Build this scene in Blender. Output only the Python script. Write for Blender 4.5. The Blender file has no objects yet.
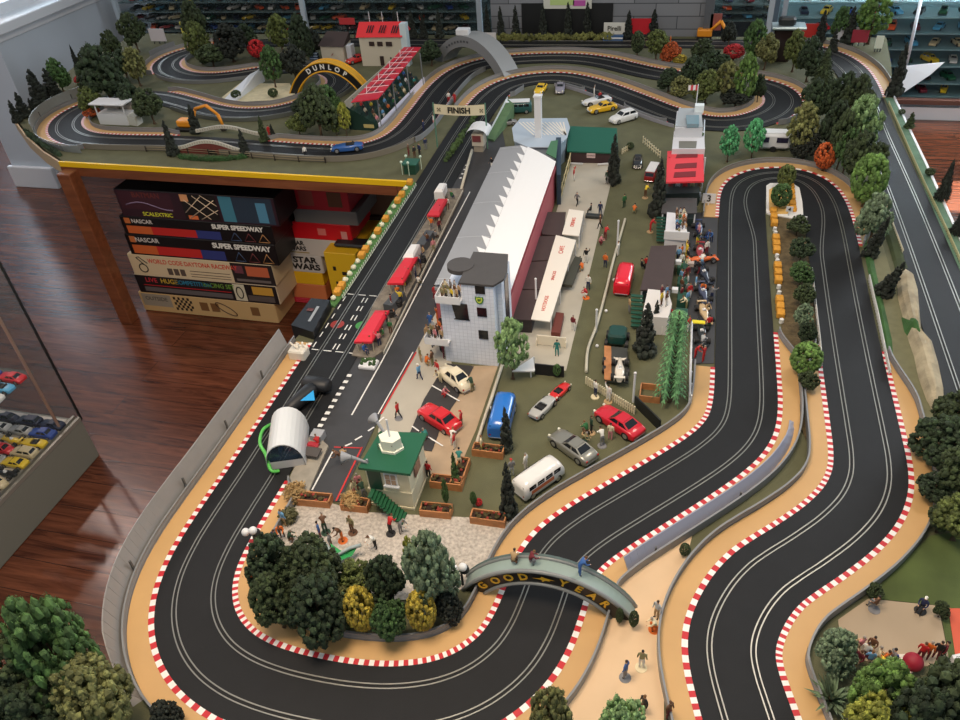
import bpy, math, random
from mathutils import Vector, Matrix, noise as mnoise
random.seed(11)
C = bpy.context.scene.collection
PI = math.pi
# ---------------------------------------------------------------- camera pose
FL = 770.0; CX, CY = 480.0, 360.0
T = 0.85                                    # table top above the floor
CH = 1.33                                   # lens above the table top
yv = Vector((250, -630, FL)).normalized()
dv = Vector((80, 972.6, FL)); dv = (dv - dv.dot(yv) * yv).normalized()
xv = dv.cross(yv).normalized()
CAM = Vector((0, 0, T + CH))
def ray(px, py):
    v = Vector((px - CX, py - CY, FL))
    return Vector((xv.dot(v), yv.dot(v), -dv.dot(v)))
def W(px, py, z=0.0):                       # point of the horizontal plane z above the table top
    r = ray(px, py); t = (z + T - CAM.z) / r.z
    p = CAM + r * t
    return Vector((p.x, p.y, z + T))
def WF(px, py): return W(px, py, -T)        # on the floor
def WY(px, py, Y):
    r = ray(px, py); return CAM + r * (Y / r.y)
def WX(px, py, X):
    r = ray(px, py); return CAM + r * (X / r.x)
def top_h(base, top, z0=0.0):               # height of a vertical thing from its base and top pixels
    b = W(base[0], base[1], z0)
    r = ray(*top); k = (b.x * r.x + b.y * r.y) / (r.x * r.x + r.y * r.y)
    return (CAM + r * k).z - b.z
cd = bpy.data.cameras.new('camera'); cam = bpy.data.objects.new('camera', cd); C.objects.link(cam)
cd.sensor_width = 36; cd.lens = FL / 960 * 36; cd.clip_start = 0.02; cd.clip_end = 100
right = Vector((xv.x, yv.x, -dv.x)); down = Vector((xv.y, yv.y, -dv.y)); fwd = Vector((xv.z, yv.z, -dv.z))
M = Matrix.Identity(4)
for i in range(3):
    M[i][0] = right[i]; M[i][1] = -down[i]; M[i][2] = -fwd[i]
M.translation = CAM
cam.matrix_world = M
bpy.context.scene.camera = cam
# ---------------------------------------------------------------- materials
def lin(c):
    return tuple((x / 12.92 if x <= 0.04045 else ((x + 0.055) / 1.055) ** 2.4) for x in (v / 255 for v in c))
_m = {}
def mat(rgb, rough=0.5, metal=0.0, var=0.0, scale=40.0, bump=0.0, bscale=200.0, emit=0.0, coat=0.0, alpha=1.0, trans=0.0, rnd=0.0):
    key = (tuple(rgb), rough, metal, var, scale, bump, bscale, emit, coat, alpha, trans, rnd)
    if key in _m: return _m[key]
    m = bpy.data.materials.new('mat_%02x%02x%02x' % tuple(int(v) for v in rgb)); m.use_nodes = True
    nt = m.node_tree; b = nt.nodes['Principled BSDF']; c = lin(rgb)
    b.inputs['Base Color'].default_value = (*c, 1); b.inputs['Roughness'].default_value = rough
    b.inputs['Metallic'].default_value = metal
    if coat: b.inputs['Coat Weight'].default_value = coat; b.inputs['Coat Roughness'].default_value = .08
    if alpha < 1: b.inputs['Alpha'].default_value = alpha
    if trans: b.inputs['Transmission Weight'].default_value = trans; b.inputs['IOR'].default_value = 1.1
    if emit: b.inputs['Emission Color'].default_value = (*c, 1); b.inputs['Emission Strength'].default_value = emit
    if var or bump or rnd:
        tc = nt.nodes.new('ShaderNodeTexCoord')
        src = None
        if var:
            n = nt.nodes.new('ShaderNodeTexNoise'); n.inputs['Scale'].default_value = scale; n.inputs['Detail'].default_value = 4
            nt.links.new(tc.outputs['Object'], n.inputs['Vector'])
            mp = nt.nodes.new('ShaderNodeMapRange'); mp.inputs['From Min'].default_value = .3; mp.inputs['From Max'].default_value = .7
            mp.inputs['To Min'].default_value = 1 - var; mp.inputs['To Max'].default_value = 1 + var
            nt.links.new(n.outputs['Fac'], mp.inputs['Value']); src = mp.outputs['Result']
        if rnd:
            oi = nt.nodes.new('ShaderNodeObjectInfo'); mr = nt.nodes.new('ShaderNodeMapRange')
            mr.inputs['To Min'].default_value = 1 - rnd; mr.inputs['To Max'].default_value = 1 + rnd
            nt.links.new(oi.outputs['Random'], mr.inputs['Value'])
            if src:
                mu = nt.nodes.new('ShaderNodeMath'); mu.operation = 'MULTIPLY'
                nt.links.new(src, mu.inputs[0]); nt.links.new(mr.outputs['Result'], mu.inputs[1]); src = mu.outputs[0]
            else: src = mr.outputs['Result']
        if src:
            vm = nt.nodes.new('ShaderNodeVectorMath'); vm.operation = 'SCALE'; vm.inputs[0].default_value = c
            nt.links.new(src, vm.inputs['Scale']); nt.links.new(vm.outputs['Vector'], b.inputs['Base Color'])
        if bump:
            n2 = nt.nodes.new('ShaderNodeTexNoise'); n2.inputs['Scale'].default_value = bscale; n2.inputs['Detail'].default_value = 6
            nt.links.new(tc.outputs['Object'], n2.inputs['Vector'])
            bp = nt.nodes.new('ShaderNodeBump'); bp.inputs['Strength'].default_value = bump; bp.inputs['Distance'].default_value = .002
            nt.links.new(n2.outputs['Fac'], bp.inputs['Height']); nt.links.new(bp.outputs['Normal'], b.inputs['Normal'])
    _m[key] = m; return m
def wood_mat(name, cols, plank=0.12, length=1.3, rough=.3, along='X', grain=1.0, bumpy=.15):
    m = bpy.data.materials.new(name); m.use_nodes = True; nt = m.node_tree; b = nt.nodes['Principled BSDF']
    L = nt.links.new; N = nt.nodes.new
    tc = N('ShaderNodeTexCoord'); mp = N('ShaderNodeMapping')
    if along == 'Y': mp.inputs['Rotation'].default_value = (0, 0, PI / 2)
    if along == 'Z': mp.inputs['Rotation'].default_value = (0, PI / 2, 0)
    L(tc.outputs['Object'], mp.inputs['Vector'])
    br = N('ShaderNodeTexBrick'); br.inputs['Scale'].default_value = 1; br.inputs['Brick Width'].default_value = length
    br.inputs['Row Height'].default_value = plank; br.inputs['Mortar Size'].default_value = .0012; br.offset = .37
    br.inputs['Color1'].default_value = (0, 0, 0, 1); br.inputs['Color2'].default_value = (1, 1, 1, 1); br.inputs['Mortar'].default_value = (.5, .5, .5, 1)
    L(mp.outputs['Vector'], br.inputs['Vector'])
    m2 = N('ShaderNodeMapping'); m2.inputs['Scale'].default_value = (2.2 * grain, 22 * grain, 22 * grain); L(mp.outputs['Vector'], m2.inputs['Vector'])
    ad = N('ShaderNodeVectorMath'); ad.operation = 'ADD'; L(m2.outputs['Vector'], ad.inputs[0])
    sc = N('ShaderNodeVectorMath'); sc.operation = 'SCALE'; sc.inputs['Scale'].default_value = 9; L(br.outputs['Color'], sc.inputs[0]); L(sc.outputs['Vector'], ad.inputs[1])
    n = N('ShaderNodeTexNoise'); n.inputs['Scale'].default_value = 1; n.inputs['Detail'].default_value = 7; n.inputs['Roughness'].default_value = .62; n.inputs['Distortion'].default_value = 1.3
    L(ad.outputs['Vector'], n.inputs['Vector'])
    mx = N('ShaderNodeMath'); mx.operation = 'MULTIPLY_ADD'; mx.inputs[1].default_value = .16; L(br.outputs['Color'], mx.inputs[0]); 
    s2 = N('ShaderNodeMath'); s2.operation = 'MULTIPLY_ADD'; s2.inputs[1].default_value = 1.25; s2.inputs[2].default_value = -.2; L(n.outputs['Fac'], s2.inputs[0]); L(s2.outputs[0], mx.inputs[2])
    cr = N('ShaderNodeValToRGB'); L(mx.outputs[0], cr.inputs['Fac'])
    els = cr.color_ramp.elements
    for i, c in enumerate(cols):
        e = els[i] if i < 2 else els.new(.5)
        e.position = i / (len(cols) - 1); e.color = (*lin(c), 1)
    # re-set colours by order after positions moved
    for e, c in zip(sorted(els, key=lambda e: e.position), cols): e.color = (*lin(c), 1)
    mo = N('ShaderNodeMix'); mo.data_type = 'RGBA'; L(br.outputs['Fac'], mo.inputs['Factor']); L(cr.outputs['Color'], mo.inputs['A']); mo.inputs['B'].default_value = (.008, .004, .003, 1)
    L(mo.outputs['Result'], b.inputs['Base Color']); b.inputs['Roughness'].default_value = rough
    bp = N('ShaderNodeBump'); bp.inputs['Strength'].default_value = bumpy; bp.inputs['Distance'].default_value = .003; L(n.outputs['Fac'], bp.inputs['Height']); L(bp.outputs['Normal'], b.inputs['Normal'])
    return m
# ---------------------------------------------------------------- mesh builder
class MB:
    def __init__(s): s.v = []; s.f = []; s.m = []; s.sm = []
    def face(s, pts, m=0, sm=False):
        b = len(s.v); s.v += [tuple(p) for p in pts]; s.f.append(tuple(range(b, b + len(pts)))); s.m.append(m); s.sm.append(sm); return s
    def idx(s, vs, fs, m=0, sm=False):
        b = len(s.v); s.v += [tuple(p) for p in vs]
        for f in fs: s.f.append(tuple(b + i for i in f)); s.m.append(m); s.sm.append(sm)
        return s
    def box(s, c, d, m=0, rz=0.0, bev=0.0, R=None):
        x, y, z = (k / 2 for k in d); c = Vector(c)
        rot = R if R is not None else Matrix.Rotation(rz, 3, 'Z')
        if bev <= 0:
            vs = [(-x, -y, -z), (x, -y, -z), (x, y, -z), (-x, y, -z), (-x, -y, z), (x, -y, z), (x, y, z), (-x, y, z)]
            fs = [(0, 3, 2, 1), (4, 5, 6, 7), (0, 1, 5, 4), (1, 2, 6, 5), (2, 3, 7, 6), (3, 0, 4, 7)]
        else:
            b = min(bev, x * .9, y * .9, z * .9)
            def ring(hx, hy, zz):
                return [(-hx + b, -hy, zz), (hx - b, -hy, zz), (hx, -hy + b, zz), (hx, hy - b, zz), (hx - b, hy, zz), (-hx + b, hy, zz), (-hx, hy - b, zz), (-hx, -hy + b, zz)]
            vs = ring(x - b * .7, y - b * .7, -z) + ring(x, y, -z + b) + ring(x, y, z - b) + ring(x - b * .7, y - b * .7, z)
            fs = [tuple(range(7, -1, -1)), tuple(range(24, 32))]
            for k in range(3):
                for i in range(8): fs.append((k * 8 + i, k * 8 + (i + 1) % 8, k * 8 + 8 + (i + 1) % 8, k * 8 + 8 + i))
        return s.idx([c + rot @ Vector(v) for v in vs], fs, m)
    def prism(s, poly, z0, z1, m=0, mt=None):                # poly: xy list (ccw), absolute z
        a = sum(poly[i][0] * poly[(i + 1) % len(poly)][1] - poly[(i + 1) % len(poly)][0] * poly[i][1] for i in range(len(poly)))
        if a < 0: poly = poly[::-1]
        n = len(poly); vs = [(p[0], p[1], z0) for p in poly] + [(p[0], p[1], z1) for p in poly]
        s.idx(vs, [tuple(range(n - 1, -1, -1))] + [(i, (i + 1) % n, n + (i + 1) % n, n + i) for i in range(n)], m)
        return s.idx([(p[0], p[1], z1) for p in poly], [tuple(range(n))], m if mt is None else mt)
    def cyl(s, a, b, r0, r1=None, n=12, m=0, caps=True, sm=True):
        r1 = r0 if r1 is None else r1; a = Vector(a); b = Vector(b); d = (b - a)
        q = d.normalized().to_track_quat('Z', 'Y').to_matrix() if d.length > 1e-9 else Matrix.Identity(3)
        vs = []
        for p, r in ((a, r0), (b, r1)):
            for i in range(n): t = 2 * PI * i / n; vs.append(p + q @ Vector((r * math.cos(t), r * math.sin(t), 0)))
        s.idx(vs, [(i, (i + 1) % n, n + (i + 1) % n, n + i) for i in range(n)], m, sm)
        if caps: s.idx(vs[:n], [tuple(range(n - 1, -1, -1))], m); s.idx(vs[n:], [tuple(range(n))], m)
        return s
    def tube(s, pts, r, n=6, m=0):
        pts = [Vector(p) for p in pts]
        rings = []
        for i, p in enumerate(pts):
            d = (pts[min(i + 1, len(pts) - 1)] - pts[max(i - 1, 0)]).normalized()
            q = d.to_track_quat('Z', 'Y').to_matrix(); rr = r[i] if isinstance(r, (list, tuple)) else r
            rings.append([p + q @ Vector((rr * math.cos(2 * PI * k / n), rr * math.sin(2 * PI * k / n), 0)) for k in range(n)])
        return s.loft(rings, m, True)
    def loft(s, rings, m=0, sm=True, caps=True, mfun=None):
        n = len(rings[0]); vs = [v for r in rings for v in r]; b = len(s.v); s.v += [tuple(v) for v in vs]
        for k in range(len(rings) - 1):
            for i in range(n):
                s.f.append((b + k * n + i, b + k * n + (i + 1) % n, b + (k + 1) * n + (i + 1) % n, b + (k + 1) * n + i))
                s.m.append(mfun(k, i) if mfun else m); s.sm.append(sm)
        if caps:
            s.f.append(tuple(b + i for i in range(n - 1, -1, -1))); s.m.append(m); s.sm.append(False)
            e = b + (len(rings) - 1) * n; s.f.append(tuple(e + i for i in range(n))); s.m.append(m); s.sm.append(False)
        return s
    def ball(s, c, r, m=0, nu=10, nv=7, sc=(1, 1, 1), jit=0.0):
        c = Vector(c); rings = []
        vs = [c + Vector((0, 0, -r * sc[2]))]
        for j in range(1, nv):
            t = PI * j / nv - PI / 2
            for i in range(nu):
                k = 1 + (random.uniform(-jit, jit) if jit else 0)
                vs.append(c + Vector((r * k * sc[0] * math.cos(t) * math.cos(2 * PI * i / nu), r * k * sc[1] * math.cos(t) * math.sin(2 * PI * i / nu), r * k * sc[2] * math.sin(t))))
        vs.append(c + Vector((0, 0, r * sc[2])))
        fs = [(0, 1 + (i + 1) % nu, 1 + i) for i in range(nu)]
        for j in range(nv - 2):
            o = 1 + j * nu
            fs += [(o + i, o + (i + 1) % nu, o + nu + (i + 1) % nu, o + nu + i) for i in range(nu)]
        o = 1 + (nv - 2) * nu; e = len(vs) - 1
        fs += [(o + i, o + (i + 1) % nu, e) for i in range(nu)]
        return s.idx(vs, fs, m, True)
    def mesh(s, name, mats):
        me = bpy.data.meshes.new(name); me.from_pydata(s.v, [], s.f)
        for k in mats if isinstance(mats, (list, tuple)) else [mats]: me.materials.append(k)
        me.polygons.foreach_set('material_index', s.m); me.polygons.foreach_set('use_smooth', s.sm); me.update(); return me
    def build(s, name, mats, parent=None, local=False):
        o = bpy.data.objects.new(name, s.mesh(name, mats)); C.objects.link(o)
        if parent is not None:
            o.parent = parent
            if not local: o.matrix_parent_inverse = parent_inv(parent)
        return o
def parent_inv(p):
    m = Matrix.LocRotScale(p.location, p.rotation_euler, p.scale)
    if p.parent is not None: m = Matrix.LocRotScale(p.parent.location, p.parent.rotation_euler, p.parent.scale) @ p.matrix_parent_inverse @ m
    return m.inverted()
used_labels = {}
def tag(o, label=None, cat=None, group=None, kind=None):
    if label: o['label'] = label
    if cat: o['category'] = cat
    if group: o['group'] = group
    if kind: o['kind'] = kind
    return o
def empty(name, loc, rz=0.0, label=None, cat=None, group=None, scale=1.0):
    o = bpy.data.objects.new(name, None); C.objects.link(o); o.location = loc; o.rotation_euler = (0, 0, rz)
    o.scale = (scale,) * 3; o.empty_display_size = .02
    return tag(o, label, cat, group)
def new(name, me, parent=None):
    o = bpy.data.objects.new(name, me); C.objects.link(o)
    if parent is not None: o.parent = parent
    return o
def copy_tree(o, parent=None):
    c = o.copy(); C.objects.link(c)
    if parent is not None: c.parent = parent
    for ch in list(o.children): copy_tree(ch, c)
    return c
def relink_mat(o, slot, m):
    o.material_slots[slot].link = 'OBJECT'; o.material_slots[slot].material = m
def xy(p): return (p.x, p.y)
def poly_px(pts, z=0.0): return [xy(W(a, b, z)) for a, b in pts]
def text(body, size, name, m, parent, loc, rot=None, R=None, ext=.0004, align='CENTER', bold=0.0, local=False, sx=1.0):
    cu = bpy.data.curves.new(name, 'FONT'); cu.body = body; cu.size = size; cu.extrude = ext; cu.align_x = align; cu.align_y = 'CENTER'; cu.offset = bold
    cu.resolution_u = 3
    t = bpy.data.objects.new('tmp', cu); C.objects.link(t)
    dg = bpy.context.evaluated_depsgraph_get(); me = bpy.data.meshes.new_from_object(t.evaluated_get(dg)); bpy.data.objects.remove(t)
    me.materials.clear(); me.materials.append(m)
    o = new(name, me)
    mt = (R.to_4x4() if R is not None else Matrix.Rotation(0, 4, 'Z') if rot is None else rot.to_4x4()) @ Matrix.Diagonal((sx, 1, 1, 1)); mt.translation = loc
    if parent is not None:
        o.parent = parent
        if not local: mt = parent_inv(parent) @ mt
    o.matrix_local = mt
    return o
def frame(xd, yd):                          # rotation whose x axis runs along xd and y along yd
    x = Vector(xd).normalized(); z = x.cross(Vector(yd)).normalized(); y = z.cross(x)
    return Matrix((x, y, z)).transposed()
# ---------------------------------------------------------------- the room
floor_m = wood_mat('floor_wood', [(24, 11, 7), (66, 32, 20), (102, 54, 34), (136, 80, 54)], plank=.125, length=1.7, rough=.24, grain=1.5)
MB().box((-.5, 3.0, -.02), (13, 13, .04)).build('floor', floor_m)['kind'] = 'structure'
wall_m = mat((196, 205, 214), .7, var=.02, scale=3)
trim_m = mat((225, 228, 232), .4)
# left wall with its window, the return at its near end, baseboard
XL = -4.17
sill = WX(25, 11, XL)
zs = sill.z
MB().box((XL - .16, 5.05, (zs - .06) / 2), (.32, 2.04, zs - .06)).build('wall_left', wall_m)['kind'] = 'structure'
o = MB().box((XL - .16, 5.05, 2.7), (.32, 2.04, .5)).build('wall_left_upper', wall_m); o['kind'] = 'structure'
s = MB().box((XL - .15, 5.05, zs - .03), (.42, 2.06, .06), bev=.006)
s.box((XL - .06, 5.05, zs - .085), (.14, 2.04, .05), bev=.004)
s.build('trim_1', trim_m)['kind'] = 'structure'
wf = MB()
for yy in (4.07, 5.05, 6.03): wf.box((XL - .16, yy, (zs + 2.45) / 2), (.1, .07, 2.45 - zs))
wf.box((XL - .16, 5.05, 2.42), (.1, 1.96, .06)); wf.box((XL - .16, 5.05, zs + .03), (.1, 1.96, .06))
wf = wf.build('window_1', trim_m); wf['kind'] = 'structure'
glass_m = mat((210, 232, 240), .03, alpha=.12)
MB().box((XL - .16, 5.05, (zs + 2.45) / 2), (.008, 1.9, 2.4 - zs)).build('window_pane', glass_m, wf)
b = MB().box((XL - .16, 4.015, .075), (.36, .03, .15), bev=.004); b.box((XL + .012, 5.05, .075), (.024, 2.04, .15), bev=.004)
b.build('baseboard_left', trim_m)['kind'] = 'structure'
# far walls of the room
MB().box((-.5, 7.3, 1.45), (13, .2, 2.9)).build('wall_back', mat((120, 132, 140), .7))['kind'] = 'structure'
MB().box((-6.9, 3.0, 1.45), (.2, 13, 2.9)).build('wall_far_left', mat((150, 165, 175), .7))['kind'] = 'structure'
# ---------------------------------------------------------------- the layout table
oak = wood_mat('table_wood', [(72, 38, 22), (120, 68, 42), (152, 96, 62)], plank=.4, length=3, rough=.35)
olive = mat((92, 92, 66), .92, var=.13, scale=14, bump=.5, bscale=500)
yellow = mat((236, 190, 20), .45)
tb = [xy(W(60, 161)), xy(W(44, 151)), xy(W(27, 136)), xy(W(14, 118)), (-3.62, 4.0), (-3.62, 4.64), (.97, 4.64), (.93, 4.2)] + [xy(W(894, 98)), xy(W(926, 165))]
tb += [(.885, 1.9), (.885, .25), (-1.15, .25), xy(W(20, 735)), xy(W(88, 700)), xy(W(117, 660)), xy(W(112, 615)), xy(W(118, 578)), xy(W(262, 372)), xy(W(296, 338)), xy(W(330, 303)), xy(W(412, 181))]
TBL = empty('layout_table', (-1, 2.7, 0), 0, 'long model railway style table with olive top, wooden legs and yellow edge strip', 'table')
mb = MB().prism(tb, T - .022, T - .004); mb.build('table_top', olive, TBL)
mb = MB().prism(tb, T - .004, T); mb.build('grass_sheet', olive, TBL)
pa, pb = W(60, 161), W(412, 181)
u = (pb - pa).normalized(); nrm = Vector((u.y, -u.x, 0))
if nrm.y > 0: nrm = -nrm
Rm = frame(u, -nrm)
L0 = (pb - pa).length; mid = (pa + pb) / 2
MB().box(mid + nrm * .006 - Vector((0, 0, .010)), (L0, .012, .022), R=Rm).build('edge_strip', yellow, TBL)
MB().box(mid + nrm * .002 - Vector((0, 0, .043)), (L0, .02, .04), R=Rm).build('apron', oak, TBL)
pc = [W(60, 161), W(44, 151), W(27, 136), W(14, 118)]
a = MB()
for p, q in zip(pc, pc[1:]):
    uu = (q - p).normalized(); a.box((p + q) / 2 - Vector((0, 0, .03)), ((q - p).length + .01, .016, .06), R=frame(uu, Vector((-uu.y, uu.x, 0))))
a.build('edge_strip', mat((196, 172, 138), .5), TBL)
wr = [W(894, 98), W(926, 165), Vector((.885, 1.9, T)), Vector((.885, .4, T))]
a = MB()
for p, q in zip(wr, wr[1:]):
    uu = (q - p).normalized(); a.box((p + q) / 2 + Vector((.002, 0, -.04)), ((q - p).length, .009, .085), R=frame(uu, Vector((-uu.y, uu.x, 0))))
a.build('edge_strip', mat((228, 230, 232), .4), TBL)
lg = WF(128, 320)
for x, y in ((lg.x + .012, lg.y), (-2.66, 4.5), (-1.2, 4.5), (.8, 4.5), (.8, .45), (-1.05, .45), (-1.02, 2.62)):
    MB().box((x, y, (T - .03) / 2), (.068, .068, T - .03), bev=.004).build('leg', oak, TBL)
# ---------------------------------------------------------------- ground sheets on the table
def sheet(name, pts, z, m, label, cat, px=True, h=.001):
    o = MB().prism(poly_px(pts) if px else pts, T + z - h, T + z).build(name, m); return tag(o, label, cat, kind=None)
asph = mat((58, 58, 60), .5, var=.08, scale=30)
asph2 = mat((56, 56, 60), .42, var=.05, scale=22)
pave = mat((176, 170, 156), .8, var=.06, scale=16)
sheet('plaza_pavement', [(297, 505), (330, 503), (360, 512), (430, 516), (520, 520), (492, 552), (470, 585), (440, 600), (300, 600), (256, 590), (262, 540)], .0014,
      mat((182, 174, 164), .85, var=.3, scale=150, bump=.8, bscale=300), 'mottled pale stone plaza around the green roofed hut', 'pavement')
sheet('tan_pavement', [(446, 366), (498, 366), (476, 430), (455, 478), (405, 470), (395, 440)], .001, mat((170, 148, 122), .8, var=.05), 'tan pavement beside the checkered tower and cream car', 'pavement')
sheet('grey_walkway', [(446, 320), (452, 366), (418, 435), (378, 433), (381, 415), (411, 361), (438, 300)], .0018, pave, 'light grey walkway along the red pit lane line', 'pavement')
sheet('cafe_pavement', [(572, 160), (616, 162), (566, 371), (500, 366), (520, 330), (545, 250)], .0016, pave, 'pale grey pavement running along the cafe awnings', 'pavement')
sheet('service_bay', [(446, 364), (474, 367), (456, 402), (444, 420), (432, 452), (404, 448), (424, 400)], .003, mat((52, 50, 50), .6, var=.06), 'dark asphalt bay with white lines under two rally cars', 'asphalt')
sheet('pit_lane', [(500, 118), (506, 150), (470, 220), (446, 280), (440, 305), (411, 361), (381, 415), (340, 502), (292, 503), (296, 470), (320, 420), (352, 360), (372, 325), (410, 250), (458, 165), (480, 128)], .0022, asph, 'dark pit lane beside the long grey roofed pit building', 'road')
sheet('grid_road', [(688, 213), (718, 213), (714, 364), (693, 364), (686, 300)], .0022, asph, 'dark strip of road packed with cars beside the right grandstands', 'road')
sheet('sand_ground', [(655, 520), (700, 505), (676, 600), (664, 640), (664, 720), (600, 745), (545, 740), (560, 700), (590, 660), (600, 636), (600, 600), (612, 575)], .0012,
      mat((214, 184, 148), .85, var=.07, scale=9), 'pale sandy ground between the two curved tracks', 'ground')
sheet('tan_court', [(838, 620), (868, 599), (938, 606), (950, 665), (890, 668), (842, 655)], .0012, mat((168, 150, 126), .8, var=.07, scale=8), 'tan court with two seated figures in the lower corner', 'ground')
lawn = mat((84, 98, 52), .95, var=.22, scale=12, bump=.8, bscale=700)
sheet('green_lawn', [(868, 598), (905, 560), (930, 536), (975, 530), (975, 690), (952, 680), (940, 606)], .0014, lawn, 'green lawn beyond the tan court', 'lawn')
sheet('red_court', [(948, 609), (975, 609), (990, 680), (958, 676)], .0022, mat((206, 92, 66), .8, var=.04), 'orange red court at the edge of the lawn', 'court')
# lines painted on the pit lane
white = mat((226, 226, 222), .6); redp = mat((196, 44, 44), .6)
def strip(mb, pts, w, z, m=0, px=True):
    P = [W(*p, z) if px else p for p in pts]
    for p, q in zip(P, P[1:]):
        d = (q - p).normalized(); n = Vector((-d.y, d.x, 0)) * w / 2
        mb.face([p - n, q - n, q + n, p + n], m)
    return mb
ln = MB()
strip(ln, [(470, 191.7), (438.3, 251.7), (382.5, 360), (351.7, 415)], .004, .0032)
strip(ln, [(333, 451), (312, 490)], .004, .0032)
strip(ln, [(416, 352), (411, 361), (381, 414)], .004, .0032, 1); strip(ln, [(413, 352), (408, 361), (378, 414)], .003, .0032)
strip(ln, [(362, 447), (336, 501)], .004, .0032, 1); strip(ln, [(334, 447), (362, 448)], .0035, .0032, 1)
for a_, b_ in (((345, 446), (352, 443)), ((355, 440), (362, 436)), ((368, 431), (374, 427)), ((378, 422), (384, 417))): strip(ln, [a_, b_], .005, .0032)
for k in range(10):
    f = k / 9; x = 349.2 + (316.7 - 349.2) * f; y = 375.5 + (431.7 - 375.5) * f
    p = W(x, y, .006); ln.box((p.x, p.y, T + .006), (.013, .011, .0006))
for k in range(5):
    p = W(460.5 + 8 * k / 4, 178 - 17 * k / 4, .0034); ln.box((p.x, p.y, T + .0034), (.009, .009, .0006))
for a_, b_ in (((432, 385.5), (459.5, 401)), ((427, 436), (443, 446)), ((412, 426), (419, 431))): strip(ln, [a_, b_], .004, .0036)
tag(ln.build('lane_marking', [white, redp]), 'white and red lines painted along the pit lane', 'road marking', kind=None)['kind'] = 'structure'
# ---------------------------------------------------------------- the racing circuit
lane1 = [  # (px, py, offset of the centre to the right of travel in m); None offset = centre point itself
 (768, 790, 0), (757, 745, 0), (745, 712, 0), (731, 668, 0), (728.5, 648, 0), (732, 626, 0), (747.5, 596, 0), (765, 577, 0), (783, 566, 0), (806, 552.5, 0), (843, 527, 0), (863, 506, 0),
 (872, 481, 0), (871, 462, 0), (865, 432, 0), (858.7, 397, 0), (851, 356, 0), (842.5, 308, 0), (836, 267, 0), (845, 242, -.039), (840, 220, -.039), (835, 203, -.039), (827, 189, -.039), (812.5, 179, -.039),
 (797.5, 174.5, -.039), (778, 172.5, -.039), (759, 174, -.039), (744, 179, -.039), (734.5, 186, -.039), (730.8, 195, -.039), (730, 210, -.039), (729.8, 240, -.039), (729.7, 290, -.039), (729.7, 340, -.039),
 (730, 375, -.039), (730, 405, -.039), (727, 421, -.039), (718, 434, -.039), (702, 447, -.039), (680, 461, -.039), (655, 476, -.039), (620, 496.5, -.039), (580, 519, -.039), (556, 537, -.039), (541, 553, -.039),
 (532, 572, -.039), (522, 602, -.039), (512, 627, -.039), (500, 647, -.039), (480, 664, -.039), (457, 677, -.039), (430, 686, -.039), (390, 690, -.039), (350, 686.5, -.039), (315, 680, -.039), (280, 672, -.039),
 (250, 661, -.039), (228, 646, -.039), (215, 625, -.039), (210, 602, -.039), (215, 575, -.039), (226, 550.6, -.039), (251, 510, -.039), (271, 479, -.039),
 (262.5, 443.7, .039), (277.5, 420, .039), (306, 375, .039), (316, 359, .039), (334.5, 331, .039), (353, 300, .039), (391.7, 240, .039), (415.5, 200, .039), (445, 151, .039), (463.7, 122, .039), (474, 107, .039), (485, 93.5, .039),
 (500, 84, .039), (518, 79, .039), (540, 76, .039), (560, 75, .039), (580, 78, .039), (607, 85, .039), (640, 98, .039), (677, 115, .039), (710, 123.5, .039), (735, 122.5, .039), (760, 117, .039), (776, 108, .039), (778, 98, .039),
 (768, 90, .039), (753, 85.5, .039), (720, 83, .039), (690, 82, .039), (653, 78, .039), (627, 72, .039), (602, 64, .039), (580, 61.3, .039), (560, 60.5, .039), (530, 61, .039), (500, 63, .039), (478, 67.5, .039), (463, 74.5, .039), (450, 87, .039),
 (434, 112.5, .039), (420, 133, .039), (404, 144, .039), (379, 153, .039), (355, 157.5, .039), (330, 158, .039), (292, 156, .039), (251, 152.5, .039), (200, 147.5, .039), (164, 146, .039), (130, 146.5, .039), (100, 145.5, .039),
 (79, 141, 0), (67, 135.5, 0), (62, 128, 0), (66, 119, 0), (78, 111, 0), (95, 104, 0), (118, 98, 0), (142, 95, 0), (160, 97, 0), (186, 103.5, 0), (205, 112, 0), (228, 115.5, 0), (252, 116, 0), (278, 113.5, 0), (303, 107, 0), (326, 98, 0),
 (342, 88, 0), (346, 78.5, 0), (338, 71.5, 0), (320, 68, 0), (295, 67.5, 0), (265, 71, 0), (240, 76, 0), (215, 79, 0), (195, 79.5, 0), (176, 77, 0), (165, 71.5, 0), (163, 64.5, 0), (172, 57, 0), (190, 51, 0), (212, 47, 0), (240, 44, 0),
 (290, 42, 0), (340, 42.5, 0), (400, 43, 0), (440, 43.5, 0), (500, 43.5, 0), (600, 43.5, 0), (700, 44, 0), (770, 44.5, 0), (805, 47.5, 0), (833, 55, 0), (852, 68, 0), (861, 84, 0),
 (866, 108, 0), (876, 134, 0), (886, 156, 0), (905.5, 202, 0), (921, 243, 0), (937, 286, 0), (958, 344, 0), (982, 410, 0)]
def catmull(P, step):
    out = []
    for i in range(len(P) - 1):
        p0, p1, p2, p3 = P[max(i - 1, 0)], P[i], P[i + 1], P[min(i + 2, len(P) - 1)]
        n = max(2, int((p2 - p1).length / step * 2))
        for k in range(n):
            t = k / n
            out.append(.5 * ((2 * p1) + (p2 - p0) * t + (2 * p0 - 5 * p1 + 4 * p2 - p3) * t * t + (3 * p1 - p0 - 3 * p2 + p3) * t ** 3))
    out.append(P[-1]); return out
def resample(P, step):
    out = [P[0].copy()]; need = step
    for a_, b_ in zip(P, P[1:]):
        L_ = (b_ - a_).length
        if L_ < 1e-9: continue
        pos = 0.0
        while L_ - pos >= need:
            pos += need; out.append(a_.lerp(b_, pos / L_)); need = step
        need -= L_ - pos
    return out
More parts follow.
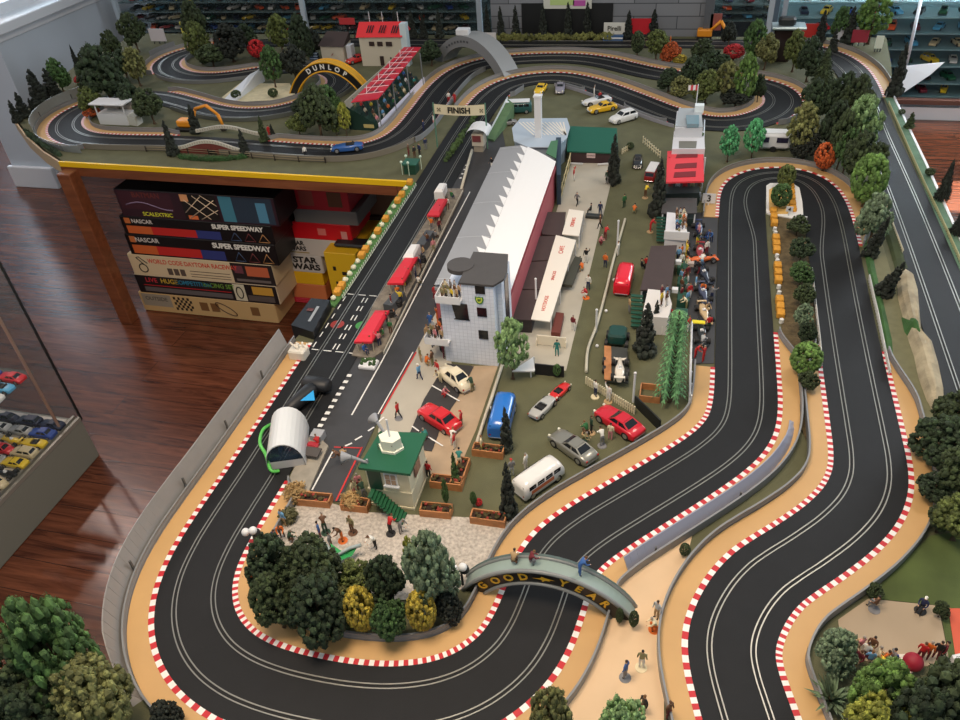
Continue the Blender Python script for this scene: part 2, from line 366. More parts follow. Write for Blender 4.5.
base = [W(a_, b_) for a_, b_, _ in lane1]
cen = []
for i, p in enumerate(base):
    d = (base[min(i + 1, len(base) - 1)] - base[max(i - 1, 0)]).normalized()
    cen.append(p + Vector((d.y, -d.x, 0)) * lane1[i][2])
for _ in range(2):                                    # even out the hand traced points
    cen = [cen[0]] + [(cen[i - 1] + cen[i] * 4 + cen[i + 1]) / 6 for i in range(1, len(cen) - 1)] + [cen[-1]]
STEP = .0056
CL = resample(catmull(cen, .01), STEP); NC = len(CL)
for _ in range(6): CL = [CL[0]] + [(CL[i - 1] + CL[i] * 2 + CL[i + 1]) / 4 for i in range(1, NC - 1)] + [CL[-1]]
TAN = [(CL[min(i + 1, NC - 1)] - CL[max(i - 1, 0)]).normalized() for i in range(NC)]
NR = [Vector((d.y, -d.x, 0)) for d in TAN]            # to the right of travel
def near(px, py, lo=0, hi=None):
    p = W(px, py); return min(range(lo, hi or NC), key=lambda i: (CL[i] - p).length_squared)
HW = .078; ZR = .004
TRK = empty('race_track', CL[0], 0, 'black two lane slot car race track with red and white kerbs', 'slot car track')
road_m = mat((31, 32, 34), .6, var=.06, scale=24, bump=.25, bscale=900)
road_m.node_tree.nodes['Principled BSDF'].inputs['Specular IOR Level'].default_value = .22
rail_m = mat((168, 166, 158), .36, metal=.85); slot_m = mat((16, 16, 17), .8)
kred = mat((192, 34, 44), .5); kwhite = mat((232, 230, 226), .5); tan_m = mat((196, 156, 102), .55, var=.05, scale=10); bar_m = mat((128, 130, 132), .42); groove = mat((84, 86, 88), .5)
joint_m = mat((24, 24, 26), .8)
def ribbon(mb, i0, i1, fa, fb, z, m=0, stepn=2):
    """flat ribbon between offsets fa(i) and fb(i) right of the centreline"""
    ids = list(range(i0, i1, stepn)) + [i1]
    for a_, b_ in zip(ids, ids[1:]):
        q = [CL[a_] + NR[a_] * fa(a_), CL[b_] + NR[b_] * fa(b_), CL[b_] + NR[b_] * fb(b_), CL[a_] + NR[a_] * fb(a_)]
        mb.face([Vector((v.x, v.y, T + z)) for v in q][::-1], m)
def profile(mb, i0, i1, f, prof, mfun=None, stepn=2, closed=True):
    """sweep a cross-section prof [(offset, height)] along offset f(i)"""
    ids = list(range(i0, i1, stepn)) + [i1]
    rings = []
    for i in ids:
        rings.append([Vector((0, 0, T + h)) + Vector(((CL[i] + NR[i] * (f(i) + o_)).x, (CL[i] + NR[i] * (f(i) + o_)).y, 0)) for o_, h in prof])
    mb.loft(rings, 0, False, True, mfun)
mb = MB()
profile(mb, 0, NC - 1, lambda i: 0, [(-HW, 0.0002), (-HW, ZR), (HW, ZR), (HW, 0.0002)], stepn=2)
mb.build('road', road_m, TRK)
# the inner lane is pinched round the hairpin
h0, h1 = near(838, 262), near(743, 245)
hin = near(819, 207, h0 - 30, h1 + 30); hout = near(748, 200, h0, h1 + 30)
def lane_off(side):
    def f(i):
        if side > 0 or not (h0 - 5 <= i <= h1 + 5): return .039 * side
        if i < hin: k = (i - h0) / max(1, hin - h0)
        elif i > hout: k = (h1 - i) / max(1, h1 - hout)
        else: k = 1
        k = max(0, min(1, k)); k = k * k * (3 - 2 * k)
        return -.039 + .03 * k
    return f
for s in (-1, 1):
    f = lane_off(s)
    g = MB(); ribbon(g, 0, NC - 1, lambda i: f(i) - .0026, lambda i: f(i) + .0026, ZR + .0004); g.build('slot', slot_m, TRK)
    for e in (-1, 1):
        g = MB(); profile(g, 0, NC - 1, lambda i: f(i) + e * .0043, [(-.0013, ZR), (-.0011, ZR + .0009), (.0011, ZR + .0009), (.0013, ZR)]); g.build('rail', rail_m, TRK)
# joints between track pieces
for i in range(20, NC - 4, 62):
    p = CL[i]; q = CL[i] + TAN[i] * .0009; n_ = NR[i] * HW
    MB().face([Vector((v.x, v.y, T + ZR + .00025)) for v in (p - n_, p + n_, q + n_, q - n_)]).build('joint', joint_m, TRK)
borders = []
def border(side, a_, b_, w=.05, ta=.12, tb_=.12, kerb=True, barrier=.025, lo=0, hi=None, tanmat=tan_m, bmat=bar_m):
    i0 = near(*a_, lo, hi); i1 = near(*b_, lo, hi)
    if i0 > i1: i0, i1 = i1, i0
    n0, n1 = max(1, int(ta / STEP)), max(1, int(tb_ / STEP)); KW = .0112
    def wd(i):
        k = 1.0
        if ta > 0: k = min(k, (i - i0) / n0)
        if tb_ > 0: k = min(k, (i1 - i) / n1)
        k = max(0, k); k = k * k * (3 - 2 * k)
        return KW + (w - KW) * k
    def off(d): return lambda i: side * (HW + d(i))
    if kerb:
        g = MB()
        for j, i in enumerate(range(i0, i1)):
            q = [CL[i] + NR[i] * side * (HW - .0005), CL[i + 1] + NR[i + 1] * side * (HW - .0005), CL[i + 1] + NR[i + 1] * side * (HW + KW), CL[i] + NR[i] * side * (HW + KW)]
            q2 = [CL[i] + NR[i] * side * (HW + KW - .0), CL[i + 1] + NR[i + 1] * side * (HW + KW)]
            top = [Vector((v.x, v.y, T + ZR + .0008)) for v in q]
            g.face(top if side < 0 else top[::-1], 0 if j % 4 < 2 else 1)
        g.build('kerb', [kred, kwhite], TRK)
    if w > KW:
        g = MB()
        ids = list(range(i0, i1, 2)) + [i1]
        rings = []
        for i in ids:
            a2 = CL[i] + NR[i] * side * (HW + .002); b2 = CL[i] + NR[i] * side * (HW + max(wd(i), .004))
            r_ = [(a2, .0003), (a2, ZR + .0003), (b2, ZR + .0003), (b2, .0003)]
            rings.append([Vector((v.x, v.y, T + h)) for v, h in r_])
        g.loft(rings, 0, False)
        bo = g.build('border', tanmat, TRK)
        if barrier:
            g = MB(); H = barrier
            prof = [(0, .001), (0.0015, H * .3), (0, H * .5), (.0015, H * .72), (0, H), (.004, H), (.004, .001)]
            prof = [(o_ * side, h) for o_, h in prof]
            if side < 0: prof = prof[::-1]
            profile(g, i0, i1, lambda i: side * (HW + max(wd(i), .006)), prof, lambda k, i: 0)
            g.build('barrier', bmat, TRK)
    borders.append((i0, i1, side, wd)); return i0, i1
mid1 = near(842, 308); iC = near(745, 290, mid1)
R_, L_ = 1, -1
k1 = mid1
border(R_, (768, 790), (850, 350), .05, 0, .22, hi=k1 + 40)
border(L_, (768, 790), (850, 348), .052, 0, .2, hi=k1 + 40)
hb0 = near(832, 245, k1 - 60, iC); 
border(R_, (833, 245), (743, 220), .05, .12, 0, lo=k1 - 30, hi=iC)
m0 = iC + 5
border(R_, (744, 372), (292, 482), .05, 0, .06, lo=iC, hi=near(285, 450, iC))
border(L_, (744, 331), (318, 344), .052, .14, 0, lo=iC, hi=near(330, 345, iC))
iF = near(455, 160, iC)
iB = near(560, 57, iF)
border(L_, (478, 112), (735, 84), .046, .02, .1, lo=iF, hi=near(690, 79, near(790, 100, iF)))
for a_, b_ in (((497, 96), (515, 86)), ((570, 79), (596, 88)), ((632, 105), (672, 121)), ((768, 121), (790, 110))):
    border(R_, a_, b_, .026, .03, .03, lo=iF, hi=near(735, 122, iF) + 60)
iH = near(786, 100, iF)
border(R_, (795, 108), (262, 146), .044, .1, .05, lo=iH - 20, hi=near(200, 145, iH))
border(L_, (474, 67), (404, 140), .018, .03, .03, lo=iH, hi=near(380, 150, iH) + 1)
iL = near(250, 149, iH)
border(R_, (172, 142), (100, 104), .04, .1, .06, lo=iL, hi=near(142, 95, near(67, 135, iL)))
iLL = near(66, 130, iL)
border(L_, (98, 141), (100, 103), .05, .06, .05, lo=iL, hi=near(142, 95, iLL))
iS = near(142, 95, iLL)
border(L_, (158, 97), (310, 72), .034, .05, .05, lo=iS, hi=near(240, 76, near(346, 78, iS)))
iD = near(346, 78, iS)
border(R_, (262, 71), (188, 52), .034, .05, .05, lo=iD, hi=near(240, 44, near(163, 68, iD)))
iU = near(165, 70, iD)
border(L_, (165, 72), (225, 46), .04, .04, .06, lo=iD, hi=near(290, 42, iU))
iT = near(700, 44, iU)
border(L_, (800, 46), (865, 97), .055, .1, .16, lo=iT, hi=NC)
# plain barrier runs without a kerb
def barrier_run(side, a_, b_, lo, hi, d=.006, H=.02, m=bar_m):
    i0 = near(*a_, lo, hi); i1 = near(*b_, lo, hi); i0, i1 = min(i0, i1), max(i0, i1)
    prof = [(0, .001), (0.0012, H * .3), (0, H * .5), (.0012, H * .72), (0, H), (.004, H), (.004, .001)]
    prof = [(o_ * side, h) for o_, h in prof]
    if side < 0: prof = prof[::-1]
    g = MB(); profile(g, i0, i1, lambda i: side * (HW + d), prof); return g.build('barrier', m, TRK)
fence_m = mat((122, 116, 104), .5)
barrier_run(L_, (404, 140), (98, 141), near(420, 133, iH) - 5, iLL, m=fence_m, H=.026)
barrier_run(R_, (565, 78), (680, 124), iF, iH, d=.03, H=.016, m=mat((150, 150, 158), .4))
barrier_run(R_, (185, 105), (300, 68), iS, near(290, 67, iD), m=mat((92, 96, 92), .5))
barrier_run(L_, (262, 72), (168, 74), iD, iU + 5, m=mat((120, 122, 122), .5))
# start line paint on the main straight
g = MB()
def across(px, py, o0, o1, L_=.003, m=0, lo=0, hi=None):
    i = near(px, py, lo, hi); p = CL[i]; a_ = p + NR[i] * o0; b_ = p + NR[i] * o1; d = TAN[i] * L_ / 2
    g.face([Vector((v.x, v.y, T + ZR + .0003)) for v in (a_ - d, b_ - d, b_ + d, a_ + d)], m)
iS0, iS1 = near(334, 353, iC, iF), near(368, 297, iC, iF)
def dash(i, o, L_, w=.0035, m=0):
    p = CL[i] + NR[i] * o; d = TAN[i] * L_ / 2; n_ = NR[i] * w / 2
    g.face([Vector((v.x, v.y, T + ZR + .0003)) for v in (p - d - n_, p - d + n_, p + d + n_, p + d - n_)], m)
for i, lx in ((iS0, .003), (iS1, .003)):
    p = CL[i]; d = TAN[i] * .0018
    for o0, o1 in ((-.068, -.047), (-.031, -.006), (.006, .031), (.047, .07)):
        a_, b_ = p + NR[i] * o0, p + NR[i] * o1
        g.face([Vector((v.x, v.y, T + ZR + .0003)) for v in (a_ - d, b_ - d, b_ + d, a_ + d)])
for k in range(6):
    i = iS0 + int((iS1 - iS0) * (k + .5) / 6)
    dash(i, -.068, .026); dash(i, -.006, .026); dash(i, .006, .026)
g.build('start_grid_line', white, TRK)
for px, py, o, c in ((338, 325, -.039, (150, 52, 48)), (358, 326, .039, (60, 140, 66))):
    g = MB(); i = near(px, py, iC, iF); p = CL[i] + NR[i] * o
    pts = [(p.x + .021 * math.cos(2 * PI * k / 24), p.y + .021 * math.sin(2 * PI * k / 24)) for k in range(24)]
    g.face([(a_, b_, T + ZR + .00015) for a_, b_ in pts]); g.build('start_spot', mat(c, .6), TRK)
# island inside the hairpin
isl = [(766, 187), (770, 184.5), (792, 184.5), (799, 189), (802, 203), (803, 216), (795, 220), (772, 216), (766, 214)]
MB().prism(poly_px(isl), T, T + .006).build('island_border', kwhite, TRK)
isl2 = [(769, 190), (773, 187.5), (788, 187.5), (789, 190), (789, 214), (772, 214), (769, 210)]
MB().prism(poly_px(isl2, .006), T, T + .0072).build('island_border', mat((214, 172, 98), .6), TRK)
# ---------------------------------------------------------------- foliage
def ico(sub):
    import bmesh
    bm = bmesh.new(); bmesh.ops.create_icosphere(bm, subdivisions=sub, radius=1); v = [x.co.copy() for x in bm.verts]; f = [tuple(a.index for a in q.verts) for q in bm.faces]; bm.free(); return v, f
ICO1, ICO2 = ico(1), ico(2)
def clump(mb, c, r, m=0, hi=False, jit=.22, sz=1.0):
    v, f = ICO2 if hi else ICO1
    mb.idx([c + Vector((p.x, p.y, p.z * sz)) * r * (1 + random.uniform(-jit, jit)) for p in v], f, m, False)
def flakes(mb, pts, n, s, m=0):
    for _ in range(n):
        c, r = random.choice(pts)
        d = Vector((random.gauss(0, 1), random.gauss(0, 1), random.gauss(.3, 1))).normalized(); p = c + d * r * random.uniform(.9, 1.22)
        a = Vector((random.gauss(0, 1), random.gauss(0, 1), random.gauss(0, 1))).normalized(); b = a.cross(d).normalized() * s * random.uniform(.6, 1.2); a = a * s * random.uniform(.6, 1.2)
        mb.face([p, p + a, p + b], m)
def crown_mesh(kind, seed):
    random.seed(seed); mb = MB(); pts = []
    if kind == 'bush':                      # broad lobed crown, z .12-1
        lobes = [(Vector((0, 0, .62)), .36)] + [(Vector((.27 * math.cos(a), .27 * math.sin(a), random.uniform(.35, .68))), random.uniform(.17, .25)) for a in [random.uniform(0, .5) + k * 1.05 for k in range(6)]] + [(Vector((random.uniform(-.12, .12), random.uniform(-.12, .12), .86)), .15)]
        for c, r in lobes:
            for _ in range(int(340 * r)):
                d = Vector((random.gauss(0, 1), random.gauss(0, 1), random.gauss(0, 1))).normalized(); rr = random.uniform(.028, .062)
                p = c + d * (r - rr * .4) * random.uniform(.86, 1.04); clump(mb, p, rr, random.choice((0, 0, 1))); pts.append((p, rr))
        flakes(mb, pts, 4200, .024, 0); flakes(mb, pts, 2200, .022, 1)
    elif kind == 'ball':
        for _ in range(320):
            d = Vector((random.gauss(0, 1), random.gauss(0, 1), random.gauss(0, 1))).normalized(); p = Vector((0, 0, .55)) + Vector((d.x * .42, d.y * .42, d.z * .38)); rr = random.uniform(.04, .07)
            clump(mb, p, rr, random.choice((0, 1)), jit=.2); pts.append((p, rr))
        flakes(mb, pts, 3600, .02)
    elif kind == 'egg':                     # airy upright crown over a bare trunk
        for _ in range(230):
            t = random.random(); z = .26 + .72 * t; rad = .46 * math.sin(PI * min(1, .12 + .86 * t)) ** .6 * math.sqrt(random.random()); a = random.uniform(0, 2 * PI)
            p = Vector((rad * math.cos(a), rad * math.sin(a), z)); rr = random.uniform(.03, .065); clump(mb, p, rr, random.choice((0, 1))); pts.append((p, rr))
        flakes(mb, pts, 5200, .022, 0); flakes(mb, pts, 2600, .022, 1)
    elif kind == 'cypress':
        for _ in range(150):
            t = random.random() ** 1.2; z = .06 + .92 * t; rad = .45 * (1 - t) ** .62 * (1 + .18 * math.sin(t * 17 + seed)); a = random.uniform(0, 2 * PI)
            p = Vector((rad * math.cos(a) * .85, rad * math.sin(a) * .85, z)); rr = random.uniform(.05, .1) * (1.15 - t * .7)
            clump(mb, p, rr * 1.6, random.choice((0, 0, 1)), sz=.45); pts.append((p, rr))
        mb.cyl((0, 0, .04), (0, 0, .97), .33, .02, 10, 0)
        flakes(mb, pts, 900, .03)
    elif kind == 'spruce':                  # tiers of drooping boughs
        for k in range(13):
            t = k / 13; z = .1 + .88 * t; rad = .5 * (1 - t) ** .85 + .02; n = max(5, int(13 * (1 - t)) + 3)
            for i in range(n):
                a = 2 * PI * i / n + k * .7 + random.uniform(-.15, .15); rr = rad * random.uniform(.75, 1.1)
                tip = Vector((rr * math.cos(a), rr * math.sin(a), z - .07)); s = Vector((-math.sin(a), math.cos(a), 0)) * .055
                for q in (0, .03):
                    mb.face([Vector((0, 0, z + .06 + q)), tip * .6 + Vector((0, 0, (z + .02) * .4 + q)) - s, tip, tip * .6 + Vector((0, 0, (z + .02) * .4 + q)) + s], random.choice((0, 1)))
                clump(mb, tip * .7 + Vector((0, 0, z * .3)), .05, 0, sz=.6); pts.append((tip * .8 + Vector((0, 0, z * .2)), .05))
        mb.cyl((0, 0, .06), (0, 0, .98), .24, .01, 8, 0); flakes(mb, pts, 1500, .03, 0)
    elif kind == 'frond':                   # layered fern like fronds
        for k in range(16):
            z = .1 + .86 * k / 16; n = 7; L_ = .5 * (1 - .45 * k / 16)
            for i in range(n):
                a = 2 * PI * i / n + k * .9; d = Vector((math.cos(a), math.sin(a), 0)); s = Vector((-d.y, d.x, 0))
                pr = Vector((0, 0, z)); 
                for j in range(1, 7):
                    f = j / 6; c = Vector((0, 0, z + .06 * math.sin(f * 2.2) - .09 * f * f)) + d * L_ * f
                    wd_ = .13 * math.sin(PI * min(1, f * .85 + .12))
                    for sg in (-1, 1): mb.face([pr, c, c + s * sg * wd_ + d * .03 + Vector((0, 0, -.012))], (k + j) % 2)
                    mb.face([pr - s * .008, c - s * .008, c + s * .008, pr + s * .008], 1); pr = c
        mb.cyl((0, 0, .02), (0, 0, .95), .09, .02, 8, 2)
    elif kind == 'spiky':                   # agave rosette
        for i in range(60):
            a = random.uniform(0, 2 * PI); e = random.uniform(.1, 1.3); d = Vector((math.cos(a) * math.cos(e), math.sin(a) * math.cos(e), math.sin(e))); s = d.cross(Vector((0, 0, 1))).normalized() * .045
            b_ = Vector((0, 0, .1)); L_ = random.uniform(.4, .62); mb.face([b_ - s * .5, b_ + s * .5, b_ + d * L_ * .5 + s, b_ + d * L_ - Vector((0, 0, .06)), b_ + d * L_ * .5 - s], i % 2)
    return mb
def leafm(c):                               # leaf colour with clump to clump and plant to plant variation
    return mat(c, .85, var=.42, scale=9, rnd=.16)
_cm = {}
KV = {'bush': 4, 'ball': 1, 'egg': 2, 'cypress': 2, 'spruce': 2, 'frond': 1, 'spiky': 1}
def trunk_mesh(kind):
    mb = MB()
    if kind in ('bush', 'egg'):
        mb.tube([(0, 0, 0), (.02, .01, .2), (-.01, 0, .42), (0, 0, .62)], [.05, .038, .03, .015], 7)
        for a in (0, 2.1, 4.2): mb.tube([(0, 0, .3), (.1 * math.cos(a), .1 * math.sin(a), .44), (.2 * math.cos(a), .2 * math.sin(a), .6)], [.022, .016, .008], 5)
        for a in (0.5, 2.6, 4.7): mb.tube([(0, 0, .04), (.07 * math.cos(a), .07 * math.sin(a), .004)], [.03, .008], 5)
    elif kind == 'ball': mb.tube([(0, 0, 0), (0, 0, .3)], [.05, .04], 7)
    else: mb.tube([(0, 0, 0), (0, 0, .2)], [.06, .05], 7)
    return mb.mesh('trunk', mat((92, 74, 56), .9, var=.2))
_tr = {}
_tv = [0]
GREENS = {'dark green': (50, 62, 36), 'deep green': (40, 54, 34), 'olive green': (78, 88, 44), 'green': (58, 84, 44), 'bright green': (84, 112, 54), 'yellow green': (128, 132, 54), 'mustard yellow': (138, 122, 44),
          'grey green': (92, 108, 84), 'pale green': (108, 134, 88), 'mint green': (76, 142, 96), 'blackish green': (32, 37, 31), 'red': (150, 30, 34), 'fern green': (78, 118, 78), 'rust orange': (156, 74, 34), 'khaki green': (96, 98, 58)}
def tree(name, label, cat, base, top_y, wpx, kind, col, group=None, z0=0.0, lean=None, floor=False, trunk=None, dy=0):
    """base pixel of the trunk, pixel row of its tip, crown width in pixels"""
    p = W(base[0], base[1], z0); h = top_h(base, (base[0], top_y), z0)
    # correct for the slant of verticals in this view
    for _ in range(2):
        tipx = base[0] + (560 - base[0]) / (1333 - base[1]) * (top_y - base[1]); h = top_h(base, (tipx, top_y), z0)
    h = max(.012, h); wd_ = wpx * (p - CAM).length / FL
    _tv[0] += 1; v = _tv[0] % KV[kind]
    key = (kind, v)
    if key not in _cm:
        st = random.getstate(); _cm[key] = crown_mesh(kind, 100 + v * 7 + len(kind)).mesh('crown', [mat((60, 80, 40))] * 3); random.setstate(st)
    if kind not in _tr: _tr[kind] = trunk_mesh(kind)
    t = empty(name, p, random.uniform(0, 6), label, cat, group); t.scale = (wd_, wd_, h)
    if lean: t.rotation_euler = (lean[0], lean[1], t.rotation_euler[2])
    c = new('crown', _cm[key], t); g = GREENS[col]
    relink_mat(c, 0, leafm(g)); relink_mat(c, 1, leafm(tuple(min(255, int(x * 1.28 + 4)) for x in g))); relink_mat(c, 2, mat((92, 74, 56), .9, var=.2))
    tr = new('trunk', _tr[kind], t)
    if trunk: relink_mat(tr, 0, mat(trunk, .8))
    return t
# ---------------------------------------------------------------- miniature people
def skin_body(name, J, E_, Rr):
    """one continuous figure grown over a joint skeleton: J name->xyz, E_ list of edges, Rr name->radius"""
    ks = list(J); me = bpy.data.meshes.new(name); me.from_pydata([J[k] for k in ks], [(ks.index(a), ks.index(b)) for a, b in E_], []); me.update()
    o = bpy.data.objects.new(name, me); C.objects.link(o)
    sk = o.modifiers.new('s', 'SKIN'); sk.use_smooth_shade = True
    for i, k in enumerate(ks):
        r = Rr[k]; me.skin_vertices[0].data[i].radius = (r, r) if not isinstance(r, tuple) else r
        me.skin_vertices[0].data[i].use_root = (k == 'pel')
    o.modifiers.new('u', 'SUBSURF').levels = 1
    dg = bpy.context.evaluated_depsgraph_get(); dg.update(); res = bpy.data.meshes.new_from_object(o.evaluated_get(dg)); bpy.data.objects.remove(o)
    # zones: 0 shirt 1 trousers 2 skin 3 shoes
    res.materials.clear()
    for _ in range(4): res.materials.append(mat((200, 160, 130), .6))
    def seg(p, a, b):
        a, b = Vector(J[a]), Vector(J[b]); ab = b - a; t = max(0, min(1, (p - a).dot(ab) / ab.length_squared)); return (a + ab * t - p).length, t
    Z = {('pel', 'spi'): 0, ('spi', 'che'): 0, ('che', 'nec'): 0, ('nec', 'hea'): 2, ('hea', 'top'): 2}
    for s in 'LR': Z.update({('che', 'sh' + s): 0, ('sh' + s, 'el' + s): 0, ('el' + s, 'wr' + s): 0, ('wr' + s, 'ha' + s): 2, ('pel', 'hi' + s): 1, ('hi' + s, 'kn' + s): 1, ('kn' + s, 'an' + s): 1, ('an' + s, 'to' + s): 3})
    for pl in res.polygons:
        c = pl.center; best = min(((seg(c, a, b)[0] / (1 if z != 2 else .9), a, b, z) for (a, b), z in Z.items()), key=lambda q: q[0])
        z = best[3]
        if (best[1], best[2]) == ('pel', 'spi') and seg(c, 'pel', 'spi')[1] < .35: z = 1
        pl.material_index = z; pl.use_smooth = True
    return res
def pose(kind):
    J = dict(pel=(0, 0, .52), spi=(0, 0, .62), che=(.01, 0, .745), nec=(.005, 0, .84), hea=(.012, 0, .905), top=(.012, 0, .965))
    for s, y in (('L', 1), ('R', -1)):
        J['sh' + s] = (0, .105 * y, .79); J['hi' + s] = (0, .052 * y, .49); J['kn' + s] = (.012, .06 * y, .28); J['an' + s] = (-.005, .065 * y, .055); J['to' + s] = (.065, .075 * y, .022)
        J['el' + s] = (-.01, .14 * y, .64); J['wr' + s] = (.03, .15 * y, .515); J['ha' + s] = (.04, .15 * y, .455)
    if kind == 'walk':
        J['knL'] = (.09, .055, .3); J['anL'] = (.12, .06, .06); J['toL'] = (.19, .065, .03); J['knR'] = (-.01, -.055, .28); J['anR'] = (-.14, -.06, .09); J['toR'] = (-.1, -.065, .022)
        J['elL'] = (-.08, .13, .66); J['wrL'] = (-.06, .15, .54); J['haL'] = (-.05, .15, .48); J['elR'] = (.06, -.14, .66); J['wrR'] = (.15, -.13, .58); J['haR'] = (.19, -.125, .55)
    elif kind == 'wave':
        J['elL'] = (.04, .2, .88); J['wrL'] = (.05, .21, 1.0); J['haL'] = (.05, .2, 1.06)
    elif kind == 'point':
        J['elR'] = (.1, -.14, .76); J['wrR'] = (.22, -.13, .79); J['haR'] = (.28, -.13, .8); J['elL'] = (.03, .17, .66); J['wrL'] = (.08, .07, .62); J['haL'] = (.1, .03, .64)
    elif kind == 'sit':
        for k in J: J[k] = (J[k][0], J[k][1], J[k][2] - .22)
        for s, y in (('L', 1), ('R', -1)):
            J['hi' + s] = (.01, .05 * y, .29); J['kn' + s] = (.2, .07 * y, .3); J['an' + s] = (.2, .07 * y, .07); J['to' + s] = (.27, .08 * y, .035)
            J['el' + s] = (.03, .14 * y, .43); J['wr' + s] = (.13, .1 * y, .36); J['ha' + s] = (.17, .08 * y, .35)
    elif kind == 'crouch':
        J.update(pel=(-.06, 0, .26), spi=(-.02, 0, .35), che=(.05, 0, .46), nec=(.09, 0, .55), hea=(.12, 0, .605), top=(.13, 0, .665))
        for s, y in (('L', 1), ('R', -1)):
            J['sh' + s] = (.06, .105 * y, .5); J['hi' + s] = (-.05, .055 * y, .25); J['kn' + s] = (.14, .09 * y, .27); J['an' + s] = (.02, .08 * y, .05); J['to' + s] = (.09, .09 * y, .022)
            J['el' + s] = (.14, .13 * y, .38); J['wr' + s] = (.24, .08 * y, .34); J['ha' + s] = (.29, .07 * y, .33)
    elif kind == 'lean':
        J.update(spi=(.04, 0, .61), che=(.12, 0, .71), nec=(.18, 0, .78), hea=(.215, 0, .84), top=(.235, 0, .895))
        for s, y in (('L', 1), ('R', -1)):
            J['sh' + s] = (.14, .105 * y, .745); J['el' + s] = (.2, .13 * y, .62); J['wr' + s] = (.31, .09 * y, .58); J['ha' + s] = (.36, .08 * y, .57)
    R_r = dict(pel=(.062, .085), spi=(.055, .075), che=(.066, .095), nec=.032, hea=(.047, .042), top=(.036, .034))
    for s in 'LR': R_r.update({'sh' + s: .04, 'el' + s: .029, 'wr' + s: .021, 'ha' + s: (.02, .014), 'hi' + s: .054, 'kn' + s: .04, 'an' + s: .026, 'to' + s: .02})
    E_ = [('pel', 'spi'), ('spi', 'che'), ('che', 'nec'), ('nec', 'hea'), ('hea', 'top')]
    for s in 'LR': E_ += [('che', 'sh' + s), ('sh' + s, 'el' + s), ('el' + s, 'wr' + s), ('wr' + s, 'ha' + s), ('pel', 'hi' + s), ('hi' + s, 'kn' + s), ('kn' + s, 'an' + s), ('an' + s, 'to' + s)]
    body = skin_body('body', J, E_, R_r); t = Vector(J['hea']); tp = Vector(J['top']); up = (tp - t).normalized(); fw = Vector((1, 0, 0)); fw = (fw - up * fw.dot(up)).normalized()
    hb = MB(); c = t + up * .035
    for k in range(5): pass
    hb.ball(c - fw * .012 + up * .012, .052, 0, 12, 7, (1, .92, .9))
    cap = MB(); cap.ball(c - fw * .004 + up * .02, .054, 0, 12, 7, (1, .95, .72)); cap.box(c + fw * .055 + up * .016, (.05, .07, .008), 0)
    return body, hb.mesh('hair', mat((60, 40, 25))), cap.mesh('cap', mat((60, 40, 25)))
POSES = {k: pose(k) for k in ('stand', 'walk', 'wave', 'point', 'sit', 'crouch', 'lean')}
_bs = MB().cyl((0, 0, 0), (0, 0, .035), .2, .19, 16).mesh('base', mat((80, 78, 70)))
CLO = {'red': (186, 36, 38), 'blue': (52, 96, 160), 'light blue': (108, 160, 200), 'navy': (34, 44, 80), 'white': (226, 224, 216), 'cream': (222, 208, 172), 'black': (30, 30, 32), 'grey': (124, 124, 126), 'brown': (98, 66, 44),
       'tan': (178, 148, 108), 'orange': (216, 108, 36), 'yellow': (222, 194, 52), 'green': (50, 110, 64), 'dark green': (34, 64, 46), 'khaki': (132, 126, 88), 'pink': (206, 132, 138), 'maroon': (112, 34, 44), 'teal': (40, 124, 116), 'silver': (178, 182, 184)}
HAIR = [(52, 36, 26), (34, 26, 22), (120, 84, 48), (92, 60, 36), (150, 140, 130)]
_np = [0]
FS = .057
def person(px, py, shirt, trou, where, kind='stand', rz=None, cap=None, z=0.0, base=None, scale=1.0, group=None, loc=None, label=None):
    p = loc if loc is not None else W(px, py, z)
    _np[0] += 1
    if rz is None: rz = random.uniform(0, 2 * PI)
    verb = {'stand': 'standing', 'walk': 'walking', 'wave': 'raising an arm', 'point': 'pointing', 'sit': 'sitting', 'crouch': 'crouching', 'lean': 'leaning forward'}[kind]
    if not label:
        label = 'figure in %s and %s %s %s' % (shirt, trou, verb, where)
        if cap and kind != 'wave': label = '%s capped figure in %s and %s %s %s' % (cap, shirt, trou, verb, where)
    t = empty('person', p, rz, label, 'figurine', group, scale=FS * scale)
    bd, hr, cp = POSES[kind]
    b = new('body', bd, t); b.location.z = .035 if base else 0
    for i, c in enumerate((CLO[shirt], CLO[trou], (206, 160, 128), (36, 30, 28))): relink_mat(b, i, mat(c, .6))
    h = new('cap' if cap else 'hair', cp if cap else hr, t); h.location.z = b.location.z
    relink_mat(h, 0, mat(CLO[cap] if cap else HAIR[_np[0] % 5], .7))
    if base: q = new('base', _bs, t); relink_mat(q, 0, mat(CLO[base], .7))
    return t
# ---------------------------------------------------------------- model cars (length 1 along +x)
def sring(x, w, z0, z1, n=4, p=.3):
    """rounded box section in the yz plane"""
    pts = []; r = min(w, (z1 - z0) / 2) * p * 1.6; r = min(r, w * .9, (z1 - z0) * .48)
    for cy_, cz_, a0 in ((w - r, z1 - r, 0), (-w + r, z1 - r, 90), (-w + r * .5, z0 + r * .5, 180), (w - r * .5, z0 + r * .5, 270)):
        rr = r if a0 < 180 else r * .5
        for k in range(3):
            a = math.radians(a0 + 45 * k); pts.append(Vector((x, cy_ + rr * math.cos(a), cz_ + rr * math.sin(a))))
    return pts
def wheel_mesh(r, w):
    mb = MB(); mb.cyl((0, -w / 2, 0), (0, w / 2, 0), r, r, 18, 0)
    for s in (-1, 1):
        mb.cyl((0, s * (w / 2), 0), (0, s * (w / 2 + .004), 0), r * .62, r * .5, 14, 1)
    return mb.mesh('wheel', [mat((24, 24, 25), .7), mat((190, 190, 192), .3, metal=.8)])
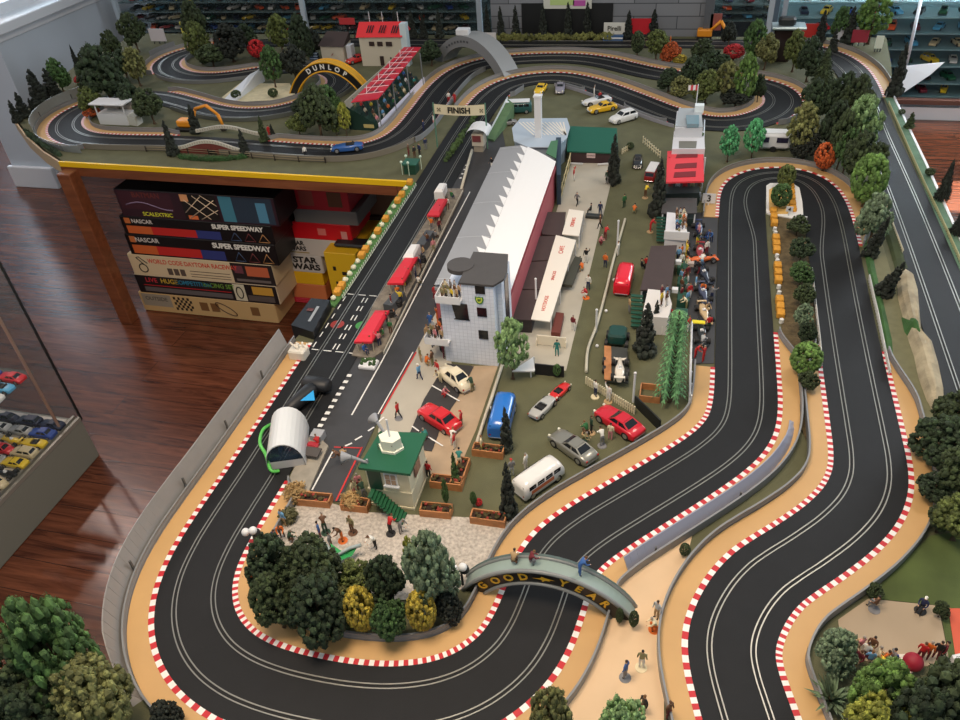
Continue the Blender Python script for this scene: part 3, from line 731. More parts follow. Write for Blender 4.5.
def car_parts(kind):
    P = []                                   # (name, mesh, slot kind, location)
    body = MB(); gl = MB(); tr = MB(); WR, WX_, WY_ = .082, .31, .19
    def st(data, **k): body.loft([sring(*d, **k) for d in data])
    def cabin(x0, x1, x2, x3, zb, zt, wb, wt, inset=.012):
        """greenhouse from base x0..x3 to roof x1..x2"""
        B = [(x0, -wb), (x3, -wb * .97), (x3, wb * .97), (x0, wb)]; Tt = [(x1, -wt), (x2, -wt), (x2, wt), (x1, wt)]
        body.idx([(a, b, zb - .03) for a, b in B] + [(a, b, zb) for a, b in B] + [(a, b, zt - .012) for a, b in Tt] + [(a * .96 + (x1 + x2) / 2 * .04, b * .86, zt) for a, b in Tt],
                 [(0, 1, 5, 4), (1, 2, 6, 5), (2, 3, 7, 6), (3, 0, 4, 7), (4, 5, 9, 8), (5, 6, 10, 9), (6, 7, 11, 10), (7, 4, 8, 11), (8, 9, 13, 12), (9, 10, 14, 13), (10, 11, 15, 14), (11, 8, 12, 15), (12, 13, 14, 15)], 0, False)
        def pane(a, b, c, d, off, m=.14):
            a, b, c, d = map(Vector, (a, b, c, d)); n = (b - a).cross(d - a).normalized() * off
            def L(u, v): return (a * (1 - u) + b * u) * (1 - v) + (d * (1 - u) + c * u) * v + n
            gl.face([L(m, .16), L(1 - m, .16), L(1 - m, .88), L(m, .88)])
        z1 = zt - .012
        pane((x3, -wb * .97, zb), (x3, wb * .97, zb), (x2, wt, z1), (x2, -wt, z1), .004, .08)
        pane((x0, wb, zb), (x0, -wb, zb), (x1, -wt, z1), (x1, wt, z1), .004, .1)
        xm0, xm1 = (x0 + x3) / 2, (x1 + x2) / 2
        for s in (-1, 1):
            for (a0, a1, t0, t1) in ((x0, xm0, x1, xm1), (xm0, x3, xm1, x2)):
                q = [(a0, s * wb, zb), (a1, s * wb * .98, zb), (t1, s * wt, z1), (t0, s * wt, z1)]
                if s > 0: q = [q[1], q[0], q[3], q[2]]
                pane(*q, .004, .09)
    if kind == 'coupe':
        st([(-.5, .15, .07, .15), (-.47, .175, .05, .19), (-.36, .19, .045, .215), (-.1, .195, .04, .215), (.12, .19, .04, .21), (.36, .18, .045, .185), (.46, .16, .05, .15), (.5, .12, .07, .12)])
        cabin(-.36, -.2, .0, .14, .205, .3, .165, .13)
    elif kind == 'sedan':
        st([(-.5, .16, .08, .18), (-.47, .18, .05, .22), (-.3, .195, .045, .235), (.1, .195, .04, .235), (.4, .185, .045, .215), (.47, .17, .05, .19), (.5, .15, .07, .15)])
        cabin(-.34, -.22, .04, .16, .225, .345, .17, .14)
    elif kind == 'beetle':
        st([(-.5, .1, .08, .14), (-.46, .15, .05, .21), (-.36, .18, .045, .27), (-.2, .195, .04, .26), (.1, .195, .04, .25), (.3, .17, .045, .24), (.43, .14, .05, .19), (.49, .09, .08, .13)], p=.6)
        cabin(-.33, -.17, .05, .15, .24, .37, .165, .12)
    elif kind == 'hatch':
        st([(-.5, .16, .08, .2), (-.47, .185, .05, .25), (-.3, .2, .045, .255), (.1, .2, .04, .25), (.38, .19, .045, .215), (.47, .17, .05, .17), (.5, .14, .07, .14)])
        cabin(-.46, -.36, .04, .2, .24, .36, .175, .14)
    elif kind == 'open':
        st([(-.5, .13, .08, .16), (-.46, .16, .05, .19), (-.3, .18, .045, .21), (-.05, .185, .04, .2), (.1, .18, .04, .205), (.36, .15, .045, .18), (.46, .11, .05, .15), (.5, .07, .07, .12)])
        tr.box((-.12, 0, .205), (.26, .24, .02)); 
        for s in (-1, 1): tr.box((-.2, s * .07, .22), (.05, .1, .06), bev=.01)
        gl.face([(.03, -.12, .205), (.03, .12, .205), (-.01, .11, .27), (-.01, -.11, .27)])
        P.append(('seat', tr, 'dark', (0, 0, 0)))
    elif kind == 'van':
        st([(-.5, .17, .08, .3), (-.48, .19, .05, .4), (-.3, .195, .045, .42), (.3, .195, .045, .42), (.42, .19, .05, .4), (.48, .18, .06, .27), (.5, .165, .08, .2)], p=.35)
        for s in (-1, 1):
            for k in range(4):
                x = -.4 + k * .2; gl.face([(x, s * .1965, .27), (x + .165, s * .1965, .27), (x + .165, s * .193, .365), (x, s * .193, .365)][::-s])
        gl.face([(.487, -.15, .27), (.487, .15, .27), (.432, .15, .385), (.432, -.15, .385)]); gl.face([(-.492, .14, .28), (-.492, -.14, .28), (-.486, -.14, .37), (-.486, .14, .37)])
    elif kind == 'formula':
        WR, WX_, WY_ = .085, .3, .165
        st([(-.46, .05, .05, .13), (-.38, .085, .045, .17), (-.2, .12, .035, .19), (0, .12, .035, .17), (.18, .07, .04, .15), (.4, .045, .05, .11), (.5, .03, .055, .08)], p=.5)
        body.box((.46, 0, .06), (.09, .3, .01)); body.box((-.46, 0, .22), (.08, .27, .012))
        for s in (-1, 1): body.box((-.46, s * .13, .17), (.08, .01, .11)); body.box((.46, s * .15, .07), (.09, .01, .04))
        dr = MB(); dr.ball((-.03, 0, .215), .042, 0); dr.box((-.06, 0, .18), (.1, .1, .03)); P.append(('driver_helmet', dr, 'helmet', (0, 0, 0)))
        sus = MB()
        for x in (-.3, .3):
            sus.cyl((x, -.15, .085), (x, .15, .085), .01); sus.cyl((x + .05, -.12, .1), (x, .15, .1), .006)
        P.append(('suspension', sus, 'dark', (0, 0, 0)))
    P.insert(0, ('body', body, 'body', (0, 0, 0)))
    if gl.f: P.append(('window_glass', gl, 'glass', (0, 0, 0)))
    if kind not in ('formula',):
        zz = .09; P.append(('bumper', MB().box((.497, 0, zz), (.02, .3, .022), bev=.006), 'chrome', (0, 0, 0))); P.append(('bumper', MB().box((-.497, 0, zz), (.02, .3, .022), bev=.006), 'chrome', (0, 0, 0)))
        for s in (-1, 1):
            hl = MB(); hl.cyl((.455, s * .125, .15 if kind != 'van' else .17), (.494, s * .125, .145 if kind != 'van' else .165), .026, .024, 12); P.append(('headlight', hl, 'lamp', (0, 0, 0)))
        tl = MB()
        for s in (-1, 1): tl.box((-.494, s * .14, .16), (.016, .035, .03))
        P.append(('tail_light', tl, 'tail', (0, 0, 0)))
    out = [(n, m.mesh(n, mat((128, 128, 128))), k, l) for n, m, k, l in P]
    ww = wheel_mesh(WR, .065 if kind != 'formula' else .1)
    for x in (-WX_, WX_):
        for s in (-1, 1): out.append(('wheel', ww, 'wheel', (x, s * (WY_ - .028 if kind != 'formula' else WY_), WR)))
    return out
_cp = {}
def paint(c, metal=0.0): return mat(c, .28, metal=metal, coat=.6)
GLM = mat((26, 30, 36), .12); CHR = mat((196, 196, 200), .22, metal=.9); LMP = mat((236, 234, 214), .2); TLM = mat((170, 24, 20), .35); DRK = mat((28, 27, 28), .6)
def car(name, label, kind, loc, rz, L_, col, cat='model car', group=None, helmet=(225, 225, 225), metal=0.0, simple=False):
    if kind not in _cp: _cp[kind] = car_parts(kind)
    t = empty(name, loc, rz, label, cat, group, scale=L_)
    for n, me, k, l in _cp[kind]:
        if simple and n in ('bumper', 'headlight', 'tail_light', 'suspension'): continue
        o = new(n, me, t); o.location = l
        mm = {'body': paint(col, metal), 'glass': GLM, 'chrome': CHR, 'lamp': LMP, 'tail': TLM, 'dark': DRK, 'helmet': mat(helmet, .3)}.get(k)
        if mm: relink_mat(o, 0, mm)
    return t
_tp = {}
def tiny_car(label, kind, loc, rz, L_, col, group):      # far away display car: one mesh, paint as an object slot
    if kind not in _cp: _cp[kind] = car_parts(kind)
    if kind not in _tp:
        mb = MB()
        for n, me, k, l in _cp[kind]:
            if n in ('bumper', 'headlight', 'tail_light', 'suspension'): continue
            mb.idx([v.co + Vector(l) for v in me.vertices], [tuple(p.vertices) for p in me.polygons], {'body': 0, 'glass': 1}.get(k, 2))
        _tp[kind] = mb.mesh('display_car', [mat((128, 128, 128)), GLM, DRK])
    o = new('display_car', _tp[kind]); o.location = loc; o.rotation_euler = (0, 0, rz); o.scale = (L_,) * 3; relink_mat(o, 0, paint(col)); return tag(o, label, 'model car', group)
def car_px(name, label, kind, rear, front, col, L_=.125, z=.001, **k):
    a, b = W(*rear, z), W(*front, z); m = (a + b) / 2; d = b - a
    return car(name, label, kind, m, math.atan2(d.y, d.x), L_, col, **k)
# ---------------------------------------------------------------- buildings on the layout
def slab(pts, z, th=.003, m=0, mb=None, mt=None):           # pixel corners seen at height z (top)
    mb = mb or MB(); mb.prism(poly_px(pts, z), T + z - th, T + z, m, mt); return mb
def post(mb, px, py, z, h, r=.0022, m=0, n=8):
    p = W(px, py, z); mb.cyl(p, p + Vector((0, 0, h)), r, r, n, m); return p
def lerp(a, b, t): return a + (b - a) * t
offwhite = mat((222, 224, 226), .5); cream = mat((214, 206, 178), .6, var=.03); dkgreen = mat((22, 74, 52), .45); dkroof = mat((72, 70, 70), .6, var=.05)
brownroof = mat((66, 52, 50), .6, var=.06); redroof = mat((206, 44, 56), .35); glassd = mat((18, 22, 28), .15); greym = mat((150, 152, 154), .5); beige = mat((196, 188, 172), .7, var=.06)
plank_w = mat((178, 120, 74), .6, var=.18, scale=60)
def check_mat(c1, c2, s):
    m = bpy.data.materials.new('tower_grid'); m.use_nodes = True; nt = m.node_tree; b = nt.nodes['Principled BSDF']
    tc = nt.nodes.new('ShaderNodeTexCoord'); br = nt.nodes.new('ShaderNodeTexBrick'); mp = nt.nodes.new('ShaderNodeMapping'); mp.inputs['Rotation'].default_value = (PI / 2, 0, 0)
    br.offset = 0; br.inputs['Scale'].default_value = 1; br.inputs['Brick Width'].default_value = s; br.inputs['Row Height'].default_value = s; br.inputs['Mortar Size'].default_value = s * .03
    br.inputs['Color1'].default_value = (*lin(c1), 1); br.inputs['Color2'].default_value = (*lin(tuple(v - 8 for v in c1)), 1); br.inputs['Mortar'].default_value = (*lin(c2), 1)
    nt.links.new(tc.outputs['Object'], mp.inputs['Vector']); nt.links.new(mp.outputs['Vector'], br.inputs['Vector']); nt.links.new(br.outputs['Color'], b.inputs['Base Color']); b.inputs['Roughness'].default_value = .5
    return m
grid_w = check_mat((222, 230, 244), (176, 186, 204), .0115)
# --- pit building: tower with offices, and the long hall behind it
pf = [W(446, 362), W(498, 366)]
PB = empty('pit_building', pf[0], 0, 'long white and red pit building with a gridded white office tower at its near end', 'building')
Hh = .155
X0, X1, Y0, Y1 = -.586, -.438, 1.592, 1.74
Zt = T + .262
tw = MB(); tw.box(((-.523 + X1) / 2, (Y0 + Y1) / 2, T + .131), (X1 + .523, Y1 - Y0, .262)); tw.box(((X0 - .523) / 2, (Y0 + Y1) / 2, T + .105), (.063, Y1 - Y0, .21))
tw.box((X1 + .006, (Y0 + Y1) / 2 + .008, T + .13), (.016, Y1 - Y0 - .05, .258)); tw.build('wall', grid_w, PB)
rf = MB(); rf.prism([(-.528, Y0 - .004), (X1 + .002, Y0 - .004), (X1 + .022, Y0 + .03), (X1 + .022, Y0 + .07), (X1 + .006, Y1 + .004), (-.528, Y1 + .004)], Zt, Zt + .006)
rf.cyl((-.545, 1.672, Zt - .004), (-.545, 1.672, Zt + .008), .036, .036, 28, sm=False); rf.build('roof', dkroof, PB)
def wind(x, z, w_, h_, skew=0, nm='window'):
    f = MB(); f.face([(x - w_ / 2 + skew, Y0 - .002, T + z - h_ / 2), (x + w_ / 2 + skew * .3, Y0 - .002, T + z - h_ / 2), (x + w_ / 2, Y0 - .002, T + z + h_ / 2), (x - w_ / 2, Y0 - .002, T + z + h_ / 2)])
    f.box((x + skew * .5, Y0 - .001, T + z - h_ / 2 - .001), (w_, .004, .002)); return f.build(nm, glassd, PB)
for px, py in ((480, 288.5), (482, 311.5), (483.5, 334)):
    p = WY(px, py, Y0); wind(p.x, p.z - T, .026, .026)
p = WY(460, 311, Y0); wind(p.x, p.z - T, .043, .05, .008)
sw = MB(); sw.box((X1 + .0145, (Y0 + Y1) / 2 + .008, T + .14), (.002, .04, .2)); sw.build('window', glassd, PB)
p = WY(479.5, 299.5, Y0)
def badge(z_y, pts, nm, m, par): 
    f = MB(); f.face(pts); return f.build(nm, m, par)
sh = [(0, -.0135), (.008, -.009), (.0115, .001), (.0105, .011), (.005, .0085), (0, .011), (-.005, .0085), (-.0105, .011), (-.0115, .001), (-.008, -.009)]
lg_ = badge(0, [(p.x + a, Y0 - .003, p.z + b) for a, b in sh], 'logo', mat((44, 120, 52), .5), PB)
badge(0, [(p.x + a * .72, Y0 - .0034, p.z + b * .72) for a, b in sh], 'logo', mat((206, 218, 90), .5), PB)
RXZ = frame((1, 0, 0), (0, 0, 1))
text('BP', .009, 'lettering', mat((30, 96, 50), .5), PB, (p.x, Y0 - .004, p.z), R=RXZ, bold=.0002)
for bx, bz in ((-.555, .215), (-.6, .075)):                 # two crowd balconies on the corner
    b = MB(); b.box((bx, Y0 + .012, T + bz), (.066, .075, .005)); 
    for y in (Y0 - .025,): b.box((bx, y, T + bz + .01), (.066, .002, .02))
    b.box((bx - .033, Y0 + .012, T + bz + .01), (.002, .075, .02)); b.build('balcony', offwhite, PB)
# hall roof: grey left half, white scalloped right half
zr = .15
Lf, Lm, Rf, Rn, Ln = W(500, 147, zr), W(525, 148, zr), W(556, 161, zr), W(509, 304, zr), W(447, 260, zr)
Ln.y = 1.745; Rn = Vector((-.43, 1.745, T + zr)); Lm2 = Vector((Rn.x - .1, 1.745, T + zr))
wl = MB()
wl.prism([xy(Ln), xy(Rn), xy(Rf), xy(Lm), xy(Lf)], T, T + zr - .02); wl.build('wall', mat((168, 78, 86), .6, var=.06), PB)
def hz_(u): return T + zr + .012 * math.sin(PI * u) - .002     # gentle barrel
def roofpt(u, v):                                            # u across, v along (0 near)
    a = lerp(Ln, Rn, u); b = lerp(Lf, Rf, u) if u > .45 else lerp(Lf, Lm, u / .45 * .9)
    if u > .45: b = lerp(Lm, Rf, (u - .45) / .55)
    elif u <= .45: b = lerp(Lf, Lm, u / .45)
    q = lerp(a, b, v); return Vector((q.x, q.y, hz_(u)))
g1 = MB(); g2 = MB(); NU = 10; NV = 22
for j in range(NV):
    for i in range(NU):
        u0, u1, v0, v1 = i / NU, (i + 1) / NU, j / NV, (j + 1) / NV
        (g1 if u1 <= .51 else g2).face([roofpt(u0, v0), roofpt(u1, v0), roofpt(u1, v1), roofpt(u0, v1)], 0, True)
for k in range(14):                                          # scallop teeth
    v0, v1 = k / 14, (k + .8) / 14
    a, b, c = roofpt(.5, v0), roofpt(.5, v1), roofpt(.36, v1 + .015); up = Vector((0, 0, .0012)); g2.face([a + up, b + up, c + up])
g1.prism([xy(lerp(Ln, Rn, 0)), xy(lerp(Ln, Rn, .5)), xy(Lm), xy(Lf)], T + zr - .022, T + zr - .012)
g1.build('roof', mat((150, 152, 156), .3, var=.03, scale=6), PB); g2.build('roof', mat((236, 236, 236), .5), PB)
fr = MB()
for v in (.03, .28, .52, .76, .98):
    for i in range(5):
        a, b = roofpt(i / 10, v) + Vector((0, 0, .001)), roofpt((i + 1) / 10, v) + Vector((0, 0, .001)); d = Vector((0, .0022, 0)); fr.face([a, b, b + d, a + d])
fr.build('roof_rib', mat((196, 198, 200), .4), PB)
# --- glazed pavilion with slatted roof, tall white pylon
GP = empty('pavilion', W(545, 160), 0, 'pale blue glazed pavilion with slatted roof behind the long hall', 'building')
zp = .10
oct_ = [(512, 128), (520, 118.5), (567, 118), (570, 127), (567, 138), (556, 147), (528, 147), (514, 141)]
slab(oct_, zp, .004).build('roof', mat((176, 190, 204), .4), GP)
oc = poly_px(oct_, zp); cxy = (sum(p[0] for p in oc) / 8, sum(p[1] for p in oc) / 8)
b = MB(); b.prism([(cxy[0] + (x - cxy[0]) * .93, cxy[1] + (y - cxy[1]) * .93) for x, y in oc], T, T + zp - .004); b.build('wall', mat((150, 166, 180), .3), GP)
sl = MB()
for k in range(13):
    x = 519 + k * 3.7; a, b_ = W(x, 122, zp + .001), W(min(x + 15, 566), 135, zp + .001); d = (b_ - a).normalized(); n = Vector((-d.y, d.x, 0)) * .0028; sl.face([a - n, b_ - n, b_ + n, a + n])
sl.build('slat', mat((232, 226, 214), .5), GP)
gr = slab([(551, 141), (558, 140), (556, 158), (546, 153)], .152, .004); gr.build('roof', mat((70, 116, 84), .6), GP)
PY_ = empty('pylon', W(540, 150), 0, 'tall white square pylon rising behind the long hall roof', 'pylon')
b0 = W(539, 160); hp = .262; q = MB(); q.box((b0.x, b0.y, T + hp / 2), (.027, .024, hp), bev=.001); q.build('shaft', offwhite, PY_); MB().box((b0.x, b0.y, T + hp + .003), (.033, .03, .006)).build('cap', offwhite, PY_)
# --- green roofed garage
GG = empty('garage', W(592, 165), 0, 'brown garage with a sloping dark green roof at the head of the pavement', 'building')
fa, fb = W(570, 163), W(612, 164); zg = .052
ba, bb = W(568, 126, .085), W(617, 128, .085); fa2, fb2 = W(567, 151, zg), W(618, 153, zg)
MB().idx([fa2, fb2, bb, ba] + [v + Vector((0, 0, -.005)) for v in (fa2, fb2, bb, ba)], [(0, 1, 2, 3), (7, 6, 5, 4), (0, 4, 5, 1), (1, 5, 6, 2), (2, 6, 7, 3), (3, 7, 4, 0)]).build('roof', mat((22, 92, 74), .5), GG)
MB().prism([xy(fa), xy(fb), (fb.x, bb.y - .02), (fa.x, bb.y - .02)], T, T + .05).build('wall', mat((62, 42, 44), .6), GG)
p = lerp(fa, fb, .5); MB().box((p.x, p.y - .004, T + .036), (.034, .003, .02)).build('sign', mat((216, 190, 190), .5), GG)
text('GARAGE', .0075, 'lettering', mat((90, 70, 70)), GG, (p.x, p.y - .0062, T + .036), R=RXZ)
for s in (0, 1):
    d_ = MB(); a = fa if s == 0 else fb; d_.box((a.x + (.03 if s == 0 else -.03), a.y - .02, T + .008), (.05, .004, .006), rz=(.0 if s == 0 else .3)); d_.build('door', offwhite, GG)
tag(MB().prism([xy(W(556, 166)), xy(W(561, 166)), xy(W(561, 205)), xy(W(557, 205))], T, T + .12).build('service_block', mat((44, 62, 80), .4)), 'dark blue service block wedged behind the red hall wall', 'building')
fn = MB(); 
for k in range(7):
    a = lerp(W(572, 158), W(560, 203), k / 6); fn.box((a.x, a.y, T + .025), (.004, .004, .05))
a, b = W(572, 158), W(560, 203)
for zz in (.012, .045): fn.tube([a + Vector((0, 0, zz)), b + Vector((0, 0, zz))], .002, 5)
tag(fn.build('picket_fence', mat((216, 198, 150), .6)), 'cream post fence along the dark blue block', 'fence')
# --- cafe row: dark roofs and white lettered awnings
for k, q in enumerate([[(540, 212), (566, 212), (562, 236), (542, 234)], [(536, 236), (558, 236), (549, 260), (527, 261)], [(527.5, 262), (549, 261), (540, 289), (517.5, 289)], [(517.5, 290), (540, 290), (532, 320), (510, 319)]]):
    wh = ('farthest of the row', 'second from the far end', 'second from the tower end', 'nearest the tower')[k]
    K = empty('cafe_stall', W(*q[0]), 0, 'flat dark brown roofed cafe stall, %s' % wh, 'stall', 'brown roofed cafe stalls')
    slab(q, .05, .004).build('roof', brownroof, K)
    pp = poly_px(q, .05); cx_ = sum(p[0] for p in pp) / 4; cy_ = sum(p[1] for p in pp) / 4
    MB().prism([(cx_ + (x - cx_) * .93, cy_ + (y - cy_) * .95) for x, y in pp], T, T + .046).build('wall', mat((52, 44, 44), .7), K)
AW = [([(531, 319), (550, 321.5), (576, 240), (556, 235)], 'long white cafe awning with red lettering'), ([(562, 234), (579, 236), (584, 211), (569, 209)], 'short white awning with faint red lettering beyond the cafe one')]
redl = mat((206, 74, 62), .6)
for i, (q, lab) in enumerate(AW):
    K = empty('awning', W(*q[0]), 0, lab, 'awning'); z = .052
    slab(q, z, .003).build('canopy', mat((232, 226, 214), .6), K)
    ps = [W(*p, z) for p in q]; dn = (ps[3] - ps[0]).normalized()
    lgm = MB()
    for f in (0.03, .35, .66, .97):
        e = lerp(ps[1], ps[2], f); lgm.cyl((e.x, e.y, T), (e.x, e.y, T + z), .0018)
    lgm.build('pole', offwhite, K)
    acr = (ps[1] - ps[0]).normalized(); Rt = frame(dn, -acr)
    for word, f, s in ((('HOTDOGS', .18, .016), ('SNACKS', .5, .014), ('CAFE', .83, .021)) if i == 0 else (('DRINKS', .5, .018),)):
        c = lerp(lerp(ps[0], ps[1], .48), lerp(ps[3], ps[2], .48), f) + Vector((0, 0, .0006)); text(word, s, 'lettering', redl, K, c, R=Rt)
tb_ = MB(); tb_.prism(poly_px([(562, 284), (572, 285), (582, 258), (575, 256)], .03), T + .02, T + .03)
for x, y in ((564, 287), (570, 287), (580, 262)): post(tb_, x, y, 0, .022, .002)
tag(tb_.build('service_counter', mat((62, 62, 52), .6)), 'dark olive counter beside the long cafe awning', 'counter')
tag(MB().prism(poly_px([(551, 332), (560, 333), (564, 313), (556, 312)], .02), T, T + .02).build('service_counter', mat((104, 50, 40), .6)), 'reddish brown counter at the near end of the awning', 'counter')
sg = MB(); a, b = W(537, 345), W(566, 348)
sg.box((a + b) / 2 + Vector((0, 0, .02)), ((b - a).length, .003, .032), rz=math.atan2(b.y - a.y, b.x - a.x)); 
for p in (a, b): sg.box(p + Vector((0, 0, .012)), (.003, .014, .024))
tag(sg.build('windbreak', mat((226, 216, 196), .6)), 'cream windbreak screen at the near end of the cafe awning', 'screen')
sg = MB(); a, b = W(535, 374), W(564, 377); sg.box((a + b) / 2 + Vector((0, 0, .018)), ((b - a).length, .004, .036), rz=math.atan2(b.y - a.y, b.x - a.x))
tag(sg.build('hoarding', mat((26, 26, 30), .5)), 'black hoarding across the near end of the cafe pavement', 'hoarding')
tg = MB(); tg.prism(poly_px([(512, 371), (533, 357), (535, 370), (533, 371)], .03), T + .026, T + .03)
for x, y in ((513, 377), (534, 365), (531, 377)): post(tg, x, y, 0, .028, .002)
tag(tg.build('picnic_table', offwhite), 'white picnic table under the tree by the tower', 'table')
# --- green roofed hut with stair, lantern and loudspeaker horns
zh = .128
rc = [W(380, 431, zh), W(427, 433, zh), W(410, 474, zh), W(358, 467.5, zh)]
HT = empty('timing_hut', W(395, 500), 0, 'cream timing hut with dark green roof, green stair and grey loudspeaker horns', 'hut')
mb = MB(); mb.prism([xy(p) for p in rc], T + zh - .007, T + zh); mb.build('roof', mat((20, 88, 60), .5), HT)
cc = sum(rc, Vector()) / 4; wc = [cc + (p - cc) * .84 for p in rc]
mb = MB(); mb.prism([xy(p) for p in wc], T, T + zh - .007)
mb.prism([xy(cc + (p - cc) * .875) for p in rc], T + .052, T + .056); mb.prism([xy(cc + (p - cc) * .875) for p in rc], T, T + .006); mb.build('wall', cream, HT)
fl, fr_ = wc[3], wc[2]; fu = (fr_ - fl).normalized(); fnm = Vector((fu.y, -fu.x, 0)); Rf_ = frame(fu, (0, 0, 1))
def onf(u, z, d=.002): q = fl.lerp(fr_, u) + fnm * d; return Vector((q.x, q.y, T + z))
Wd = (fr_ - fl).length
MB().box(onf(.2, .087), (.03, .06, .003), R=Rf_).build('door', mat((18, 58, 44), .4), HT)
wf_ = MB(); wf_.box(onf(.58, .093), (.03, .036, .003), R=Rf_); wf_.box(onf(.58, .073, .004), (.036, .004, .006), R=Rf_); wf_ = wf_.build('window', offwhite, HT)
for a in (-.0065, .0065):
    for b in (-.008, .008): MB().box(onf(.58, .094 + b, .0042) + fu * a, (.0105, .0135, .001), R=Rf_).build('pane', mat((150, 128, 108), .2), wf_)
sidew = MB(); br_ = wc[1]; su = (br_ - fr_).normalized(); sn = Vector((su.y, -su.x, 0)); Rs_ = frame(su, (0, 0, 1)); q = fr_.lerp(br_, .45) + sn * .002
sidew.box(Vector((q.x, q.y, T + .09)), (.036, .034, .003), R=Rs_); sidew.build('window', mat((120, 90, 80), .25), HT)
ln_ = MB(); c = lerp(cc, rc[0], .16); n = 6
ln_.prism([(c.x + .026 * math.cos(k * PI / 3), c.y + .021 * math.sin(k * PI / 3)) for k in range(6)], T + zh, T + zh + .034); ln_.prism([(c.x + .03 * math.cos(k * PI / 3), c.y + .024 * math.sin(k * PI / 3)) for k in range(6)], T + zh, T + zh + .006)
ln_.build('lantern', mat((232, 232, 214), .5), HT); MB().cyl((c.x, c.y, T + zh + .03), (c.x, c.y, T + zh + .085), .0022).build('mast', offwhite, HT)
sm_ = MB()
for k in range(8): a = random.uniform(0, 6); sm_.ball((c.x + .0235 * math.cos(a), c.y - .0195, T + zh + .01 + .0025 * k), .0012, 0, 6, 4)
sm_.build('rivet', mat((60, 60, 50)), HT)
for hx, dx, dy in ((rc[0], -.02, .012), (lerp(rc[3], rc[0], .2), -.03, -.01)):
    hn = MB(); s_ = hx + Vector((.014, -.006, 0)); e = s_ + Vector((dx, dy, .022)); hn.cyl(s_, e, .003, .004, 10); hn.cyl(e, e + Vector((dx, dy, .004)) * .7, .004, .014, 16, caps=False); hn.cyl(s_ - Vector((0, 0, .004)), s_ + Vector((0, 0, .01)), .0025)
    hn.build('loudspeaker_horn', mat((150, 152, 156), .4), HT)
st_ = MB(); sa = onf(.12, .056, .012); sb = onf(.9, 0, .03); sa = Vector((sa.x, sa.y, T + .056))
for k in range(11):
    f = k / 11; p = sa.lerp(sb, f) + fnm * .004 * k / 11; st_.box((p.x, p.y, T + .056 * (1 - f) / 1 - .001), ((sb - sa).length / 11 + .001, .034, .004), rz=math.atan2(fu.y, fu.x))
for s in (-1, 1):
    a_, b_ = sa + fnm * s * .013, sb + fnm * s * .013; st_.idx([a_ - Vector((0, 0, .012)), a_ + Vector((0, 0, .002)), b_ + Vector((0, 0, .003)), b_ + Vector((.004, 0, 0))] , [(0, 1, 2, 3)])
st_.build('stair', mat((20, 84, 52), .5), HT)
# --- arched footbridges
def arch_bridge(name, label, A, B, h, depth, band, deckm, facem, back=True, rim=None, lin_=.75, flat=.85, n=28):
    """arched bridge from foot A to foot B; returns a function placing things on the face"""
    root = empty(name, A, 0, label, 'bridge'); A = Vector(A); B = Vector(B); u = (B - A).normalized(); nv = Vector((u.y, -u.x, 0))
    L_ = (B - A).length
    def top(s): return Vector((A.x, A.y, T)) + u * (L_ * (lin_ * s + (1 - lin_) * (.5 - .5 * math.cos(PI * s)))) + Vector((0, 0, h * math.sin(PI * s) ** flat))
    def inn(s):
        p = top(s); c = Vector((A.x, A.y, T)) + u * L_ / 2; q = c + (p - c) * (1 - band / h * .75); q.z = T + max(0, (h - band)) * math.sin(PI * s) ** flat; return q
    f = MB(); d = MB(); f2 = MB(); d2 = MB()
    for k in range(n):
        s0, s1 = k / n, (k + 1) / n; a, b, c, e = top(s0), top(s1), inn(s1), inn(s0); back_ = nv * -depth
        f.face([e, c, b, a]); f2.face([a + back_, b + back_, c + back_, e + back_])
        d.face([a, b, b + back_, a + back_], 0, True); d2.face([e + back_, c + back_, c, e], 0, True)
    f.build('fascia', facem, root); f2.build('fascia', facem, root); d.build('deck', deckm, root); d2.build('soffit', deckm, root)
    if rim:
        for off, r_ in ((0, .0045), (-depth, .0045)):
            t_ = MB(); t_.tube([top(k / n) + nv * off for k in range(n + 1)], r_, 6); t_.build('rim', rim, root)
        t_ = MB(); t_.tube([inn(k / n) + nv * .001 for k in range(n + 1)], .004, 6); t_.build('rim', rim, root)
    def put(s, off=.0012): 
        a, b = top(s), inn(s); p = (a + b) / 2 + nv * off; e = (top(min(1, s + .01)) - top(max(0, s - .01))).normalized(); return p, frame(e, nv.cross(e) if False else (a - b).normalized())
    return root, put, top, nv
gold = mat((226, 178, 48), .45)
gy, put, gtop, gnv = arch_bridge('footbridge', 'arched grey green footbridge with black fascia and gold lettering over the track', W(463, 590), W(634, 622), .105, .034, .036, mat((138, 156, 150), .45), mat((22, 22, 24), .4), rim=mat((126, 130, 130), .4))
for ch, s in (('G', .09), ('O', .19), ('O', .28), ('D', .37), ('Y', .60), ('E', .69), ('A', .775), ('R', .86)):
    p, R3 = put(s); text(ch, .026, 'lettering', gold, gy, p, R=R3, bold=.0008)
p, R3 = put(.485)
wgm = MB(); wg = [(-.022, -.001), (-.006, .001), (-.002, .007), (.004, .004), (.024, .0), (.012, -.001), (.014, -.004), (.004, -.004), (-.001, -.009), (-.003, -.003)]
wgm.face([p + R3 @ Vector((a, b, .0006)) for a, b in wg]); wgm.build('logo', gold, gy)
par = MB()
for k in range(20): par.face([gtop(k / 20) + Vector((0, 0, .0)) - gnv * .034, gtop((k + 1) / 20) - gnv * .034, gtop((k + 1) / 20) - gnv * .034 + Vector((0, 0, .012)), gtop(k / 20) - gnv * .034 + Vector((0, 0, .012))])
par.build('parapet', mat((150, 166, 162), .5), gy)
blk = mat((24, 22, 22), .45); yel = mat((226, 166, 30), .45)
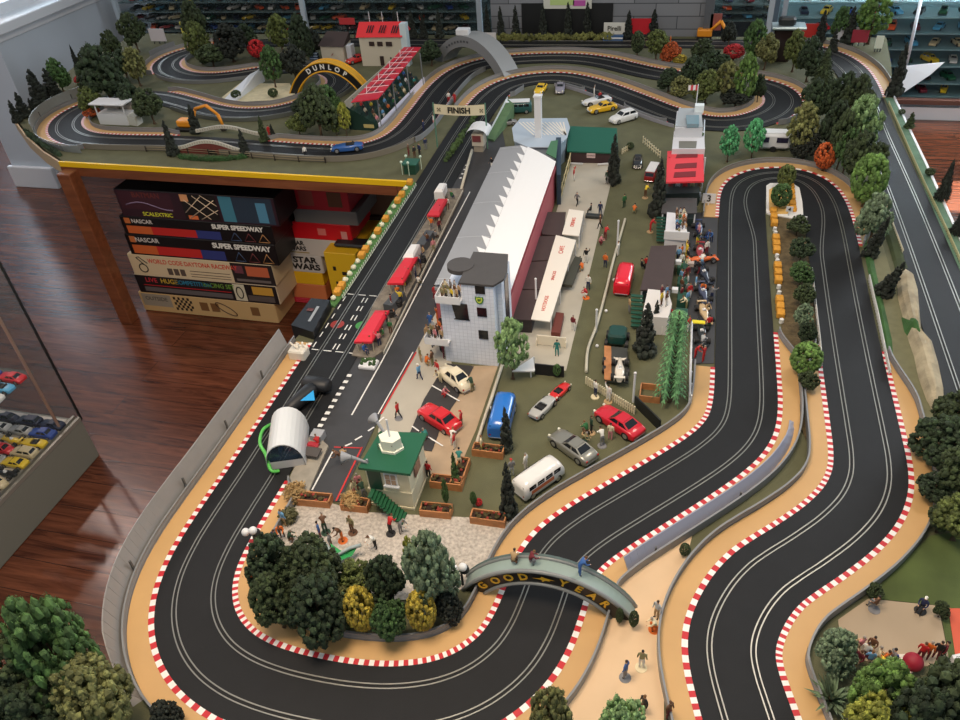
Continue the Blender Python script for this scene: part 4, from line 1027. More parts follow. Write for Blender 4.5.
dl, put, dtop, dnv = arch_bridge('footbridge', 'black and yellow tyre shaped arch bridge with white lettering', W(290, 94), W(370, 96), 0.164, .05, .045, mat((208, 156, 36), .5), yel, rim=yel)
p0 = None
inset = MB(); n = 28
for k in range(n):
    q = []
    for s in (k / n, (k + 1) / n):
        p, R3 = put(s, .002); q.append((p + R3 @ Vector((0, .017, 0)), p - R3 @ Vector((0, .017, 0))))
    inset.face([q[0][1], q[1][1], q[1][0], q[0][0]])
inset.build('tyre_band', blk, dl)
for i, ch in enumerate('DUNLOP'):
    p, R3 = put(.3 + i * .088, .003); text(ch, .034, 'lettering', mat((236, 234, 226), .5), dl, p, R=R3, bold=.0012)
gb, put, btop, bnv = arch_bridge('footbridge', 'plain grey arched bridge over the track in front of the grey stone wall', W(434, 60), W(505, 78), .165, .11, .055, mat((146, 148, 148), .5), mat((128, 130, 132), .5))
for i in range(8):
    p, R3 = put(.2 + i * .045); MB().box(p, (.012, .01, .001), R=R3).build('lettering', mat((70, 72, 76)), gb)
bx = MB(); c = btop(.42) - bnv * .03; bx.box(c + Vector((0, 0, .016)), (.07, .05, .03), bev=.003); bx.build('cabin', offwhite, gb)
# --- finish banner
Yb = 3.02
q0, q1 = WY(433, 104, Yb), WY(485, 104.5, Yb); q2, q3 = WY(485, 115, Yb), WY(433, 113.5, Yb)
FB = empty('finish_banner', (q0.x, Yb, T), 0, 'cream banner reading FINISH stretched over the main straight on two poles', 'banner')
mb = MB(); n = 10
for k in range(n):
    f0, f1 = k / n, (k + 1) / n; sag = lambda f: -.006 * math.sin(PI * f)
    a, b, c, d = q3.lerp(q2, f0), q3.lerp(q2, f1), q0.lerp(q1, f1), q0.lerp(q1, f0)
    for v, f in ((a, f0), (b, f1), (c, f1), (d, f0)): v.z += sag(f)
    mb.face([a, b, c, d], 0, True); o_ = Vector((0, .0015, 0)); mb.face([d + o_, c + o_, b + o_, a + o_], 0, True)
mb.build('banner', mat((222, 212, 180), .6), FB)
cb = (q0 + q1 + q2 + q3) / 4
text('FINISH', .034, 'lettering', mat((24, 22, 20)), FB, (cb.x, Yb - .002, cb.z - .006), R=RXZ, bold=.0012)
for s in (-1, 1):
    f = MB(); 
    for i in range(3):
        for j in range(3):
            if (i + j) % 2 == 0: f.box((cb.x + s * .092 + i * .005, Yb - .002, cb.z + j * .005 - .008), (.005, .001, .005))
    f.build('chequer_emblem', mat((110, 104, 84)), FB)
for p in (q0, q1): MB().cyl((p.x, Yb, T), (p.x, Yb, p.z + .006), .003).build('pole', mat((90, 130, 110), .4), FB)
# --- left grandstand with translucent red roof
zs_ = .15
GL = empty('grandstand', W(378, 134), 0, 'grandstand with translucent red roof and white lattice beside the left curve', 'grandstand')
zrf = .165
r0, r1, r2, r3 = W(351, 102, zrf), W(378, 98.5, zrf), W(421, 47, zrf), W(404, 47, zrf)
rd = mat((214, 40, 62), .3, alpha=.82)
mb = MB(); mb.prism([xy(r0), xy(r1), xy(r2), xy(r3)], T + zrf - .004, T + zrf); mb.build('roof', rd, GL)
lat = MB()
for k in range(1, 9):
    f = k / 9; a, b = lerp(r0, r3, f), lerp(r1, r2, f); lat.tube([a + Vector((0, 0, .0015)), b + Vector((0, 0, .0015))], .0016, 4)
    if k % 2: lat.tube([lerp(a, b, .35) + Vector((0, 0, 0)), lerp(a, b, .35) + Vector((-.008, .03, .028))], .0014, 4)
for g_ in (.3, .6): lat.tube([lerp(lerp(r0, r1, g_), lerp(r3, r2, g_), .12) + Vector((0, 0, .0015)), lerp(lerp(r0, r1, g_), lerp(r3, r2, g_), .98) + Vector((0, 0, .0015))], .0014, 4)
lat.build('roof_lattice', mat((238, 214, 214), .5), GL)
hl = MB()
for k in range(7):
    f = .14 + k * .115; c = lerp(lerp(r0, r3, f), lerp(r1, r2, f), .5); d = (r3 - r0).normalized(); e = (r1 - r0).normalized()
    hl.face([c - d * .012 - e * .03 + Vector((0, 0, .0008)), c - d * .012 + e * .03 + Vector((0, 0, .0008)), c + d * .012 + e * .03 + Vector((0, 0, .0008)), c + d * .012 - e * .03 + Vector((0, 0, .0008))])
hl.build('roof_opening', mat((120, 26, 38), .4), GL)
f0, f1 = W(380, 131), W(425, 84); b0_, b1_ = W(354, 128), W(404, 76)
uu = (f1 - f0).normalized(); inn_ = Vector((-uu.y, uu.x, 0))
if inn_.dot(b0_ - f0) < 0: inn_ = -inn_
for k in range(5):
    d0 = .012 + k * .026; mb = MB(); a, b = f0 + inn_ * d0, f1 + inn_ * d0
    mb.prism([xy(a), xy(b), xy(b + inn_ * .026), xy(a + inn_ * .026)], T, T + .022 + k * .017); mb.build('tier', mat((30, 62, 50), .6), GL)
mb = MB(); mb.prism([xy(f0), xy(f1), xy(f1 + inn_ * .004), xy(f0 + inn_ * .004)], T, T + .036); mb.build('front_wall', mat((212, 210, 224), .5), GL)
mb = MB(); a, b = f0 + inn_ * .15, f1 + inn_ * .15; mb.prism([xy(a), xy(b), xy(b + inn_ * .004), xy(a + inn_ * .004)], T, T + .13); mb.build('back_wall', mat((188, 184, 170), .6), GL)
for k in range(4):
    p = lerp(f0, f1, .03 + k * .31); MB().cyl((p.x, p.y, T), (p.x, p.y, T + zrf - .004), .0032).build('post', mat((120, 124, 126), .4), GL)
e_ = MB(); c = f0 - uu * .002; e_.idx([c + inn_ * .01 + Vector((0, 0, 0)), c + inn_ * .15, c + inn_ * .15 + Vector((0, 0, .11)), c + inn_ * .01 + Vector((0, 0, .03))], [(0, 1, 2, 3)]); e_.build('end_wall', mat((24, 56, 48), .6), GL)
q = c + inn_ * .05 - uu * .002; MB().box((q.x, q.y, T + .022), (.05, .002, .016), rz=math.atan2(inn_.y, inn_.x)).build('sign', mat((196, 180, 120)), GL)
GLF, GLI, GLU = f0, inn_, (f1 - f0)
# --- white farmhouse with red roof, and a smaller brown roofed house
HR = empty('house', W(382, 62), 0, 'white house with bright red roof and three chimneys poles behind the grandstand', 'house')
a, b = W(363, 66), W(404, 66); dpt = .13; hw_ = .155
MB().prism([xy(a), xy(b), (b.x, b.y + dpt), (a.x, a.y + dpt)], T, T + hw_).build('wall', mat((206, 198, 180), .6), HR)
rm = MB(); e = .012
rm.idx([(a.x - e, a.y - e, T + hw_), (b.x + e, b.y - e, T + hw_), (b.x + e, b.y + dpt / 2, T + hw_ + .06), (a.x - e, a.y + dpt / 2, T + hw_ + .06), (b.x + e, b.y + dpt + e, T + hw_), (a.x - e, a.y + dpt + e, T + hw_)], [(0, 1, 2, 3), (3, 2, 4, 5), (0, 3, 5), (1, 4, 2)]); rm.build('roof', mat((226, 44, 48), .4), HR)
sk_ = MB()
for k in range(3):
    for j in range(3):
        x = lerp(a, b, .18 + k * .3 + j * .055).x; y0, z0_ = a.y + .01, T + hw_ + .0185; sk_.face([(x, y0, z0_), (x + .007, y0, z0_), (x + .013, y0 + .035, z0_ + .03), (x + .006, y0 + .035, z0_ + .03)])
sk_.build('skylight', glassd, HR)
for k, (f, zz, ww, hh) in enumerate(((.3, .12, .03, .022), (.5, .12, .03, .022), (.72, .12, .035, .022), (.5, .03, .022, .05), (.72, .045, .008, .008))):
    x = lerp(a, b, f).x; MB().box((x, a.y - .001, T + zz), (ww, .003, hh)).build('door' if k == 3 else 'window', mat((60, 48, 46), .3), HR)
for f in (.1, .42, .8):
    x = lerp(a, b, f).x; MB().cyl((x, a.y + dpt, T), (x, a.y + dpt, T + .25), .002).build('flagpole', offwhite, HR)
tw_ = MB(); x = b.x + .018; tw_.box((x, a.y + .03, T + .11), (.035, .045, .22)); tw_.build('tower', mat((206, 222, 228), .4), HR)
HS = empty('house', W(336, 62), 0, 'small white house with flat brown roof behind the black and yellow arch', 'house')
a, b = W(323, 62), W(345, 63)
MB().prism([xy(a), xy(b), (b.x, b.y + .12), (a.x, a.y + .12)], T, T + .09).build('wall', mat((206, 198, 180), .6), HS)
MB().idx([(a.x - .01, a.y - .01, T + .09), (b.x + .01, b.y - .01, T + .09), (b.x, b.y + .12, T + .135), (a.x, a.y + .12, T + .135), (b.x, b.y + .12, T + .09), (a.x, a.y + .12, T + .09)], [(0, 1, 2, 3), (0, 3, 5), (1, 4, 2), (0, 5, 4, 1)]).build('roof', mat((64, 50, 46), .7), HS)
c = lerp(a, b, .5); MB().box((c.x, c.y - .0012, T + .045), (.014, .002, .014), R=frame((1, 0, 1), (-1, 0, 1))).build('emblem', mat((170, 60, 60)), HS)
tag(MB().box((W(351, 62).x, W(351, 62).y + .02, T + .045), (.03, .05, .09)).build('gate_house', mat((206, 214, 220), .5)), 'narrow pale gate house between the two houses', 'building')
# --- commentary stand at the far left
CS = empty('commentary_box', W(112, 128), 0, 'white open fronted commentary box on the inside of the left hairpin', 'hut')
a, b = W(101, 124), W(127, 127); 
MB().box(((a.x + b.x) / 2, a.y + .03, T + .027), (b.x - a.x, .07, .054)).build('wall', offwhite, CS)
MB().box(((a.x + b.x) / 2, a.y + .065, T + .06), (b.x - a.x, .004, .08)).build('back_wall', mat((150, 140, 130)), CS)
MB().box(((a.x + b.x) / 2 - .004, a.y + .028, T + .103), (b.x - a.x + .03, .09, .007), bev=.002).build('roof', offwhite, CS)
for x in (a.x + .004, b.x - .004): MB().box((x, a.y - .002, T + .077), (.005, .005, .05)).build('post', offwhite, CS)
MB().prism([(b.x, a.y), (b.x + .05, a.y - .01), (b.x + .05, a.y + .04), (b.x, a.y + .06)], T, T + .045).build('annex', mat((206, 206, 196)), CS)
# --- white ramp
RP = empty('spectator_ramp', W(235, 98), 0, 'white sloping covered ramp beside the small sandy bank', 'ramp')
a, b, c, d = W(221, 102), W(234, 104), W(262, 68, .07), W(250, 74, .07)
MB().idx([a, b, c, d, Vector((c.x, c.y, T)), Vector((d.x, d.y, T))], [(0, 1, 2, 3), (0, 3, 5), (1, 4, 2), (2, 4, 5, 3)]).build('slope', mat((214, 220, 228), .5), RP)
MB().tube([b + Vector((0, 0, .006)), c + Vector((0, 0, .01))], .003).build('handrail', offwhite, RP)
sheet('sandy_bank', [(222, 98), (240, 84), (290, 84), (296, 97), (270, 101), (232, 103)], .004, mat((206, 196, 162), .9, var=.12, scale=30), 'sandy bank enclosed by the far left loop', 'ground')
# --- right hand tower and stands
RT = empty('control_tower', W(688, 150), 0, 'white multi level control tower with glass roof room and rooftop flag', 'tower')
z1, z2 = .15, .19
slab([(679, 108), (701, 108), (703, 127), (675, 126)], z2, .004).build('roof', mat((168, 176, 182), .35), RT)
pp = poly_px([(677, 110), (701, 110), (703, 127), (675, 127)], z2); MB().prism(pp, T, T + z2 - .004).build('wall', mat((198, 202, 208), .5), RT)
slab([(686, 115), (699, 115), (699, 124), (687, 124)], z2 + .012, .014).build('skylight', mat((120, 150, 162), .2), RT)
slab([(674, 131), (704, 131), (705, 149), (672, 149)], z1, .15).build('terrace', mat((208, 210, 216), .5), RT)
hg = MB()
for k in range(14):
    p = W(677 + k * 1.9, 133 + (1 if 2 < k < 11 else 3), z1); clump(hg, p + Vector((0, 0, .006)), .008)
hg.build('planter_hedge', leafm((70, 96, 50)), RT)
bal = MB()
for k in range(9): p = W(676 + k * 2.9, 130, z1); bal.box(p + Vector((0, 0, .01)), (.003, .003, .02))
a, b = W(675, 130, z1), W(701, 130, z1); bal.tube([a + Vector((0, 0, .02)), b + Vector((0, 0, .02))], .002, 5); bal.build('balustrade', offwhite, RT)
slab([(679, 141), (697, 141), (696, 148), (679, 148)], z1 + .001, .001).build('roof_window', mat((112, 112, 104), .4), RT)
cbx = MB(); p = W(699, 111, z2); cbx.box(p + Vector((0, 0, .012)), (.034, .03, .026)); cbx.build('roof_cabin', mat((226, 236, 240), .4), RT)
fp = W(696, 106, z2); MB().cyl(fp, fp + Vector((0, 0, .085)), .0018).build('flagpole', offwhite, RT)
fl_ = MB(); 
for k in range(4): fl_.face([fp + Vector((-.009 * k, .002 * math.sin(k * 1.6), .062)), fp + Vector((-.009 * (k + 1), .002 * math.sin(k * 1.6 + 1.6), .060)), fp + Vector((-.009 * (k + 1), .002 * math.sin(k * 1.6 + 1.6), .08)), fp + Vector((-.009 * k, .002 * math.sin(k * 1.6), .082))], k % 2)
fl_.build('flag', [mat((206, 70, 80)), mat((226, 222, 224))], RT)
RS = empty('grandstand', W(684, 200), 0, 'grandstand with bright red slotted roof and white front rail', 'grandstand')
z3 = .13
slab([(667.5, 151), (703.5, 150), (704, 181), (666, 182)], z3, .006).build('roof', mat((222, 62, 72), .4), RS)
for k, (y0, y1) in enumerate(((153.5, 158), (163, 168.5), (171.5, 177.5))): slab([(677 - k * 1.2, y0 + .8), (698 - k, y0 - .5), (697.5 - k, y1 - 1), (675.5 - k, y1)], z3 + .0012, .001).build('roof_opening', mat((120, 26, 34), .5), RS)
wp = poly_px([(668, 152), (702, 151), (702, 172), (667, 173)], z3); MB().prism(wp, T, T + .05).build('tier', mat((50, 60, 58)), RS)
wp2 = poly_px([(667, 196), (700, 196), (700, 180), (667, 180)], .03); MB().prism(wp2, T, T + .028).build('tier', mat((40, 62, 56)), RS)
pf_ = MB(); a, b = W(665, 193, .03), W(701, 193, .03); pf_.box((a + b) / 2 + Vector((0, 0, -.004)), ((b - a).length, .004, .022)); pf_.box(a + Vector((0, 0, -.018)), (.005, .004, .02)); pf_.box(b + Vector((0, 0, -.018)), (.005, .004, .02)); pf_.build('front_rail', mat((222, 222, 230), .5), RS)
for x in (666, 701):
    p = W(x, 193, .0); MB().cyl((p.x, p.y + .02, T), (p.x, p.y + .02, T + z3), .003).build('post', offwhite, RS)
for k, (x, y) in enumerate(((704.5, 120), (676, 127), (661, 176))):
    p0_, p1_ = W(x, y, .1), W(x - (2.5 if k == 0 else 4), y + 55, .1); mb = MB(); mb.tube([p0_, p1_], .003, 5, 0); mb.build('side_rail', offwhite, RS) if k < 1 else None
def stand(label, roof, z, m, walls=.9, zlow=None):
    K = empty('grandstand_roof' if False else 'pit_stand', W(*roof[0]), 0, label, 'stand')
    slab(roof, z, .004).build('roof', m, K)
    pp = poly_px(roof, z); cx_ = sum(p[0] for p in pp) / len(pp); cy_ = sum(p[1] for p in pp) / len(pp)
    for p in pp: MB().cyl((cx_ + (p[0] - cx_) * .9, cy_ + (p[1] - cy_) * .9, T), (cx_ + (p[0] - cx_) * .9, cy_ + (p[1] - cy_) * .9, T + z - .003), .0025).build('post', offwhite, K)
    MB().prism([(cx_ + (x - cx_) * walls, cy_ + (y - cy_) * walls) for x, y in pp], T, T + z * .55).build('wall', mat((34, 48, 44), .6), K)
    return K
stand('grey brown flat roofed stand beside the sign numbered 3', [(664, 198), (697, 198), (697, 213), (661, 213)], .055, dkroof)
stand('wide brown flat roofed stand behind the white balconies', [(651, 246), (677, 245), (671, 289), (640, 290)], .055, brownroof)
WB1 = empty('balcony_stand', W(668, 240), 0, 'white balcony stand crowded with spectators beside the green stair', 'stand')
q = [(667, 212), (684, 214), (688, 236), (665, 236)]
mb = MB(); mb.prism(poly_px(q, .06), T, T + .06); mb.build('platform', mat((216, 216, 220), .5), WB1)
a, b = W(664, 236, .06), W(689, 237, .06); mb = MB(); mb.box((a + b) / 2 + Vector((0, -.002, .004)), ((b - a).length, .004, .03)); mb.build('parapet', offwhite, WB1)
stair = MB()
for k in range(8): p = W(661, 218 + k * 3.2, .05 - k * .005); stair.box((p.x, p.y, T + .05 - k * .005), (.03, .012, .003))
stair.build('stair', mat((26, 70, 54)), WB1)
WB2 = empty('balcony_stand', W(655, 310), 0, 'white balcony stand with red shirted figures beside the fern like tree', 'stand')
q = [(648, 289), (668, 291), (672, 304), (668, 318), (642, 316)]
mb = MB(); mb.prism(poly_px(q, .06), T, T + .06); mb.build('platform', mat((214, 210, 206), .5), WB2)
stair = MB()
for k in range(8): p = W(637, 296 + k * 4.2, .05 - k * .005); stair.box((p.x, p.y, T + .05 - k * .005), (.034, .012, .003))
stair.build('stair', mat((28, 76, 58)), WB2)
# numbered boards
for (x, y), n_, wf2, lab in (((708, 206), '3', 12, 'white square board numbered 3 at the hairpin entry'), ((801, 227), '4', 7, 'white board numbered 4 at the tip of the island hedge'), ((788, 217), '4', 6, 'small white board behind the yellow island edging')):
    p = W(x, y); K = empty('number_board', p, 0, lab, 'sign'); w_ = wf2 * (p - CAM).length / FL
    MB().box(p + Vector((0, 0, .03)), (w_, .003, w_ * .8)).build('panel', offwhite, K); MB().cyl(p, p + Vector((0, 0, .02)), .002).build('post', offwhite, K)
    if w_ > .02: text(n_, w_ * .75, 'lettering', mat((20, 20, 20)), K, p + Vector((0, -.003, .03)), R=RXZ, bold=.0005)
# ---------------------------------------------------------------- model cars on the layout
car_px('rally_car', 'cream rounded saloon car on the dark bay beside the gridded tower', 'beetle', (473, 396), (438, 369), (226, 216, 188), .125)
car_px('rally_car', 'red saloon rally car on the dark bay behind the green roofed hut', 'sedan', (456, 433), (424, 413), (206, 26, 34), .125)
car_px('camper_van', 'blue camper van half hidden by a dark cypress', 'van', (497, 445), (508, 402), (40, 112, 196), .135)
car_px('sports_car', 'small red open roadster in the middle of the green car park', 'open', (552, 401), (568, 386), (206, 34, 30), .075)
car_px('sports_car', 'silver and black open roadster parked beside the small red one', 'open', (533, 420), (553, 400), (176, 176, 172), .095)
car_px('sports_car', 'red fastback coupe parked against the grey barrier', 'coupe', (641, 441), (597, 412), (200, 24, 44), .135)
car_px('sports_car', 'silver coupe parked diagonally on the green car park', 'coupe', (594, 466), (552, 436), (150, 148, 138), .13, metal=.5)
AV = car_px('ambulance', 'white ambulance van with orange side lettering by the barrier', 'van', (517, 500), (560, 470), (226, 224, 220), .125)
for s in (-1, 1): MB().face([(-.35, s * .199, .16), (.2, s * .199, .16), (.2, s * .199, .25), (-.35, s * .199, .25)][::-s]).build('side_stripe', mat((206, 110, 66)), AV, local=True)
car_px('camper_van', 'bright red van beside the brown roofed stand', 'van', (619, 305), (628, 268), (222, 16, 44), .13)
car_px('saloon_car', 'black rounded car parked in front of the red and white van', 'beetle', (638, 155), (637, 175), (30, 30, 32), .1)
V2 = car_px('minibus', 'dark red van with white roof near the tall dark conifer', 'van', (658, 166), (645, 190), (140, 26, 30), .105)
MB().box((0, 0, .425), (.84, .33, .03), bev=.01).build('roof', offwhite, V2, local=True)
car_px('sports_car', 'yellow sports car in front of the white convertible', 'coupe', (617, 108), (587, 114), (232, 184, 32), .135)
car_px('convertible', 'white convertible carrying a parasol and waving figures', 'open', (612, 101), (581, 107), (226, 226, 226), .14)
car_px('hatchback', 'white hatchback by the curved barrier at the far car park', 'hatch', (637, 117), (609, 125), (230, 232, 232), .13)
car_px('sports_car', 'yellow racing car behind the white pylon', 'coupe', (545, 86), (536, 98), (236, 192, 26), .12)
car_px('sports_car', 'pale grey sports coupe beside the yellow racing car', 'coupe', (561, 84), (559, 98), (140, 136, 148), .12)
V3 = car_px('minibus', 'dark teal minibus with white roof beside the green ramp', 'van', (532, 112), (504, 113), (44, 92, 92), .13)
MB().box((0, 0, .425), (.86, .33, .03), bev=.01).build('roof', offwhite, V3, local=True)
car_px('jeep', 'grey open jeep parked in front of the teal minibus', 'open', (514, 124), (500, 125), (140, 140, 140), .09)
car_px('racing_car', 'blue open racing car driving round the left section', 'open', (362, 149), (333, 152), (46, 92, 160), .14, z=.006)
car_px('racing_car', 'red car parked between the two far houses', 'coupe', (364, 60), (350, 64), (206, 36, 34), .13)
# single seaters on the grid by the right stands
car_px('racing_car', 'white single seater racing car on a wooden trailer', 'formula', (619, 388), (620, 357), (222, 214, 200), .105, z=.02)
gx = [((697, 224), (701, 240), (44, 54, 96), 'dark blue single seater at the head of the crowded pit row'), ((700, 246), (699, 264), (150, 40, 44), 'red single seater surrounded by mechanics, second in the pit row'),
      ((700, 270), (708, 284), (40, 46, 62), 'dark single seater behind the orange nosed one'), ((692, 263), (712, 260), (222, 104, 40), 'orange nosed racing car poking out across the pit row'),
      ((700, 288), (706, 304), (66, 72, 96), 'blue grey single seater beside the crouching orange figure'), ((702, 310), (706, 322), (196, 170, 130), 'tan single seater below the blue grey one'),
      ((700, 322), (703, 352), (34, 40, 42), 'black single seater with yellow rear wing at the end of the pit row')]
for a, b, c, l in gx: car_px('racing_car', l, 'formula', a, b, c, .1, z=.003)
p = W(698.5, 322, .03); tag(MB().box(p, (.036, .014, .003)).build('rear_wing_board', mat((226, 210, 40))), 'yellow wing board above the black single seater', 'board')
# trailer under the white racing car
TR = empty('car_trailer', W(618, 372), 0, 'flat wooden car trailer carrying the white single seater', 'trailer')
q = [W(604, 385), W(604, 351), W(627, 353), W(628, 388)]
MB().prism([xy(v) for v in q], T + .012, T + .018).build('bed', mat((60, 62, 58), .6), TR)
MB().prism([xy(q[0]), xy(q[1]), xy(lerp(q[1], q[2], .3)), xy(lerp(q[0], q[3], .3))], T + .018, T + .0195).build('deck_board', plank_w, TR)
for f in (.35, .6):
    for e, g_ in ((q[0], q[1]), (q[3], q[2])):
        c = lerp(e, g_, f); MB().cyl((c.x - .004, c.y, T + .011), (c.x + .004, c.y, T + .011), .011, n=14).build('wheel', DRK, TR)
GC = empty('tractor', W(616, 345), 0, 'dark green wheeled generator standing ahead of the trailer', 'machine')
p = W(617, 343); MB().box(p + Vector((0, 0, .028)), (.05, .055, .034), bev=.006).build('body', mat((26, 66, 60), .4), GC)
for sx in (-1, 1):
    for sy in (-1, 1): MB().cyl(p + Vector((sx * .024, sy * .02, .012)), p + Vector((sx * .032, sy * .02, .012)), .012, n=14).build('wheel', DRK, GC)
# excavator
EX = empty('excavator', W(189, 131), 0, 'orange excavator with raised arm between the two cypresses', 'excavator'); og = mat((232, 148, 34), .45)
p = W(188, 129)
MB().box(p + Vector((0, 0, .045)), (.1, .07, .04), bev=.008).build('cab', og, EX)
for s in (-1, 1): MB().box(p + Vector((0, s * .035, .012)), (.13, .022, .024), bev=.008).build('track', DRK, EX)
pts = [p + Vector((.05, 0, .05)), p + Vector((.09, 0, .13)), p + Vector((.17, 0, .155)), p + Vector((.235, 0, .1)), p + Vector((.25, 0, .03))]
for a, b in zip(pts[:-1], pts[1:]): MB().tube([a, b], [.011, .008], 6).build('arm', og, EX)
MB().box(pts[-1] + Vector((0, 0, -.01)), (.035, .04, .03), bev=.006).build('bucket', mat((70, 66, 60)), EX); EX.scale = (.78, .78, .78)
EX2 = empty('excavator', W(704, 40), 0, 'orange digger on the far bank before the grey stone wall', 'excavator')
p = W(704, 38); MB().box(p + Vector((0, 0, .03)), (.08, .05, .04), bev=.006).build('cab', og, EX2)
for a, b in ((p + Vector((.03, 0, .04)), p + Vector((.08, 0, .09))), (p + Vector((.08, 0, .09)), p + Vector((.13, -.02, .02)))): MB().tube([a, b], .009, 6).build('arm', og, EX2)
MB().box(p + Vector((0, 0, .006)), (.08, .05, .012)).build('track', DRK, EX2)
# white caravan beyond the hairpin
CV = empty('caravan', W(771, 150), 0, 'white caravan with dark windows beyond the hairpin barrier', 'caravan')
p = W(772, 149); MB().box(p + Vector((0, 0, .042)), (.125, .06, .06), bev=.008).build('body', mat((222, 222, 226), .4), CV)
for k, x in enumerate((-.035, .02, .04)): MB().box(p + Vector((x, -.031, .05)), (.022 if k else .03, .003, .02)).build('window', mat((50, 46, 70), .2), CV)
MB().box(p + Vector((0, 0, .0735)), (.1, .045, .004)).build('roof_vent', offwhite, CV)
for s in (-1, 1): MB().cyl(p + Vector((.0, s * .03 - .002, .012)), p + Vector((0, s * .03 + .002, .012)), .012, n=14).build('wheel', DRK, CV)
